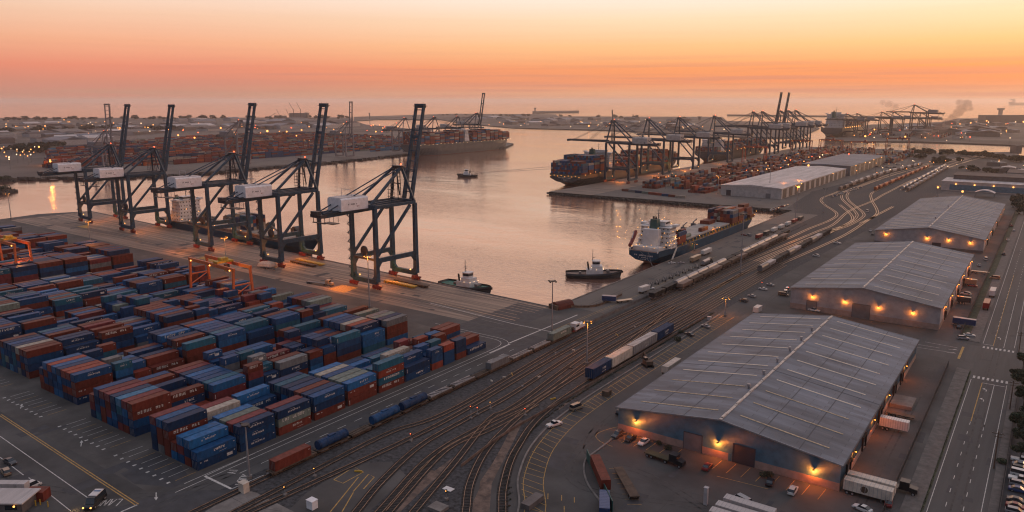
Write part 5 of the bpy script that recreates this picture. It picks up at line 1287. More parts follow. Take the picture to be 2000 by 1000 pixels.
g_ = G(897, 561); tug('green-decked tug moored at the quay edge right of the closest crane', (g_[0] - 1.5, quayY(g_[0]) + 9.0, WZ), -pi / 2 + ang, 'hull_dark', 'deck_green', L=36, B=11.5, scale=1.0)
g_ = G(1155, 541, WZ); tug('black-hulled tug with lit deckhouse beside the blue freighter\'s stern', (g_[0] + 1, g_[1] + 1, WZ), radians(-90 + 32), 'hull_dark', 'deck', L=34, B=12, scale=.98)
g_ = G(913, 341); tug('small tug under way in mid-harbour trailing a thin wake', (g_[0], g_[1], WZ), radians(35.5 + 95 - 10), 'hull_dark', 'deck', L=28, B=10, scale=1.0)
# the wake: a slightly rough lane on the water
wk = MB(); a = G(931, 338, WZ); b = G(1100, 326, WZ); d_ = Vector((b[0] - a[0], b[1] - a[1], 0)); nn_ = Vector((-d_.y, d_.x, 0)).normalized()
for s_ in (-1, 1):
    for k in range(50):
        t0, t1 = k / 50, (k + .7) / 50; w0, w1 = 2 + t0 * 15, 2 + t1 * 15
        p = Vector((a[0], a[1], WZ)) + d_ * t0 + nn_ * s_ * w0; q = Vector((a[0], a[1], WZ)) + d_ * t1 + nn_ * s_ * w1; wk.beam(p, q, .9 * (1 - t0 * .5), .5)
tag(wk.build('wake', mat('foam', (.42, .30, .25), .4)), 'thin wave line trailing behind the tug in mid-harbour', 'wake', kind='stuff')

# ------------------------------------------------------------------ road vehicles.  local +y is the front
PAINT = {'white': (.60, .57, .54), 'silver': (.30, .29, .30), 'dark grey': (.05, .05, .055), 'black': (.012, .012, .015), 'red': (.22, .02, .02), 'blue': (.03, .06, .16), 'tan': (.30, .22, .15), 'green': (.03, .06, .045)}
for k, c in PAINT.items(): M['p_' + k] = mat('car_' + k.replace(' ', '_'), c, .28, .25 if k in ('silver', 'blue') else 0, var=.05, scale=1, spec=.6)
WHEELME = None
def wheelmesh(r=.34, w=.24):
    o = MB(); o.tube((-w / 2, 0, 0), (w / 2, 0, 0), r, r, 14, 0); o.tube((-w / 2 - .01, 0, 0), (w / 2 + .01, 0, 0), r * .58, r * .58, 10, 1); return o.mesh('wheel', [M['rubber'], M['galv']])
def car(kind, col):
    L, Wd = {'sedan': (4.7, 1.84), 'van': (5.2, 1.98), 'suv': (4.8, 1.9), 'pickup': (5.6, 2.0)}[kind]
    m_ = M['p_' + col]; h = L / 2
    if kind == 'sedan': low = [(-h, .35, .72), (-h + .1, .30, .92), (-h + 1.0, .28, .98), (-.8, .28, .98), (.9, .28, .95), (h - .9, .28, .88), (h - .15, .30, .74), (h, .38, .58)]; cab = [(-1.75, .97, .97), (-1.0, .96, 1.42), (.25, .95, 1.44), (1.05, .94, .95)]
    elif kind == 'suv': low = [(-h, .4, .95), (-h + .1, .35, 1.08), (-.8, .32, 1.08), (.9, .32, 1.06), (h - .9, .32, 1.0), (h - .12, .35, .86), (h, .42, .7)]; cab = [(-h + .12, 1.05, 1.07), (-h + .45, 1.05, 1.68), (.3, 1.04, 1.72), (1.15, 1.04, 1.05)]
    elif kind == 'van': low = [(-h, .4, 1.1), (-h + .05, .35, 1.15), (1.2, .32, 1.15), (h - .5, .32, 1.05), (h - .1, .35, .85), (h, .42, .7)]; cab = [(-h + .03, 1.13, 1.14), (-h + .12, 1.13, 2.05), (1.2, 1.12, 2.05), (h - .75, 1.1, 1.12)]
    else: low = [(-h, .5, 1.02), (-.4, .4, 1.02), (.9, .35, 1.06), (h - 1.0, .35, 1.04), (h - .12, .4, .92), (h, .5, .75)]; cab = [(-.75, 1.0, 1.02), (-.5, 1.0, 1.72), (.6, 1.0, 1.74), (1.3, 1.0, 1.04)]
    o = MB(); rings = []
    for y, z0, z1 in low:
        w = Wd / 2 * (.90 if abs(y) > h - .2 else 1); rings.append([(-w, y, z0), (w, y, z0), (w, y, (z0 + z1) / 2 + .1), (w * .93, y, z1), (-w * .93, y, z1), (-w, y, (z0 + z1) / 2 + .1)])
    o.loft(rings, 0)
    ry0, ry1, zt = cab[1][0], cab[2][0], cab[1][2]
    o.loft([[(-Wd * .37, ry0 + .1, zt - .04), (Wd * .37, ry0 + .1, zt - .04), (Wd * .37, ry1 - .05, zt - .02), (-Wd * .37, ry1 - .05, zt - .02)], [(-Wd * .36, ry0 + .12, zt + .05), (Wd * .36, ry0 + .12, zt + .05), (Wd * .36, ry1 - .08, zt + .05), (-Wd * .36, ry1 - .08, zt + .05)]], 0)
    if kind == 'pickup': o.box(-Wd * .42, Wd * .42, -h + .12, -.8, 1.0, 1.03, 0)
    body = o.mesh('car_body', [m_])
    g = MB(); g.loft([[(-Wd * .45, y, z0), (Wd * .45, y, z0), (Wd * .38, y, max(z1, z0 + .01)), (-Wd * .38, y, max(z1, z0 + .01))] for y, z0, z1 in cab], 0)
    glass = g.mesh('cabin_glass', [M['glass']]); wm = wheelmesh(.34 if kind == 'sedan' else .38)
    hl = MB().box(-.16, .16, -.03, .03, -.08, .08).mesh('headlight', [M['crane_white']]); tl = MB().box(-.14, .14, -.03, .03, -.09, .09).mesh('tail_light', [M['red_steel']])
    r = put('parked_car', body); put('cabin_glass', glass, r)
    for x in (-Wd / 2 + .12, Wd / 2 - .12):
        for y in (-h + .95, h - .95): put('wheel', wm, r, (x, y, .34 if kind == 'sedan' else .38))
        put('headlight', hl, r, (x * .82, h - .02, .62 if kind == 'sedan' else .8)); put('tail_light', tl, r, (x * .82, -h + .0, .8 if kind == 'sedan' else .95))
    return r
CARS = {}
KN = {'sedan': 'sedan', 'van': 'van', 'suv': 'SUV', 'pickup': 'pickup truck'}
def park(x, y, rz, kind, col, label, group=None):
    k = (kind, col)
    if k not in CARS: CARS[k] = car(kind, col); r = CARS[k]; r.location = (x, y, .03); r.rotation_euler = (0, 0, rz); r['first'] = 1; del r['first']
    else: r = dup(CARS[k], (x, y, .03), rz)
    r['category'] = 'car' if kind in ('sedan', 'suv') else ('van' if kind == 'van' else 'pickup truck'); r['label'] = label
    if group: r['group'] = group
    elif 'group' in r: del r['group']
    return r
KINDS_ = ['sedan', 'suv', 'sedan', 'van', 'sedan', 'pickup']; COLS_ = ['white', 'silver', 'dark grey', 'black', 'white', 'red', 'silver', 'blue', 'white']
# car lot at the bottom right
R = random.Random(8)
lot = [('pickup', 'white'), ('sedan', 'silver'), ('suv', 'dark grey'), ('van', 'white'), ('pickup', 'white'), ('suv', 'silver'), ('sedan', 'blue'), None, ('sedan', 'dark grey'), ('sedan', 'red'), ('suv', 'silver'), ('sedan', 'white')]
for k, c in enumerate(lot):
    if not c: continue
    y = 244 - k * 3.35; park(2.1 + .25 * R.random(), y, -pi / 2 + R.uniform(-.05, .05), c[0], c[1], '%s %s, %s from the tree end of the line in the car lot' % (c[1], KN[c[0]], ORD[k]), 'cars in line in the car lot')
# cars before the blue gable
for x, c, lab in ((-98.4, ('suv', 'dark grey'), 'dark SUV at the left corner of the blue warehouse gable'), (-94.2, ('sedan', 'black'), 'black sedan second from the corner before the blue gable'), (-89.8, ('sedan', 'white'), 'white sedan third from the corner before the blue gable')):
    park(x, 192.8, pi * .98, c[0], c[1], lab, 'cars parked before the blue gable')
for px, py, c, lab, a in ((1381, 915, ('sedan', 'red'), 'red sedan parked between the two roller doors of the blue warehouse', .03), (1548, 962, ('suv', 'white'), 'white SUV under the right lamp of the blue gable', .03), (1504, 945, ('sedan', 'black'), 'dark car half hidden by a bush before the blue gable', .1),
                          (1213, 808, ('suv', 'black'), 'black SUV tucked at the left side wall of the blue warehouse', .0), (1448, 982, ('van', 'silver'), 'silver van at the bottom edge among the pale trailers', 1.2), (1684, 997, ('sedan', 'white'), 'white car cut by the bottom edge right of the loading dock', 1.3)):
    g_ = G(px, py); park(g_[0], g_[1], a, c[0], c[1], lab)
# along the kerb
for px, py, c, lab, a in ((1082, 832, ('pickup', 'white'), 'white pickup parked on the curved row of marked bays', radians(-18)), (1126, 799, ('van', 'tan'), 'tan van farther up the curved row of marked bays', radians(-12)), (1346, 655, ('sedan', 'dark grey'), 'dark sedan by the low wall beside the outer rail track', 1.2), (1378, 639, ('sedan', 'silver'), 'silver sedan just beyond the dark one by the outer track', 1.2),
                          (1452, 589, ('suv', 'dark grey'), 'dark SUV first of four cars left of the grey warehouse', 1.25), (1468, 580, ('sedan', 'silver'), 'silver sedan second of four cars left of the grey warehouse', 1.25), (1490, 566, ('sedan', 'white'), 'white sedan third of four cars left of the grey warehouse', 1.25), (1504, 558, ('sedan', 'silver'), 'silver car last of four left of the grey warehouse', 1.25),
                          (1594, 501, ('suv', 'white'), 'white SUV on the service road beside the grey warehouse roof', 1.1), (1635, 476, ('pickup', 'white'), 'white pickup on the service road near the third warehouse', 1.1), (1312, 515, ('sedan', 'white'), 'white car on the quay beside the freighter stern', -.6), (1330, 515, ('sedan', 'silver'), 'silver car on the quay beside the freighter stern', -.6), (1353, 506, ('sedan', 'white'), 'white car parked behind the two quayside trailers', -.6),
                          (1452, 460, ('sedan', 'red'), 'small red car on the quay road near the freighter bow', 1.0), (1462, 461, ('suv', 'silver'), 'silver SUV beside the small red car on the quay', 1.0), (1694, 414, ('van', 'white'), 'white van on the road left of the third warehouse', 0), (1881, 663, ('suv', 'silver'), 'silver SUV parked beside the grey warehouse yard gate', -1.2), (1893, 657, ('sedan', 'white'), 'white sedan behind the silver SUV at the yard gate', -1.2),
                          (1268, 565, ('pickup', 'white'), 'white pickup hauling a small cabin on the quay road', -.9)):
    g_ = G(px, py); park(g_[0], g_[1], a, c[0], c[1], lab)
# rows of little cars farther off; nothing in the photograph tells them apart
for a, b, n, lab, grp in ((( 1625, 385), (1675, 368), 14, 'one of the small cars parked in rows beside the far rail yard', 'cars beside the far rail yard'), ((1645, 378), (1682, 366), 10, 'one of the small cars parked in rows beside the far rail yard', 'cars beside the far rail yard'), ((1700, 320), (1760, 322), 20, 'one of the cars in the big lot beyond the pier sheds', 'cars in the far lot'), ((1690, 325), (1750, 328), 18, 'one of the cars in the big lot beyond the pier sheds', 'cars in the far lot'),
                          ((1935, 315), (1965, 322), 10, 'one of the cars in the distant lot near the far channel', 'cars in the distant lot'), ((1960, 330), (1995, 330), 9, 'one of the cars in the distant lot near the far channel', 'cars in the distant lot'), ((1505, 412), (1540, 400), 7, 'one of the small cars on the road round the basin end', 'cars round the basin end')):
    A, B = G(*a), G(*b)
    for k in range(n):
        t = (k + .5 * R.random()) / n; park(A[0] + (B[0] - A[0]) * t, A[1] + (B[1] - A[1]) * t, R.choice((0, pi / 2)) + R.uniform(-.1, .1), R.choice(KINDS_), R.choice(COLS_), lab, grp)
for k, (px, py) in enumerate(((1985, 395), (1978, 405), (1990, 418), (1975, 442), (1980, 452), (1968, 470), (1985, 372), (1960, 498), (1935, 432), (1932, 452))):
    g_ = G(px, py); park(g_[0], g_[1], .1, R.choice(KINDS_), R.choice(COLS_), '%s car up the yard lane beside the third warehouse fence' % ORD[k], 'cars in the third warehouse yard')

for k, (px, py, kd, cl, lab) in enumerate(((1872, 640, 'sedan', 'dark grey', 'dark sedan beside the near corner trailer of the grey warehouse'), (1886, 576, 'suv', 'white', 'white SUV midway down the yard beside the grey warehouse docks'), (1900, 560, 'sedan', 'red', 'red sedan in the yard beside the grey warehouse docks'), (1912, 520, 'sedan', 'silver', 'silver sedan at the top of the grey warehouse yard'), (1925, 508, 'van', 'white', 'white van just beyond the grey warehouse yard'),
        (1943, 545, 'van', 'tan', 'tan van by the street fence beside the grey warehouse'), (1530, 578, 'van', 'black', 'black van first in the row at the left wall of the grey warehouse'), (1534, 573, 'van', 'white', 'white van second in the row at the left wall of the grey warehouse'), (1538, 568, 'van', 'white', 'white van third in the row at the left wall of the grey warehouse'), (1590, 608, 'pickup', 'white', 'white pickup behind the blue warehouse roof, before the grey gable'), (1604, 604, 'sedan', 'blue', 'blue car before the left roller door of the grey warehouse'),
        (1700, 452, 'pickup', 'white', 'white truck at the left front corner of the third warehouse'), (1704, 459, 'sedan', 'black', 'dark car at the left front corner of the third warehouse'), (12, 925, 'suv', 'tan', 'tan SUV at the left edge above the gate booth'), (20, 905, 'sedan', 'dark grey', 'dark sedan at the left edge inside the painted loop'), (60, 955, 'van', 'white', 'white van between the cabin and the yellow bollards'),
        (1735, 985, 'sedan', 'red', 'red car at the bottom right corner of the blue warehouse yard'), (1940, 300, 'van', 'white', 'white van near the far channel end'), (1225, 800, 'sedan', 'silver', 'silver sedan beside the left wall of the blue warehouse'))):
    g_ = G(px, py); park(g_[0], g_[1], (.1, 1.4, -1.5, .2)[k % 4], kd, cl, lab)
# trucks and trailers
def truck_cab(col, nm='semi_truck'):
    o = MB(); o.box(-1.2, 1.2, 0, 2.3, 1.0, 3.3, 0); o.loft([[(-1.15, 2.3, .8), (1.15, 2.3, .8), (1.15, 2.3, 2.1), (-1.15, 2.3, 2.1)], [(-1.0, 4.2, .7), (1.0, 4.2, .7), (1.0, 4.2, 1.8), (-1.0, 4.2, 1.8)]], 0); o.box(-.5, .5, -4, 0, .8, 1.1, 1); return o.mesh('cab', [M['p_' + col], M['black']])
def trailer(label, loc, rz, col='white', L=13.6, cab=None, kind='box', h=2.75, group=None, catg='trailer', m_=None):
    r = thing('trailer' if cab is None else 'truck', label, catg if cab is None else 'truck', loc, rz, group); mm = m_ or M['p_' + col]
    if kind == 'box':
        o = MB(); o.box(-1.28, 1.28, 0, L, 1.2, 1.2 + h)
        b = o.build('box_body', mm, r); o = MB()
        for k in range(12): o.box(-1.31, 1.31, .4 + k * L / 12, .5 + k * L / 12, 1.25, 1.2 + h + .02)
        o.build('frame_rib', M['galv'] if col == 'white' else mm, b)
    elif kind == 'flat':
        o = MB(); o.box(-1.28, 1.28, 0, L, 1.05, 1.25); o.box(-.5, .5, .3, L - .3, .7, 1.05); o.build('deck', mm, r)
    elif kind == 'chassis':
        o = MB(); o.box(-.55, -.3, 0, L, .9, 1.2); o.box(.3, .55, 0, L, .9, 1.2)
        for k in range(5): o.box(-1.2, 1.2, .2 + k * (L - .6) / 4, .5 + k * (L - .6) / 4, .9, 1.15)
        o.build('chassis', mm, r)
    elif kind == 'tank':
        o = MB(); o.tube((0, .3, 2.3), (0, L - .3, 2.3), 1.25, 1.25, 14); o.box(-1.1, 1.1, .2, L, 1.0, 1.15); o.build('tank', mm, r)
    wm = wheelmesh(.5, .5)
    for y in (1.0, 2.3): 
        for x in (-.95, .95): put('wheel', wm, r, (x, y, .5))
    if cab:
        put('cab', truck_cab(cab), r, (0, L + .3, 0)); MB().box(-1.1, 1.1, L + .28 + 2.31, L + .28 + 2.36, 2.2, 3.0).build('windscreen', M['glass'], r)
        for y in (L + 3.6, L - .8):
            for x in (-1, 1): put('wheel', wm, r, (x, y, .5))
    else: MB().box(-.9, .9, L - 2.6, L - 2.3, .1, 1.0).build('landing_leg', M['steel'], r)
    return r
# bottom edge white trailers
for k, (a, b) in enumerate((((1416, 968), (1514, 998)), ((1400, 981), (1490, 1008)), ((1388, 993), (1478, 1020)))):
    A, B = G(*a, 3.9), G(*b, 3.9); trailer(['uppermost', 'middle', 'lowest'][k] + ' of three pale trailers side by side at the bottom edge', (A[0], A[1], 0), atan2(B[1] - A[1], B[0] - A[0]) - pi / 2, 'white', hypot(B[0] - A[0], B[1] - A[1]), group='pale trailers at the bottom edge', m_=M['whiteroof'])
g0, g1 = G(1163, 890, 3.9), G(1184, 938, 3.9); trailer('rust red box trailer standing inside the curved solid fence', (g1[0], g1[1], 0), atan2(g0[1] - g1[1], g0[0] - g1[0]) - pi / 2, 'red', 14.5, m_=M['c_brown'])
g0, g1 = G(1210, 925), G(1240, 978); trailer('empty low trailer frame with brown machinery beside the rust red trailer', (g1[0], g1[1], 0), atan2(g0[1] - g1[1], g0[0] - g1[0]) - pi / 2, 'tan', 16, kind='flat', m_=M['wood'])
g_ = G(1196, 990); trailer('blue and pink graffiti-marked low trailer behind the rust red one', (g_[0] + 1, g_[1] - 6, 0), .5, 'blue', 9, kind='box', h=1.6)
g_ = G(1285, 893); t_ = trailer('old olive-green flatbed truck with dark cab before the blue warehouse', (g_[0] - 3.4, g_[1] - .5, 0), radians(-96), 'green', 7.6, cab='black', kind='flat', m_=mat('olive', (.06, .055, .025), .7))
# loading side of the blue warehouse
for k, (Y, lab, kind, col, m_) in enumerate(((197.8, 'pale box trailer with a dark round emblem at the blue warehouse\'s nearest dock', 'box', 'white', 'canvas'), (201.6, 'second pale box trailer at the nearest dock of the blue warehouse', 'box', 'white', 'canvas'), (206.5, 'black flatbed truck at the blue warehouse side wall', 'flat', 'black', None),
                                             (246, 'white box truck lit orange at the middle dock of the blue warehouse', 'box', 'white', None), (258, 'open brown dump trailer at the third dock of the blue warehouse', 'flat', 'tan', 'wood'))):
    t_ = trailer(lab, (-35, Y, 0), -pi / 2, col, 11.5 if k < 3 else 8, cab='black' if k == 2 else None, kind=kind, m_=M[m_] if m_ else None)
    if k == 0: MB().tube((1.285, 5, 2.5), (1.30, 5, 2.5), .9, .9, 14).build('emblem', M['wood'], t_)
MB_ = MB(); MB_.box(-35.6, -29, 266, 276, 0, 1.2); tag(MB_.build('loading_platform', M['concrete']), 'raised concrete loading platform on the side of the blue warehouse', 'platform')
for k, (px, py, L, col, lab, kd) in enumerate(((1926, 602, 11, 'red', 'red trailer with pale roof parked by the grey warehouse fence', 'box'), (1938, 578, 10, 'white', 'white bus-like trailer parked by the grey warehouse fence', 'box'), (1868, 592, 6, 'dark grey', 'dark truck at the dock of the grey warehouse', 'box'), (1878, 556, 7, 'tan', 'orange-lit truck halfway along the grey warehouse docks', 'box'), (1860, 634, 9, 'blue', 'blue-based box trailer at the near corner of the grey warehouse', 'box'), (1897, 532, 9, 'tan', 'trailer with brown load at the far docks of the grey warehouse', 'flat'))):
    g_ = G(px, py); trailer(lab, (g_[0], g_[1] - (L / 2 if k < 2 else 0), 0), 0 if k < 2 else -pi / 2, col, L, kind=kd, h=2.6)
# quay road
for px, py, rz, L, kd, cab, col, lab in ((1350, 514, 0, 13, 'box', None, 'tan', 'tan-topped trailer nearest the freighter stern on the quay'), (1372, 500, 0, 13, 'box', None, 'white', 'second trailer on the quay beside the freighter'), (1372, 520, 0, 10, 'tank', 'black', 'silver', 'silver tank truck on the quay road beside the light mast'),
                                         (1176, 590, -1.2, 7, 'box', None, 'blue', 'blue box trailer in the small yard at the water corner'), (1205, 592, -.5, 9, 'flat', None, 'tan', 'trailer with a brown load in the water corner yard'), (1250, 574, -.1, 8, 'box', None, 'white', 'white and green machine trailer on the quay road'), (1298, 734, -.0, 12, 'box', None, 'white', 'long pale trailer along the left side of the blue warehouse roof'), (1475, 615, 0, 6, 'box', None, 'white', 'small pale trailer at the far left corner of the blue warehouse')):
    g_ = G(px, py); trailer(lab, (g_[0], g_[1], 0), rz, col, L, kind=kd, cab=cab, h=2.4, m_=None if lab[0] != 'l' else M['canvas'])
for k in range(9):
    t = k / 8; A, B = G(1268, 562), G(1372, 520); trailer('%s empty chassis from the pickup in the long line on the quay road' % ORD[k], (A[0] + (B[0] - A[0]) * t, A[1] + (B[1] - A[1]) * t, 0), radians(20), 'dark grey', 9, kind='chassis', m_=M['steel'], group='empty chassis in line on the quay road')
for k in range(7):
    t = k / 6; A, B = G(1478, 468), G(1560, 432); trailer('%s trailer in the line beyond the freighter bow' % ORD[k], (A[0] + (B[0] - A[0]) * t, A[1] + (B[1] - A[1]) * t, 0), 0, R.choice(('white', 'red', 'dark grey')), 10, kind='box', h=2.2, group='trailers in line beyond the freighter bow')
# quay apron vehicles by the left cranes
for px, py, rz, kd, cab, col, L, lab in ((600, 553, -pi / 2 + .2, 'flat', 'tan', 'tan', 13, 'yard tractor with flat trailer left of the closest navy crane'), (516, 524, -pi / 2, 'chassis', None, 'dark grey', 12, 'low trailer below the second navy crane, beside a canvas-covered load'), (285, 530, -pi / 2 + .9, 'chassis', None, 'dark grey', 11, 'chassis standing near the aisle end at the quay stacks'), (350, 530, -pi / 2 + .5, 'flat', 'black', 'black', 10, 'dark truck beyond the near stacks by the apron'), (100, 556, -pi / 2, 'flat', 'white', 'white', 12, 'yard truck with lit cab in the open aisle'), (152, 553, .6, 'chassis', 'tan', 'tan', 10, 'second yard truck in the open aisle')):
    g_ = G(px, py); trailer(lab, (g_[0], g_[1], 0), rz, col, L, kind=kd, cab=cab, m_=M['steel'])
o = MB(); o.loft([[(-5, -3, 0), (5, -3, 0), (5, 3, 0), (-5, 3, 0)], [(-4.6, -2.6, 1.8), (4.6, -2.6, 1.8), (4.6, 2.6, 1.8), (-4.6, 2.6, 1.8)], [(-3.6, -1, 2.6), (3.6, -1, 2.6), (3.6, 1, 2.6), (-3.6, 1, 2.6)]]); g_ = G(522, 522)
tag(o.build('covered_load', M['canvas'], None, (*g_, .9), .2), 'cream canvas-covered load below the second navy crane', 'load')
# hatch covers lying under the cranes
for k, (x, dy, L, lab) in enumerate(((-286, -16, 24, 'long yellow-edged spreader frame under the closest navy crane'), (-282, -11, 26, 'second yellow-edged frame under the closest navy crane'), (-372, -12, 27, 'yellow lifting frame under the second navy crane'), (-372, -17, 24, 'second yellow lifting frame under the second navy crane'))):
    o = MB(); o.box(-L / 2, L / 2, -1.4, 1.4, .9, 1.3)
    for q in range(int(L / 2)): o.box(-L / 2 + q * 2, -L / 2 + q * 2 + .5, -1.5, 1.5, 0, .9)
    tag(o.build('lifting_frame', M['yellow' if k % 2 == 0 else 'wood'], None, (x, quayY(x) + dy, 0), ang), lab, 'lifting frame')
# black pickup with a lit roof sign, bottom left
g_ = G(186, 985); v = park(g_[0], g_[1], radians(215), 'van', 'black', 'black van with a white roof box and lit headlights at the bottom left'); v.scale = (1.35, 1.35, 1.25)
MB().box(-.75, .75, -1.9, .6, 2.1, 2.28).build('roof_box', M['ship_white'], v); q_ = MB().box(-.62, .62, -1.3, -.9, 2.285, 2.30).build('roof_stripe', M['c_mid_blue'], v)
for x in (-.7, .7): MB().ball((x, 2.66, .8), .17).build('lit_headlight', M['lamp_yel'], v)
point('headlamp', (g_[0] - 1.2, g_[1] - 4.4, .9), 60, col=(1, .6, .25))
# gate house and bollards, bottom-left corner
gh = thing('gate_booth', 'low white-roofed gate booth at the bottom left corner', 'booth', (*G(20, 990), 0), radians(125 - 90 + 0))
MB().box(-6, 5.2, -3.2, 3.2, 0, 2.8).build('wall', M['darkwall'], gh); MB().box(-6.6, 5.8, -3.8, 3.8, 2.8, 3.1).build('roof', M['whiteroof'], gh); MB().box(1, 4, -3.24, -3.18, 1, 2.2).build('window', M['glass'], gh); MB().ball((4, -4.2, 2.5), .25).build('wall_lamp', M['lamp_yel'], gh)
point('booth_light', (*G(52, 992), 2.2), 120, r=.3)
o = MB(); A = G(18, 952, 3); tag(MB().cbox(0, 0, 1.6, 12, 2.2, 2.8).build('site_cabin', M['whiteroof'], None, (*G(10, 962), 0), radians(35)), 'long narrow white-topped cabin beside the gate booth', 'cabin')
tag(MB().cbox(0, 0, 1.3, 5, 3.2, 2.6).build('waste_container', M['c_brown'], None, (*G(74, 974), 0), radians(35)), 'brown metal waste box behind the yellow bollards', 'waste box')
for k, (px, py) in enumerate(((34, 996), (70, 988), (79, 986), (94, 990), (52, 958), (88, 972))):
    tag(MB().tube((0, 0, 0), (0, 0, 1.5), .16, .16, 8).build('bollard', M['yellow'], None, (*G(px, py), 0)), ['yellow bollard nearest the left edge by the gate booth', 'yellow bollard left of a pair by the brown waste box', 'yellow bollard right of a pair by the brown waste box', 'yellow bollard nearest the white road edge line', 'yellow bollard behind the white roof of the gate booth', 'yellow bollard just behind the brown waste box'][k], 'bollard', 'yellow bollards at the gate')

# ------------------------------------------------------------------ trains
def bogies(r, L, mt='wood', z=.28):
    wm = MB().tube((-.95, 0, 0), (.95, 0, 0), .45, .45, 10).mesh('wheelset', [M['rustrail']])
    for y in (1.4, 3.2, L - 3.2, L - 1.4): put('wheelset', wm, r, (0, y, z + .45))
    o = MB(); o.box(-1.2, 1.2, .9, 3.7, z + .45, z + .8); o.box(-1.2, 1.2, L - 3.7, L - .9, z + .45, z + .8); o.box(-.3, .3, -.7, L + .7, z + .7, z + .95); o.build('bogie_frame', M['steel'], r)
def wagon(kind, label, loc, rz=0, L=14.0, col='wood', group='goods wagons', cat='wagon', scale=1):
    r = thing('rail_wagon', label, cat, loc, rz, group); bogies(r, L)
    if scale != 1: r.scale = (scale, 1, scale)
    m_ = M[col] if col in M else M['c_' + col]
    if kind == 'flat':
        o = MB(); o.box(-1.35, 1.35, 0, L, 1.15, 1.35); o.box(-1.3, -1.15, 0, L, .85, 1.15); o.box(1.15, 1.3, 0, L, .85, 1.15)
        for k in range(9): o.box(1.3, 1.42, .6 + k * (L - 1.4) / 8, .8 + k * (L - 1.4) / 8, .75, 1.3); o.box(-1.0, 1.0, .6 + k * (L - 1.4) / 8, .9 + k * (L - 1.4) / 8, 1.35, 1.5)
        o.build('deck', m_, r)
    elif kind == 'hopper':
        o = MB(); o.loft([[(-.6, 1.6, .95), (.6, 1.6, .95), (.6, L - 1.6, .95), (-.6, L - 1.6, .95)], [(-1.5, .2, 2.0), (1.5, .2, 2.0), (1.5, L - .2, 2.0), (-1.5, L - .2, 2.0)], [(-1.55, .2, 3.8), (1.55, .2, 3.8), (1.55, L - .2, 3.8), (-1.55, L - .2, 3.8)]])
        for k in range(8): o.box(1.5, 1.66, .5 + k * (L - 1) / 8, .65 + k * (L - 1) / 8, 2.0, 3.8)
        o.build('body', m_, r)
        if col == 'steel' or col == 'black': MB().box(-1.35, 1.35, .4, L - .4, 3.8, 3.84).build('load', M['rock'], r)
    elif kind == 'covered':
        rs = []
        for y in (.1, L - .1): rs.append([(-1.5, y, 1.0), (1.5, y, 1.0), (1.55, y, 3.2), (1.1, y, 4.1), (.4, y, 4.4), (-.4, y, 4.4), (-1.1, y, 4.1), (-1.55, y, 3.2)])
        o = MB(); o.loft(rs); o.build('body', m_, r); MB().box(-.35, .35, .4, L - .4, 4.4, 4.5).build('roof_walk', M['galv'], r)
    elif kind == 'box':
        o = MB(); o.box(-1.5, 1.5, .05, L - .05, 1.05, 4.3)
        for k in range(13): o.box(1.5, 1.56, .2 + k * (L - .5) / 12, .32 + k * (L - .5) / 12, 1.1, 4.2); o.box(-1.4, 1.4, .2 + k * (L - .5) / 12, .3 + k * (L - .5) / 12, 4.3, 4.36)
        b = o.build('body', m_, r); p = MB(); scribble(p, (1.57, L * .45, 2.5), (0, 1, 0), (0, 0, 1), 3.4, .9, 5, L, 0); scribble(p, (1.57, L * .48, 1.6), (0, 1, 0), (0, 0, 1), 2.8, .5, 4, L + 1, 0); p.build('lettering', M['white_paint'], b)
        d = MB()
        for k in range(4): d.box(-1.2 + k * .7, -1.1 + k * .7, -.03, .05, 1.3, 4.1)
        d.build('end_rib', M['steel'], b)
    elif kind == 'tank':
        o = MB(); o.tube((0, .6, 2.55), (0, L - .6, 2.55), 1.35, 1.35, 16)
        for k in range(5): o.tube((0, 1 + k * (L - 2.1) / 4, 2.55), (0, 1.15 + k * (L - 2.1) / 4, 2.55), 1.42, 1.42, 16)
        o.box(-.5, .5, L * .4, L * .6, 3.8, 4.15); o.build('tank', m_, r); MB().box(-1.3, 1.3, 0, L, 1.05, 1.2).build('deck', M['wood'], r)
    return r
TX = -163.4
y = 115.5; kinds = [('flatc', 15.5, 'rust red container wagon nearest the crossing, first in the near train'), ('tank', 12, 'first wagon with a blue covered load in the near train'), ('flat', 8, 'empty brown flat wagon between the blue loads'), ('tank2', 12.5, 'second blue tank-shaped load in the near train'), ('tank3', 12.5, 'third and longest blue cylindrical load in the near train'),
                    ('flatm', 12, 'empty wagon with pale machinery frames, after the blue loads'), ('flatm', 12, 'second wagon with pale machinery frames in the near train'), ('flat', 7, 'short dark empty wagon before the grey container'), ('flatg', 14, 'wagon with a plain grey container midway along the near train'), ('flatw', 14, 'long empty skeleton wagon with white cross frames'), ('flatw', 13, 'second empty skeleton wagon with white cross frames'), ('flatG', 16, 'wagon with the pale grey lettered container at the far end of the near train')]
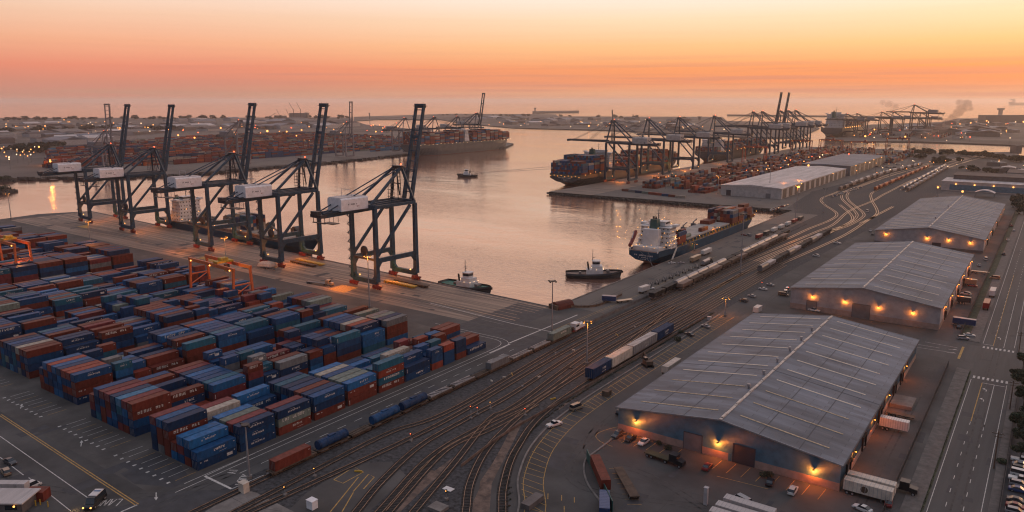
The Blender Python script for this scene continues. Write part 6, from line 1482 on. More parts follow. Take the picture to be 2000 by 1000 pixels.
for k, (kd, L, lab) in enumerate(kinds):
    if kd.startswith('tank'): wagon('tank', lab, (TX, y, 0), 0, L, 'c_navy' if kd != 'tank2' else 'c_blue')
    else:
        w_ = wagon('flat', lab, (TX, y, 0), 0, L, 'wood')
        if kd in ('flatm', 'flatw'):
            o = MB()
            for q in range(7): o.beam((-1.2, 1 + q * (L - 2) / 7, 1.7), (1.2, 1.6 + q * (L - 2) / 7, 1.8), .35, .3)
            o.box(-1.2, -1.0, .5, L - .5, 1.5, 1.9); o.box(1.0, 1.2, .5, L - .5, 1.5, 1.9); o.build('cross_frame', M['galv'], w_)
        if kd == 'flatc': me, dm = cont_mesh('brown', 12.2, 0); c = put('shipping_container', me, None, (TX, y + 1.2, 1.36)); tag(c, 'rust red container carried on the first wagon of the near train', 'container'); c.scale = (.9, 1, 1.1); put('door', dm, c)
        if kd == 'flatg': me, dm = cont_mesh('grey', 12.2, 0); c = put('shipping_container', me, None, (TX, y + .9, 1.36)); tag(c, 'plain grey container on a wagon midway along the near train', 'container'); c.scale = (.9, .95, 1); put('door', dm, c)
        if kd == 'flatG': me, dm = cont_mesh('sage', 12.2, 3); c = put('shipping_container', me, None, (TX, y + .6, 1.36)); tag(c, 'pale grey lettered container behind the white locomotive', 'container'); c.scale = (.95, 1.2, 1.15); put('door', dm, c)
    y += L + .7
# small white shunting locomotive
lc = thing('locomotive', 'small white and red shunting locomotive at the head of the near train', 'locomotive', (TX, y + .5, 0)); bogies(lc, 11)
MB().box(-1.3, 1.3, 0, 11, 1.0, 1.3).build('frame', M['red_steel'], lc); MB().box(-1.0, 1.0, 5.2, 10.6, 1.3, 2.9).build('bonnet', M['ship_white'], lc); o = MB(); o.box(-1.35, 1.35, 1.8, 5.2, 1.3, 4.0); o.box(-1.5, 1.5, 1.5, 5.5, 4.0, 4.2); cb = o.build('cab', M['ship_white'], lc); MB().box(-1.37, 1.37, 2.2, 4.8, 2.6, 3.5).build('window', M['glass'], cb); MB().tube((0, .2, 2), (0, 1.8, 2), .8, .8, 10).build('fuel_tank', M['wood'], lc)
# box wagons on the outermost track
y = 228.0
for k, (L, c, lab) in enumerate(((14, 'c_navy', 'navy box wagon with white letters, nearest of four on the outer track'), (17, 'canvas', 'cream box wagon second of four on the outer track'), (22, 'galv', 'long light grey wagon third of four on the outer track'), (16, 'c_navy', 'dark blue wagon farthest of four on the outer track'))):
    wagon('box', lab, (-128.6, y, 0), 0, L, c, scale=1.1); y += L + .6
# long string of covered wagons between the quay road and the yard
A = G(1300, 590); x0 = -156; y = 345
k = 0
while y < 575:
    wagon('covered' if (k % 7) > 1 else 'hopper', '%s wagon from the near end of the pale covered string beside the quay road' % ORD[k], (-159.5, y, 0), 0, 14, 'galv' if (k % 7) > 1 else 'black', group='wagons in the pale covered string'); y += 15; k += 1
y = 372; k = 0
while y < 560:
    wagon('hopper', '%s wagon from the near end of the yellow-brown string' % ORD[k], (-155.6, y, 0), 0, 14, 'wood' if k % 3 else 'deck', group='wagons in the yellow-brown string'); y += 15; k += 1
y = 440; k = 0
while y < 600:
    wagon('hopper' if k % 4 else 'covered', '%s dark wagon from the near end of the string nearest the warehouses' % ORD[k], (-134.8, y, 0), 0, 13, ('steel', 'whiteroof', 'rock', 'sleeper')[k % 4], group='wagons in the dark string'); y += 14; k += 1
for si, (pts, c1, nm) in enumerate((([(1660, 362), (1723, 341), (1800, 322)], ('whiteroof', 'deck'), 'first distant string'), ([(1709, 372), (1752, 353), (1814, 326)], ('c_orange', 'c_red'), 'orange distant string'), ([(1762, 371), (1846, 325)], ('galv', 'whiteroof'), 'grey distant string'), ([(1772, 374), (1852, 328)], ('deck', 'whiteroof'), 'last distant string'), ([(1640, 372), (1716, 345)], ('deck', 'wood'), 'brown distant string'))):
    c = spline([G(*p) for p in pts], 15)
    for i in range(len(c) - 1):
        a, b = c[i], c[i + 1]; L = hypot(b[0] - a[0], b[1] - a[1])
        if L < 8: continue
        wagon(('covered', 'hopper')[i % 2], '%s wagon from the near end of the %s in the far rail yard' % (ORD[min(i, 99)], nm), (a[0], a[1], 0), atan2(b[1] - a[1], b[0] - a[0]) - pi / 2, L - 1, c1[i % 2], group='wagons of the ' + nm)

# ------------------------------------------------------------------ light masts, poles, signals
def mast(label, px, py, h, heads=6, lit=True, w=2500, group='tall floodlight masts', mt='galv', rr=.45):
    g_ = G(px, py); r = thing('light_mast', label, 'light mast', (*g_, 0), 0, group)
    MB().tube((0, 0, 0), (0, 0, h), .38, .16, 10).build('pole', M[mt], r); MB().tube((0, 0, 0), (0, 0, .9), .7, .7, 10).build('base', M['concrete'], r)
    o = MB(); o.tube((0, 0, h - .1), (0, 0, h + .2), 1.1, 1.1, 12)
    o.build('crown_ring', M['black'], r)
    hm = MB().cbox(0, 0, 0, .8, .55, .35).mesh('floodlight', [M['black']]); bm = MB().ball((0, 0, -.22), rr * .62, 0, 8, 4).mesh('lamp', [M['lamp_yel' if lit else 'glass']])
    for k in range(heads):
        a = 2 * pi * k / heads; q = put('floodlight', hm, r, (cos(a) * 1.7, sin(a) * 1.7, h)); put('lamp', bm, q)
    if lit and w: point('mast_light', (g_[0], g_[1], h - 1.2), w, r=.8)
    return r
mast('tall floodlight mast rising between the curving tracks and the near train', 1146, 712, 17.2, w=5000)
mast('floodlight mast behind the near stacks, right of the closest crane leg', 722, 601, 26, 5, w=6000); mast('floodlight mast on the apron behind the orange yard gantry', 443, 530, 20.5, 6, w=9000)
mast('slim floodlight mast at the quay stacks near the left end cranes', 178, 487, 19.5, 4, w=5000); mast('tall unlit mast on the quay road beside the freighter', 1446, 533, 35, 5, False); mast('thin tall mast by the near train beyond the grey container', 1078, 660, 25, 4, False)
mast('slender lamp pole at the level crossing by the truck road', 487, 935, 15.5, 2, False); mast('lamp pole on the middle pier, at the corner of its container yard', 1402, 378, 19, 3, w=6000); mast('lit mast behind the basin end near the white-roofed shed', 1553, 432, 30, 4, w=8000)
mast('lamp mast on the far left water edge', 22, 428, 22, 3, w=1500); mast('dark mast behind the basin end', 1608, 416, 22, 4, False); mast('mast on the apron at the left of the freighter bow', 1502, 380, 36, 3, False); mast('lamp mast standing by the third warehouse road', 1830, 385, 12, 3, w=1800)
mast('short lit mast at the level crossing beyond the four box wagons', 1416, 618, 9, 5, w=2600); mast('lamp mast at the freighter midships edge of the quay', 1395, 470, 10, 3, w=800); mast('low lamp at the freighter stern edge of the quay', 1356, 490, 5, 2, w=500)
def upole(label, x, y, h=11):
    r = thing('utility_pole', label, 'utility pole', (x, y, 0), 0, 'wooden utility poles'); MB().tube((0, 0, 0), (0, 0, h), .2, .13, 8).build('pole', M['wood'], r); o = MB(); o.beam((-1.5, 0, h - .7), (1.5, 0, h - .7), .14, .16); o.beam((-1.0, 0, h - 1.6), (1.0, 0, h - 1.6), .12, .14); ca = o.build('crossarm', M['wood'], r)
    for x_ in (-1.4, -.6, .6, 1.4): MB().tube((x_, 0, h - .6), (x_, 0, h - .35), .07, .07, 6).build('insulator', M['galv'], ca)
g_ = G(1941, 915); upole('wooden utility pole on the right pavement beside the car lot', g_[0], g_[1], 11); g_ = G(1972, 800); upole('wooden utility pole at the crossing corner by the trees', g_[0], g_[1], 10); g_ = G(1988, 700); upole('utility pole beyond the crosswalk on the right pavement', g_[0], g_[1], 11)
def signal(label, px, py, h=2.6, lamp='lamp_red'):
    r = thing('rail_signal', label, 'signal', (*G(px, py), 0), 0, 'small signals among the tracks'); MB().tube((0, 0, 0), (0, 0, h), .07, .07, 6).build('post', M['galv'], r); MB().cbox(0, 0, h, .4, .3, .9).build('head', M['black'], r); MB().ball((.0, -.2, h + .1), .13).build('lamp', M[lamp], r); MB().cbox(0, 0, .25, .9, .9, .5).build('base', M['concrete'], r)
for px, py, lab in ((803, 862, 'red and white signal left of the curved track fan'), (920, 818, 'tall white signal post where the curved tracks join'), (933, 810, 'short signal just right of the white post in the track fan'), (958, 799, 'signal with lit top at the head of the track fan'), (1026, 812, 'red signal beside the brown dirt strip'), (615, 931, 'yellow signal beside the two straight tracks'), (557, 968, 'yellow signal low by the level crossing'),
                    (1540, 570, 'signal at the far level crossing by the yard throat'), (1415, 590, 'white signal box on the crossing beyond the mast'), (872, 976, 'round orange lamp beside the tracks at the bottom'), (1488, 560, 'signal by the four parked cars')):
    signal(lab, px, py, 2.4 if 'tall' not in lab else 4.2, 'lamp_yel' if 'yellow' in lab or 'orange' in lab or 'lit' in lab else 'lamp_red')
# relay cabinets and little huts
for px, py, sx, sy, h, mt, lab in ((610, 992, 2.2, 1.8, 2.2, 'house_white', 'white relay cabinet beside the tracks at the bottom'), (856, 995, 4.0, 3.2, .8, 'concrete', 'low concrete slab hut beside the tracks at the bottom edge'), (876, 956, 2.6, 1.6, .12, 'ship_white', 'white cover plate lying between two tracks'), (477, 960, 2.2, 1.8, 2.6, 'canvas', 'small cream hut with yellow post at the level crossing'), (1378, 965 + 20, .9, .9, 4.6, 'crane_white', 'white-topped steel post in the front of the pale trailers'),
                                   (1385, 700 - 75, 1.6, 1.2, 1.6, 'crane_white', 'white cabinet near the crossing by the outer track'), (1040, 985, 2.4, 6.5, 1.4, 'darkwall', 'open-topped low trailer box at the bottom of the marked bays'), (1185, 760 + 12, 2.2, 3, 1.8, 'rust', 'rusty machine standing on the marked bays')):
    tag(MB().cbox(0, 0, h / 2, sx, sy, h).cbox(0, 0, h + .05, sx + .2, sy + .2, .1).build('cabinet' if h > .3 else 'cover_plate', M[mt] if mt in M else M['wood'], None, (*G(px, py), .02)), lab, 'cabinet' if h > .3 else 'cover')
o = thing('brick_hut', 'round-backed rusty tank hut at the corner of the two quays', 'hut', (*G(1098, 600), 0), -.3); MB().tube((0, -5, 0), (0, 5, 0), 3.4, 3.4, 14).build('shell', M['c_brown'], o); MB().box(-3, 3, -6.2, -5.02, 0, 2.2).build('door', M['wood'], o)
g_ = G(1265, 775 - 60); o = thing('excavator', 'brown digger standing on the marked bays behind the box wagons', 'digger', (*g_, 0), .9)
MB().box(-1.4, 1.4, -1.8, 1.8, .9, 2.4).build('body', M['wood'], o); MB().box(-1.2, -.1, -.2, 1.6, 2.4, 3.4).build('cab', M['glass'], o)
for s_ in (-1.3, 1.3): MB().box(s_ - .35, s_ + .35, -2.2, 2.2, 0, .9).build('track', M['black'], o)
b_ = MB(); b_.beam((.5, 1.6, 2.2), (.5, 4.6, 4.2), .4, .5); b_.beam((.5, 4.6, 4.2), (.5, 6.2, 1.0), .35, .4); b_.build('boom', M['wood'], o)
R = random.Random(66)
dbm = [MB().cbox(0, 0, .25, a, b, .5, rz=c).mesh('debris', [M[m_]]) for a, b, c, m_ in ((1.2, .5, .4, 'canvas'), (2.2, .25, 1, 'yellow'), (.6, .6, .1, 'galv'), (2.6, .4, 2.2, 'wood'))]
for k, (px, py) in enumerate(((985, 738), (1000, 732), (1085, 690), (1112, 720), (1053, 737), (700, 922), (1020, 755), (940, 772), (1120, 685), (1205, 655), (1240, 640), (1190, 690), (960, 745), (1080, 780))):
    tag(put('trackside_pile', dbm[k % 4], None, (*G(px, py), 0), R.random() * 3), '%s small pile of material lying between the tracks, counted from the left' % ORD[sorted(p_[0] for p_ in ((985, 738), (1000, 732), (1085, 690), (1112, 720), (1053, 737), (700, 922), (1020, 755), (940, 772), (1120, 685), (1205, 655), (1240, 640), (1190, 690), (960, 745), (1080, 780))).index(px)], 'material pile', 'material left between the tracks')

# ------------------------------------------------------------------ trees and bushes
def leaf_cloud(R, blobs, n, size, mi=0, o=None):
    o = o or MB()
    for _ in range(n):
        c = R.choice(blobs); 
        while True:
            x, y, z = R.uniform(-1, 1), R.uniform(-1, 1), R.uniform(-1, 1); d = x * x + y * y + z * z
            if .25 < d < 1 or (d < .25 and R.random() < .2): break
        p = (c[0] + x * c[3], c[1] + y * c[3], c[2] + z * c[3] * c[4]); s = size * R.uniform(.6, 1.4)
        a = Vector((R.uniform(-1, 1), R.uniform(-1, 1), R.uniform(-.6, .6))).normalized(); b = a.cross(Vector((R.uniform(-1, 1), R.uniform(-1, 1), R.uniform(.2, 1)))).normalized()
        q = [tuple(Vector(p) + a * s * u + b * s * .7 * v) for u, v in ((-1, -.4), (0, -1), (1, .2), (.1, 1))]
        o.add(q, [(0, 1, 2, 3)], mi)
    return o
def tree_proto(seed, h, spread, leaves=900, lsize=.32, far=False):
    R = random.Random(seed); t = MB(); blobs = []
    t.tube((0, 0, 0), (R.uniform(-.3, .3), R.uniform(-.3, .3), h * .55), h * .03, h * .016, 7)
    for k in range(7):
        a = k * 2.4 + R.random(); r_ = spread * R.uniform(.35, .75); z = h * R.uniform(.5, .9); p = (cos(a) * r_, sin(a) * r_, z)
        t.tube((0, 0, h * R.uniform(.3, .5)), p, h * .013, h * .004, 5); blobs.append((*p, spread * R.uniform(.3, .5), R.uniform(.6, .9)))
    blobs.append((0, 0, h * .85, spread * .5, .7))
    return t.mesh('trunk', [M['bark']]), leaf_cloud(R, blobs, leaves, lsize).mesh('crown', [M['leaf_far' if far else 'leaf']])
def place_tree(pr, x, y, label, group, s=1, z=0, rz=0, name='tree', cat='tree'):
    r = thing(name, label, cat, (x, y, z), rz, group); r.scale = (s, s, s); put('trunk', pr[0], r); put('crown', pr[1], r); return r
R = random.Random(12)
T1 = tree_proto(1, 7, 3.6, 2600, .26); T2 = tree_proto(2, 5, 3.0, 2000, .24)
for k, (px, py, s) in enumerate(((1990, 848, 1.0), (1999, 872, 1.0), (1996, 760, 1.0), (1985, 742, .8), (1999, 800, 1.1), (2008, 830, 1.1), (1998, 722, .9), (2010, 770, 1.2), (1992, 896, .7), (2014, 860, 1.2))):
    g_ = G(px, py); place_tree((T1, T2)[k % 2], g_[0], g_[1], '%s dark tree from the top in the clump right of the street pavement' % ORD[[848, 872, 760, 742, 800, 830, 722, 770, 896, 860].index(py) if False else sorted((848, 872, 760, 742, 800, 830, 722, 770, 896, 860)).index(py)], 'dark trees right of the street', s, rz=R.random() * 6)
def bush(x, y, label, s=1, group=None, m_='leaf'):
    RR = random.Random(int(abs(x * 13 + y)) % 999); o = leaf_cloud(RR, [(RR.uniform(-1, 1), RR.uniform(-1, 1), .8, 1.0, .7) for _ in range(4)], 500, .18)
    tag(o.build('bush', M[m_], None, (x, y, 0)), label, 'bush', group).scale = (s, s, s)
for px, py, s, lab in ((1497, 932, 1.1, 'dark bush between the cars before the blue gable'), (1305, 878, .8, 'low dark bush against the blue warehouse wall'), (1284, 868, .7, 'second low bush against the blue warehouse wall'), (1325, 666, 1.2, 'scrubby bush on the verge beside the outer track'), (1330, 650, .8, 'small bush above the scrubby one by the outer track'), (1960, 905, 1.0, 'bush at the upper end of the car lot line')):
    g_ = G(px, py); bush(g_[0], g_[1], lab, s)
FT = [tree_proto(30 + k, 11, 9, 420, 1.5, True) for k in range(3)]
def tree_line(pts, n, lab, grp, s0=.7, s1=1.4, jit=12, z=0):
    c = [G(*p) for p in pts]
    for k in range(n):
        t = R.random() * (len(c) - 1); i = int(t); f = t - i; a, b = c[i], c[i + 1]
        place_tree(FT[k % 3], a[0] + (b[0] - a[0]) * f + R.uniform(-jit, jit), a[1] + (b[1] - a[1]) * f + R.uniform(-jit, jit), lab, grp, R.uniform(s0, s1), z, R.random() * 6)
tree_line([(1790, 302), (1880, 304), (1960, 312), (1995, 318)], 46, 'dark tree in the broken line along the near bank of the bright channel', 'trees along the channel bank', .5, 1.0, 8)
tree_line([(1780, 309), (1860, 316), (1830, 322)], 20, 'dark tree in the scrub beside the curving far tracks', 'trees beside the far tracks', .4, .8, 14)
tree_line([(1860, 330), (1990, 345)], 14, 'tree between the distant lots and the long depot', 'trees by the distant lots', .4, .8, 8)
tree_line([(1990, 380), (1996, 420), (1975, 395)], 9, 'tree along the fence beyond the third warehouse', 'trees beyond the third warehouse', .4, .7, 3)
tree_line([(0, 296), (110, 290), (60, 300)], 40, 'dark tree in the band by the far highway at the left edge', 'trees by the far highway', .7, 1.3, 22, -.3)
tree_line([(0, 262), (120, 256), (240, 252), (330, 256)], 50, 'tree in the hazy belt across the far flats', 'trees across the far flats', .8, 1.6, 40, -.3)
tree_line([(0, 236), (200, 234), (420, 233), (690, 232)], 70, 'tree on the hazy skyline along the far left shore', 'trees on the skyline', .9, 2.0, 90, -.3)
tree_line([(880, 226), (1080, 228), (1400, 234)], 36, 'tree on the low far headland across the bay', 'trees on the headland', .7, 1.5, 80, -.3)
# mound at the left edge of the basin
for nm, (px, py), s in (('mound', (2, 372), 1.0), ('mound', (14, 350), .8)):
    RR = random.Random(px); g_ = G(px, py); o = MB()
    for k in range(60):
        a = RR.random() * 6.28; r_ = 16 * sqrt(RR.random()); o.cbox(cos(a) * r_, sin(a) * r_, -1 + (1 - r_ / 17) * 7, RR.uniform(3, 7), RR.uniform(3, 7), RR.uniform(3, 6), 0, RR.random() * 3)
    leaf_cloud(RR, [(RR.uniform(-11, 11), RR.uniform(-11, 11), 6, 5, .6) for _ in range(8)], 700, .9, 1, o)
    tag(o.build('islet', [M['rock'], M['leaf']], None, (g_[0] - 4, g_[1], WZ), 0), ['dark scrubby rock islet cut by the left edge of the picture', 'smaller scrubby point behind the left-edge islet'][int(s < 1)], 'islet').scale = (s, s, s)
gr_ = MB(); RR = random.Random(4)
for k in range(9000):
    t = RR.random(); 
    if RR.random() < .6: p = kerb[int(t * (len(kerb) - 1))]; x, y = p[0] - 4.4 - abs(RR.gauss(0, .5)), p[1] + RR.uniform(-1.5, 1.5)
    else: x, y = (-160.5 + RR.gauss(0, .3), RR.uniform(268, 640)) if RR.random() < .5 else (-17.0 + RR.uniform(-.3, .2), RR.uniform(120, 320))
    a = RR.random() * 6; h = RR.uniform(.15, .45); gr_.add([(x - .08 * cos(a), y - .08 * sin(a), .0), (x + .08 * cos(a), y + .08 * sin(a), .0), (x + RR.uniform(-.1, .1), y + RR.uniform(-.1, .1), h)], [(0, 1, 2)])
tag(gr_.build('grass', M['grass']), 'thin dry grass along the walls, tracks and verges', 'grass', kind='stuff')

# ------------------------------------------------------------------ distant buildings, sheds, tanks, lamps
R = random.Random(99)
def shed(x, y, sx, sy, h, rz, m1, m2, label, group, name='distant_building', z=-.3):
    r = thing(name, label, 'building', (x, y, z), rz, group)
    MB().cbox(0, 0, h / 2, sx, sy, h).build('wall', M[m1], r); o = MB(); o.loft([[(-sx / 2 - .5, -sy / 2, h), (sx / 2 + .5, -sy / 2, h), (0, -sy / 2, h + sx * .10)], [(-sx / 2 - .5, sy / 2, h), (sx / 2 + .5, sy / 2, h), (0, sy / 2, h + sx * .10)]]); o.build('roof', M[m2], r); return r
regs = [([(0, 290), (330, 270), (330, 240), (0, 242)], 60, (25, 90), (5, 12), 'one of the low hazy sheds scattered over the far left flats', 'low sheds on the far flats'),
        ([(330, 256), (690, 250), (690, 236), (330, 236)], 50, (25, 110), (6, 14), 'one of the low hazy sheds behind the far container yard', 'low sheds behind the far yard'),
        ([(1010, 244), (1160, 249), (1340, 254), (1400, 236), (1090, 230), (900, 226), (900, 234)], 56, (25, 90), (5, 12), 'one of the low hazy sheds on the headland across the bay', 'low sheds on the headland'),
        ([(1700, 262), (1990, 276), (1999, 238), (1860, 238)], 50, (25, 100), (6, 14), 'one of the hazy sheds beyond the bright channel at right', 'hazy sheds beyond the channel'),
        ([(1940, 345), (1999, 350), (1999, 322), (1940, 322)], 8, (12, 26), (4, 7), 'one of the small buildings beyond the long depot', 'small buildings beyond the depot')]
for reg, n, sz, hh, lab, grp in regs:
    pg = [G(*p) for p in reg]; xs = [p[0] for p in pg]; ys = [p[1] for p in pg]; k = 0; tries = 0
    while k < n and tries < 6000:
        tries += 1; px = R.uniform(min(p[0] for p in reg), max(p[0] for p in reg)); py = R.uniform(min(p[1] for p in reg), max(p[1] for p in reg))
        if not inpoly((px, py), reg): continue
        x, y = G(px, py); L1 = R.uniform(*sz); L2 = L1 * R.uniform(.4, 1)
        shed(x, y, L2, L1, R.uniform(*hh), R.choice((0, 0, .3, pi / 2, -.4)), R.choice(('whitewall', 'greywall', 'darkwall', 'darkwall', 'concrete')), R.choice(('roof', 'darkroof', 'darkroof', 'whiteroof', 'concrete')), lab, grp); k += 1
def far_block(px, py, w, d, h, label, m_='whitewall', name='power_station', cat='building', extra=None):
    g_ = G(px, py); r = thing(name, label, cat, (*g_, -.3), TH); MB().box(-w / 2, w / 2, 0, d, 0, h).build('wall', M[m_], r)
    if extra:
        for (x, y, z0, wx, hz) in extra: MB().cbox(x, d / 2, z0 + hz / 2, wx, wx, hz).build('tower_block' if hz > wx else 'annex', M[m_], r)
    return r
sc = lambda px, py: (CAM_H / -ray(px, py)[2]) * 1.0
u = sc(570, 234)
bp = far_block(583, 234, 35 * u, 40, 13 * u, 'big pale block building with construction cranes on the hazy skyline', 'concrete', extra=[(-30 * u, 0, 0, 8 * u, 8 * u), (14 * u, 0, 0, 6 * u, 14 * u)])
for k, (px, py, dx_, lab) in enumerate(((548, 234, -7, 'jib crane leaning left beside the pale skyline block'), (566, 234, -6, 'second jib crane leaning left over the skyline block'), (574, 221, -8, 'tallest jib crane above the skyline block'), (588, 221, -7, 'rightmost jib crane above the skyline block'), (527, 234, 12, 'small jib crane leaning right, left of the skyline block'))):
    g_ = G(px, 234); r = thing('tower_crane', lab, 'crane', (*g_, 0), TH, 'jib cranes on the skyline'); h0 = (234 - py) * u
    MB().beam((0, 0, 0), (0, 0, h0 + 8 * u), 1.0 * u * .8, 1.0 * u * .8).build('tower', M['crane_dark'], r); MB().beam((0, 0, h0 + 6 * u), (dx_ * u, 0, h0 + (20 if k < 4 else 13) * u), .6 * u, .6 * u).build('jib', M['crane_dark'], r)
def lighthouse(px, py, w, h, label, name='control_tower', m_='concrete'):
    g_ = G(px, py); u = sc(px, py); r = thing(name, label, 'tower', (*g_, -.3), TH); MB().cbox(0, 0, h * u / 2, w * u * .6, w * u * .6, h * u).build('shaft', M[m_], r); MB().cbox(0, 0, h * u, w * u, w * u, h * u * .22).build('top_room', M[m_], r)
lighthouse(1045, 222, 4, 10, 'small pale tower on the pier at the horizon, centre of the picture'); lighthouse(722, 233, 2.5, 11, 'short square tower on the far shore line beyond the channel'); lighthouse(660, 232, 2, 7, 'little tower on the skyline left of the lone pale crane')
lighthouse(1366, 235, 7, 7, 'squat domed silo on the headland behind the pier cranes', 'silo'); lighthouse(1953, 228, 9, 15, 'block-topped tower rising over the hazy right shore'); lighthouse(1236, 238, 1.6, 13, 'thin mast standing on the headland above the pier cranes', 'signal_mast')
r = thing('chimney', 'dark leaning chimney-like boom above the first pier crane', 'boom', (*G(1197, 240), 0), TH); u = sc(1197, 240); MB().beam((0, 0, 0), (-2 * u, 0, 25 * u), 2.2 * u, 2.2 * u).build('shaft', M['crane_dark'], r)
far_block(1970, 240, 90 * sc(1970, 240), 60, 15 * sc(1970, 240), 'long hazy hangar on the right shore below the horizon', 'darkwall', 'hangar')
far_block(1990, 300, 10 * sc(1990, 300), 20, 16 * sc(1990, 300), 'grey block at the right end of the bright channel', 'darkwall', 'pump_house')
# lamp standards far away : a slender pole and a lit globe
lampgl = {k: MB().ball((0, 0, 0), 1, 0, 8, 5).mesh('lamp_globe', [M[k]]) for k in ('lamp_far', 'lamp_white', 'lamp_red', 'lamp_yel')}
polem = MB().tube((0, 0, 0), (0, 0, 1), .12, .09, 5).mesh('pole', [M['steel']])
def flamp(px, py, rad_px, label, group, h=11, kind='lamp_far', z=0):
    u = sc(px, py); g_ = G(px, py, h); r = thing('street_lamp', label, 'street lamp', (*g_, z), 0, group); p = put('pole', polem, r); p.scale = (1 + u, 1 + u, h); l = put('lamp_globe', lampgl[kind], r, (0, 0, h)); l.scale = (rad_px * u,) * 3; return r
BR = [(98, 315, 2.2), (76, 287, 1.8), (107, 277, 1.5), (173, 268, 1.8), (193, 271, 1.3), (352, 247, 1.5), (348, 264, 1.7), (380, 269, 1.8), (431, 250, 1.8), (522, 256, 2.3), (560, 257, 1.6), (589, 254, 1.6), (579, 265, 1.4), (666, 260, 2.0), (734, 257, 1.5), (764, 255, 1.6), (459, 262, 1.5), (437, 267, 1.2), (289, 249, 1.3), (88, 246, 1.3), (55, 247, 1.2), (125, 234, 1.0), (136, 238, .9), (160, 246, 1.2), (380, 236, 1.1), (388, 241, 1.3), (44, 296, 1.0), (12, 247, 1.0), (31, 247, 1.1), (47, 247, 1.0), (3, 290, 1.6), (856, 260, 1.4), (1150, 246, 1.6), (1432, 275, 1.6), (1706, 282, 1.2), (1690, 266, 2.0), (1768, 267, 1.8), (1708, 253, 1.4), (1896, 240, 1.3), (1927, 236, 1.4), (1945, 240, 1.1), (1875, 242, 1.1), (1999, 238, 1.6), (1858, 248, .9), (1807, 273 - 4, 1.0), (1740, 252, 1.1), (724, 267, .9), (1880, 374, 2.2), (1832, 366, 1.9), (1560, 365, 2.4), (1579, 323, 2.0)]
for k, (px, py, rp) in enumerate(BR): flamp(px, py, rp * .8, 'orange lamp standard, one of the bright ones across the harbour flats', 'bright distant lamps', 12 if py < 300 else 14)
for reg, n, rr_, kinds, lab, grp in (([(0, 262), (330, 262), (330, 236), (0, 236)], 34, (.5, .9), ('lamp_far', 'lamp_far', 'lamp_white'), 'tiny lamp on the hazy far left flats', 'tiny lamps on the far flats'), ([(0, 318), (75, 300), (75, 280), (0, 282)], 22, (.5, 1.0), ('lamp_far', 'lamp_far', 'lamp_white'), 'tiny lamp along the far highway at the left', 'tiny lamps by the far highway'), ([(330, 262), (780, 258), (780, 236), (330, 238)], 30, (.5, .9), ('lamp_far', 'lamp_far', 'lamp_red'), 'tiny lamp behind the far container yard', 'tiny lamps behind the far yard'),
                                 ([(900, 245), (1160, 248), (1420, 256), (1420, 236), (1000, 230)], 44, (.4, .8), ('lamp_far', 'lamp_white', 'lamp_far'), 'tiny lamp on the headland across the bay', 'tiny lamps on the headland'), ([(1640, 268), (1999, 280), (1999, 236), (1800, 240)], 44, (.4, .8), ('lamp_far', 'lamp_white', 'lamp_far', 'lamp_red'), 'tiny lamp beyond the bright channel', 'tiny lamps beyond the channel'),
                                 ([(1390, 345), (1560, 300), (1700, 300), (1560, 325)], 30, (.5, .9), ('lamp_far', 'lamp_white', 'lamp_far', 'lamp_red'), 'small lamp among the container rows of the middle pier', 'small lamps on the middle pier'), ([(1640, 340), (1999, 330), (1999, 312), (1700, 310)], 26, (.4, .7), ('lamp_far', 'lamp_white'), 'small lamp round the far lots and tracks', 'small lamps round the far lots'),
                                 ([(1230, 352), (1330, 325), (1400, 322), (1300, 350)], 10, (.6, .9), ('lamp_far',), 'small lamp on the apron under the pier cranes', 'small lamps under the pier cranes')):
    k = 0
    while k < n:
        px = R.uniform(min(p[0] for p in reg), max(p[0] for p in reg)); py = R.uniform(min(p[1] for p in reg), max(p[1] for p in reg))
        if inpoly((px, py), reg): flamp(px, py, R.uniform(*rr_), lab, grp, R.uniform(7, 16), R.choice(kinds)); k += 1
# yard lights that light the far ground a little
for px, py, w_ in ((522, 262, 60000), (98, 322, 50000), (666, 268, 40000), (380, 275, 40000), (1300, 345, 16000), (1579, 330, 12000), (1480, 320, 14000), (1620, 305, 20000), (1880, 382, 4000), (1560, 372, 3000), (1530, 378, 2000)):
    point('yard_light', (*G(px, py), 14), w_ * .5, r=1.0)

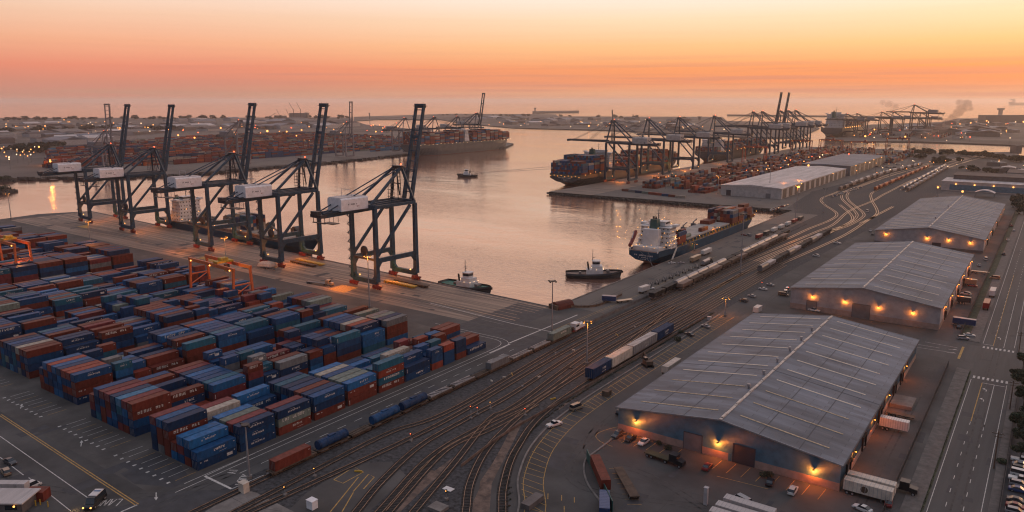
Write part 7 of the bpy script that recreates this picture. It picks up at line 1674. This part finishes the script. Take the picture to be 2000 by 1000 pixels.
# ------------------------------------------------------------------ smoke beyond the far channel
def smoke(pts, label, dens):
    o = MB(); RR = random.Random(6); u_ = 1
    for (px, py, rp) in pts:
        g_ = G(1800, 270); d = hypot(*g_); dr = ray(px, py); t = d / hypot(dr[0], dr[1]); c = (dr[0] * t, dr[1] * t, CAM_H + dr[2] * t); rad = rp * t 
        rs = []; n = 10
        for i in range(8):
            a = pi * i / 7; rr2 = max(.01, sin(a))
            rs.append([(c[0] + rad * rr2 * cos(2 * pi * j / n) * RR.uniform(.8, 1.15), c[1] + rad * rr2 * sin(2 * pi * j / n) * RR.uniform(.8, 1.15), c[2] - rad * cos(a) * .8) for j in range(n)])
        o.loft(rs)
    m = bpy.data.materials.new('smoke'); m.use_nodes = True; t = m.node_tree; t.nodes.clear(); v = t.nodes.new('ShaderNodeVolumePrincipled'); out = t.nodes.new('ShaderNodeOutputMaterial')
    v.inputs['Color'].default_value = (.30, .23, .21, 1); v.inputs['Density'].default_value = dens; v.inputs['Anisotropy'].default_value = .3; t.links.new(v.outputs[0], out.inputs['Volume'])
    tag(o.build('smoke', m), label, 'smoke', kind='stuff')
smoke([(1822, 262, 15), (1838, 250, 13), (1850, 240, 12), (1862, 230, 11), (1872, 220, 11), (1880, 211, 12), (1888, 203, 11), (1874, 200, 8), (1895, 212, 7), (1800, 268, 12), (1812, 254, 9)], 'grey-brown smoke plume rising right of the far cranes', .028)
smoke([(1736, 203, 9), (1748, 208, 8), (1724, 200, 7), (1742, 216, 6)], 'faint smoke wisp above the far cranes', .016)

# ------------------------------------------------------------------ the mass of the other containers, and the air
tag(STUFF.build('shipping_containers', [M['c_' + c] for c in COLS]), 'all the further stacked shipping containers of the yards, the pier, the far terminal and the ships', 'containers', kind='stuff')
hz = MB(); hz.box(-42600, 42600, -3600, 42600, -6.5, 135)
mz = bpy.data.materials.new('haze'); mz.use_nodes = True; t = mz.node_tree; t.nodes.clear(); v = t.nodes.new('ShaderNodeVolumePrincipled'); out = t.nodes.new('ShaderNodeOutputMaterial')
v.inputs['Color'].default_value = (1.0, .93, .90, 1); v.inputs['Density'].default_value = HAZE_D; v.inputs['Anisotropy'].default_value = .75; t.links.new(v.outputs[0], out.inputs['Volume'])
tag(hz.build('haze', mz), kind='stuff')
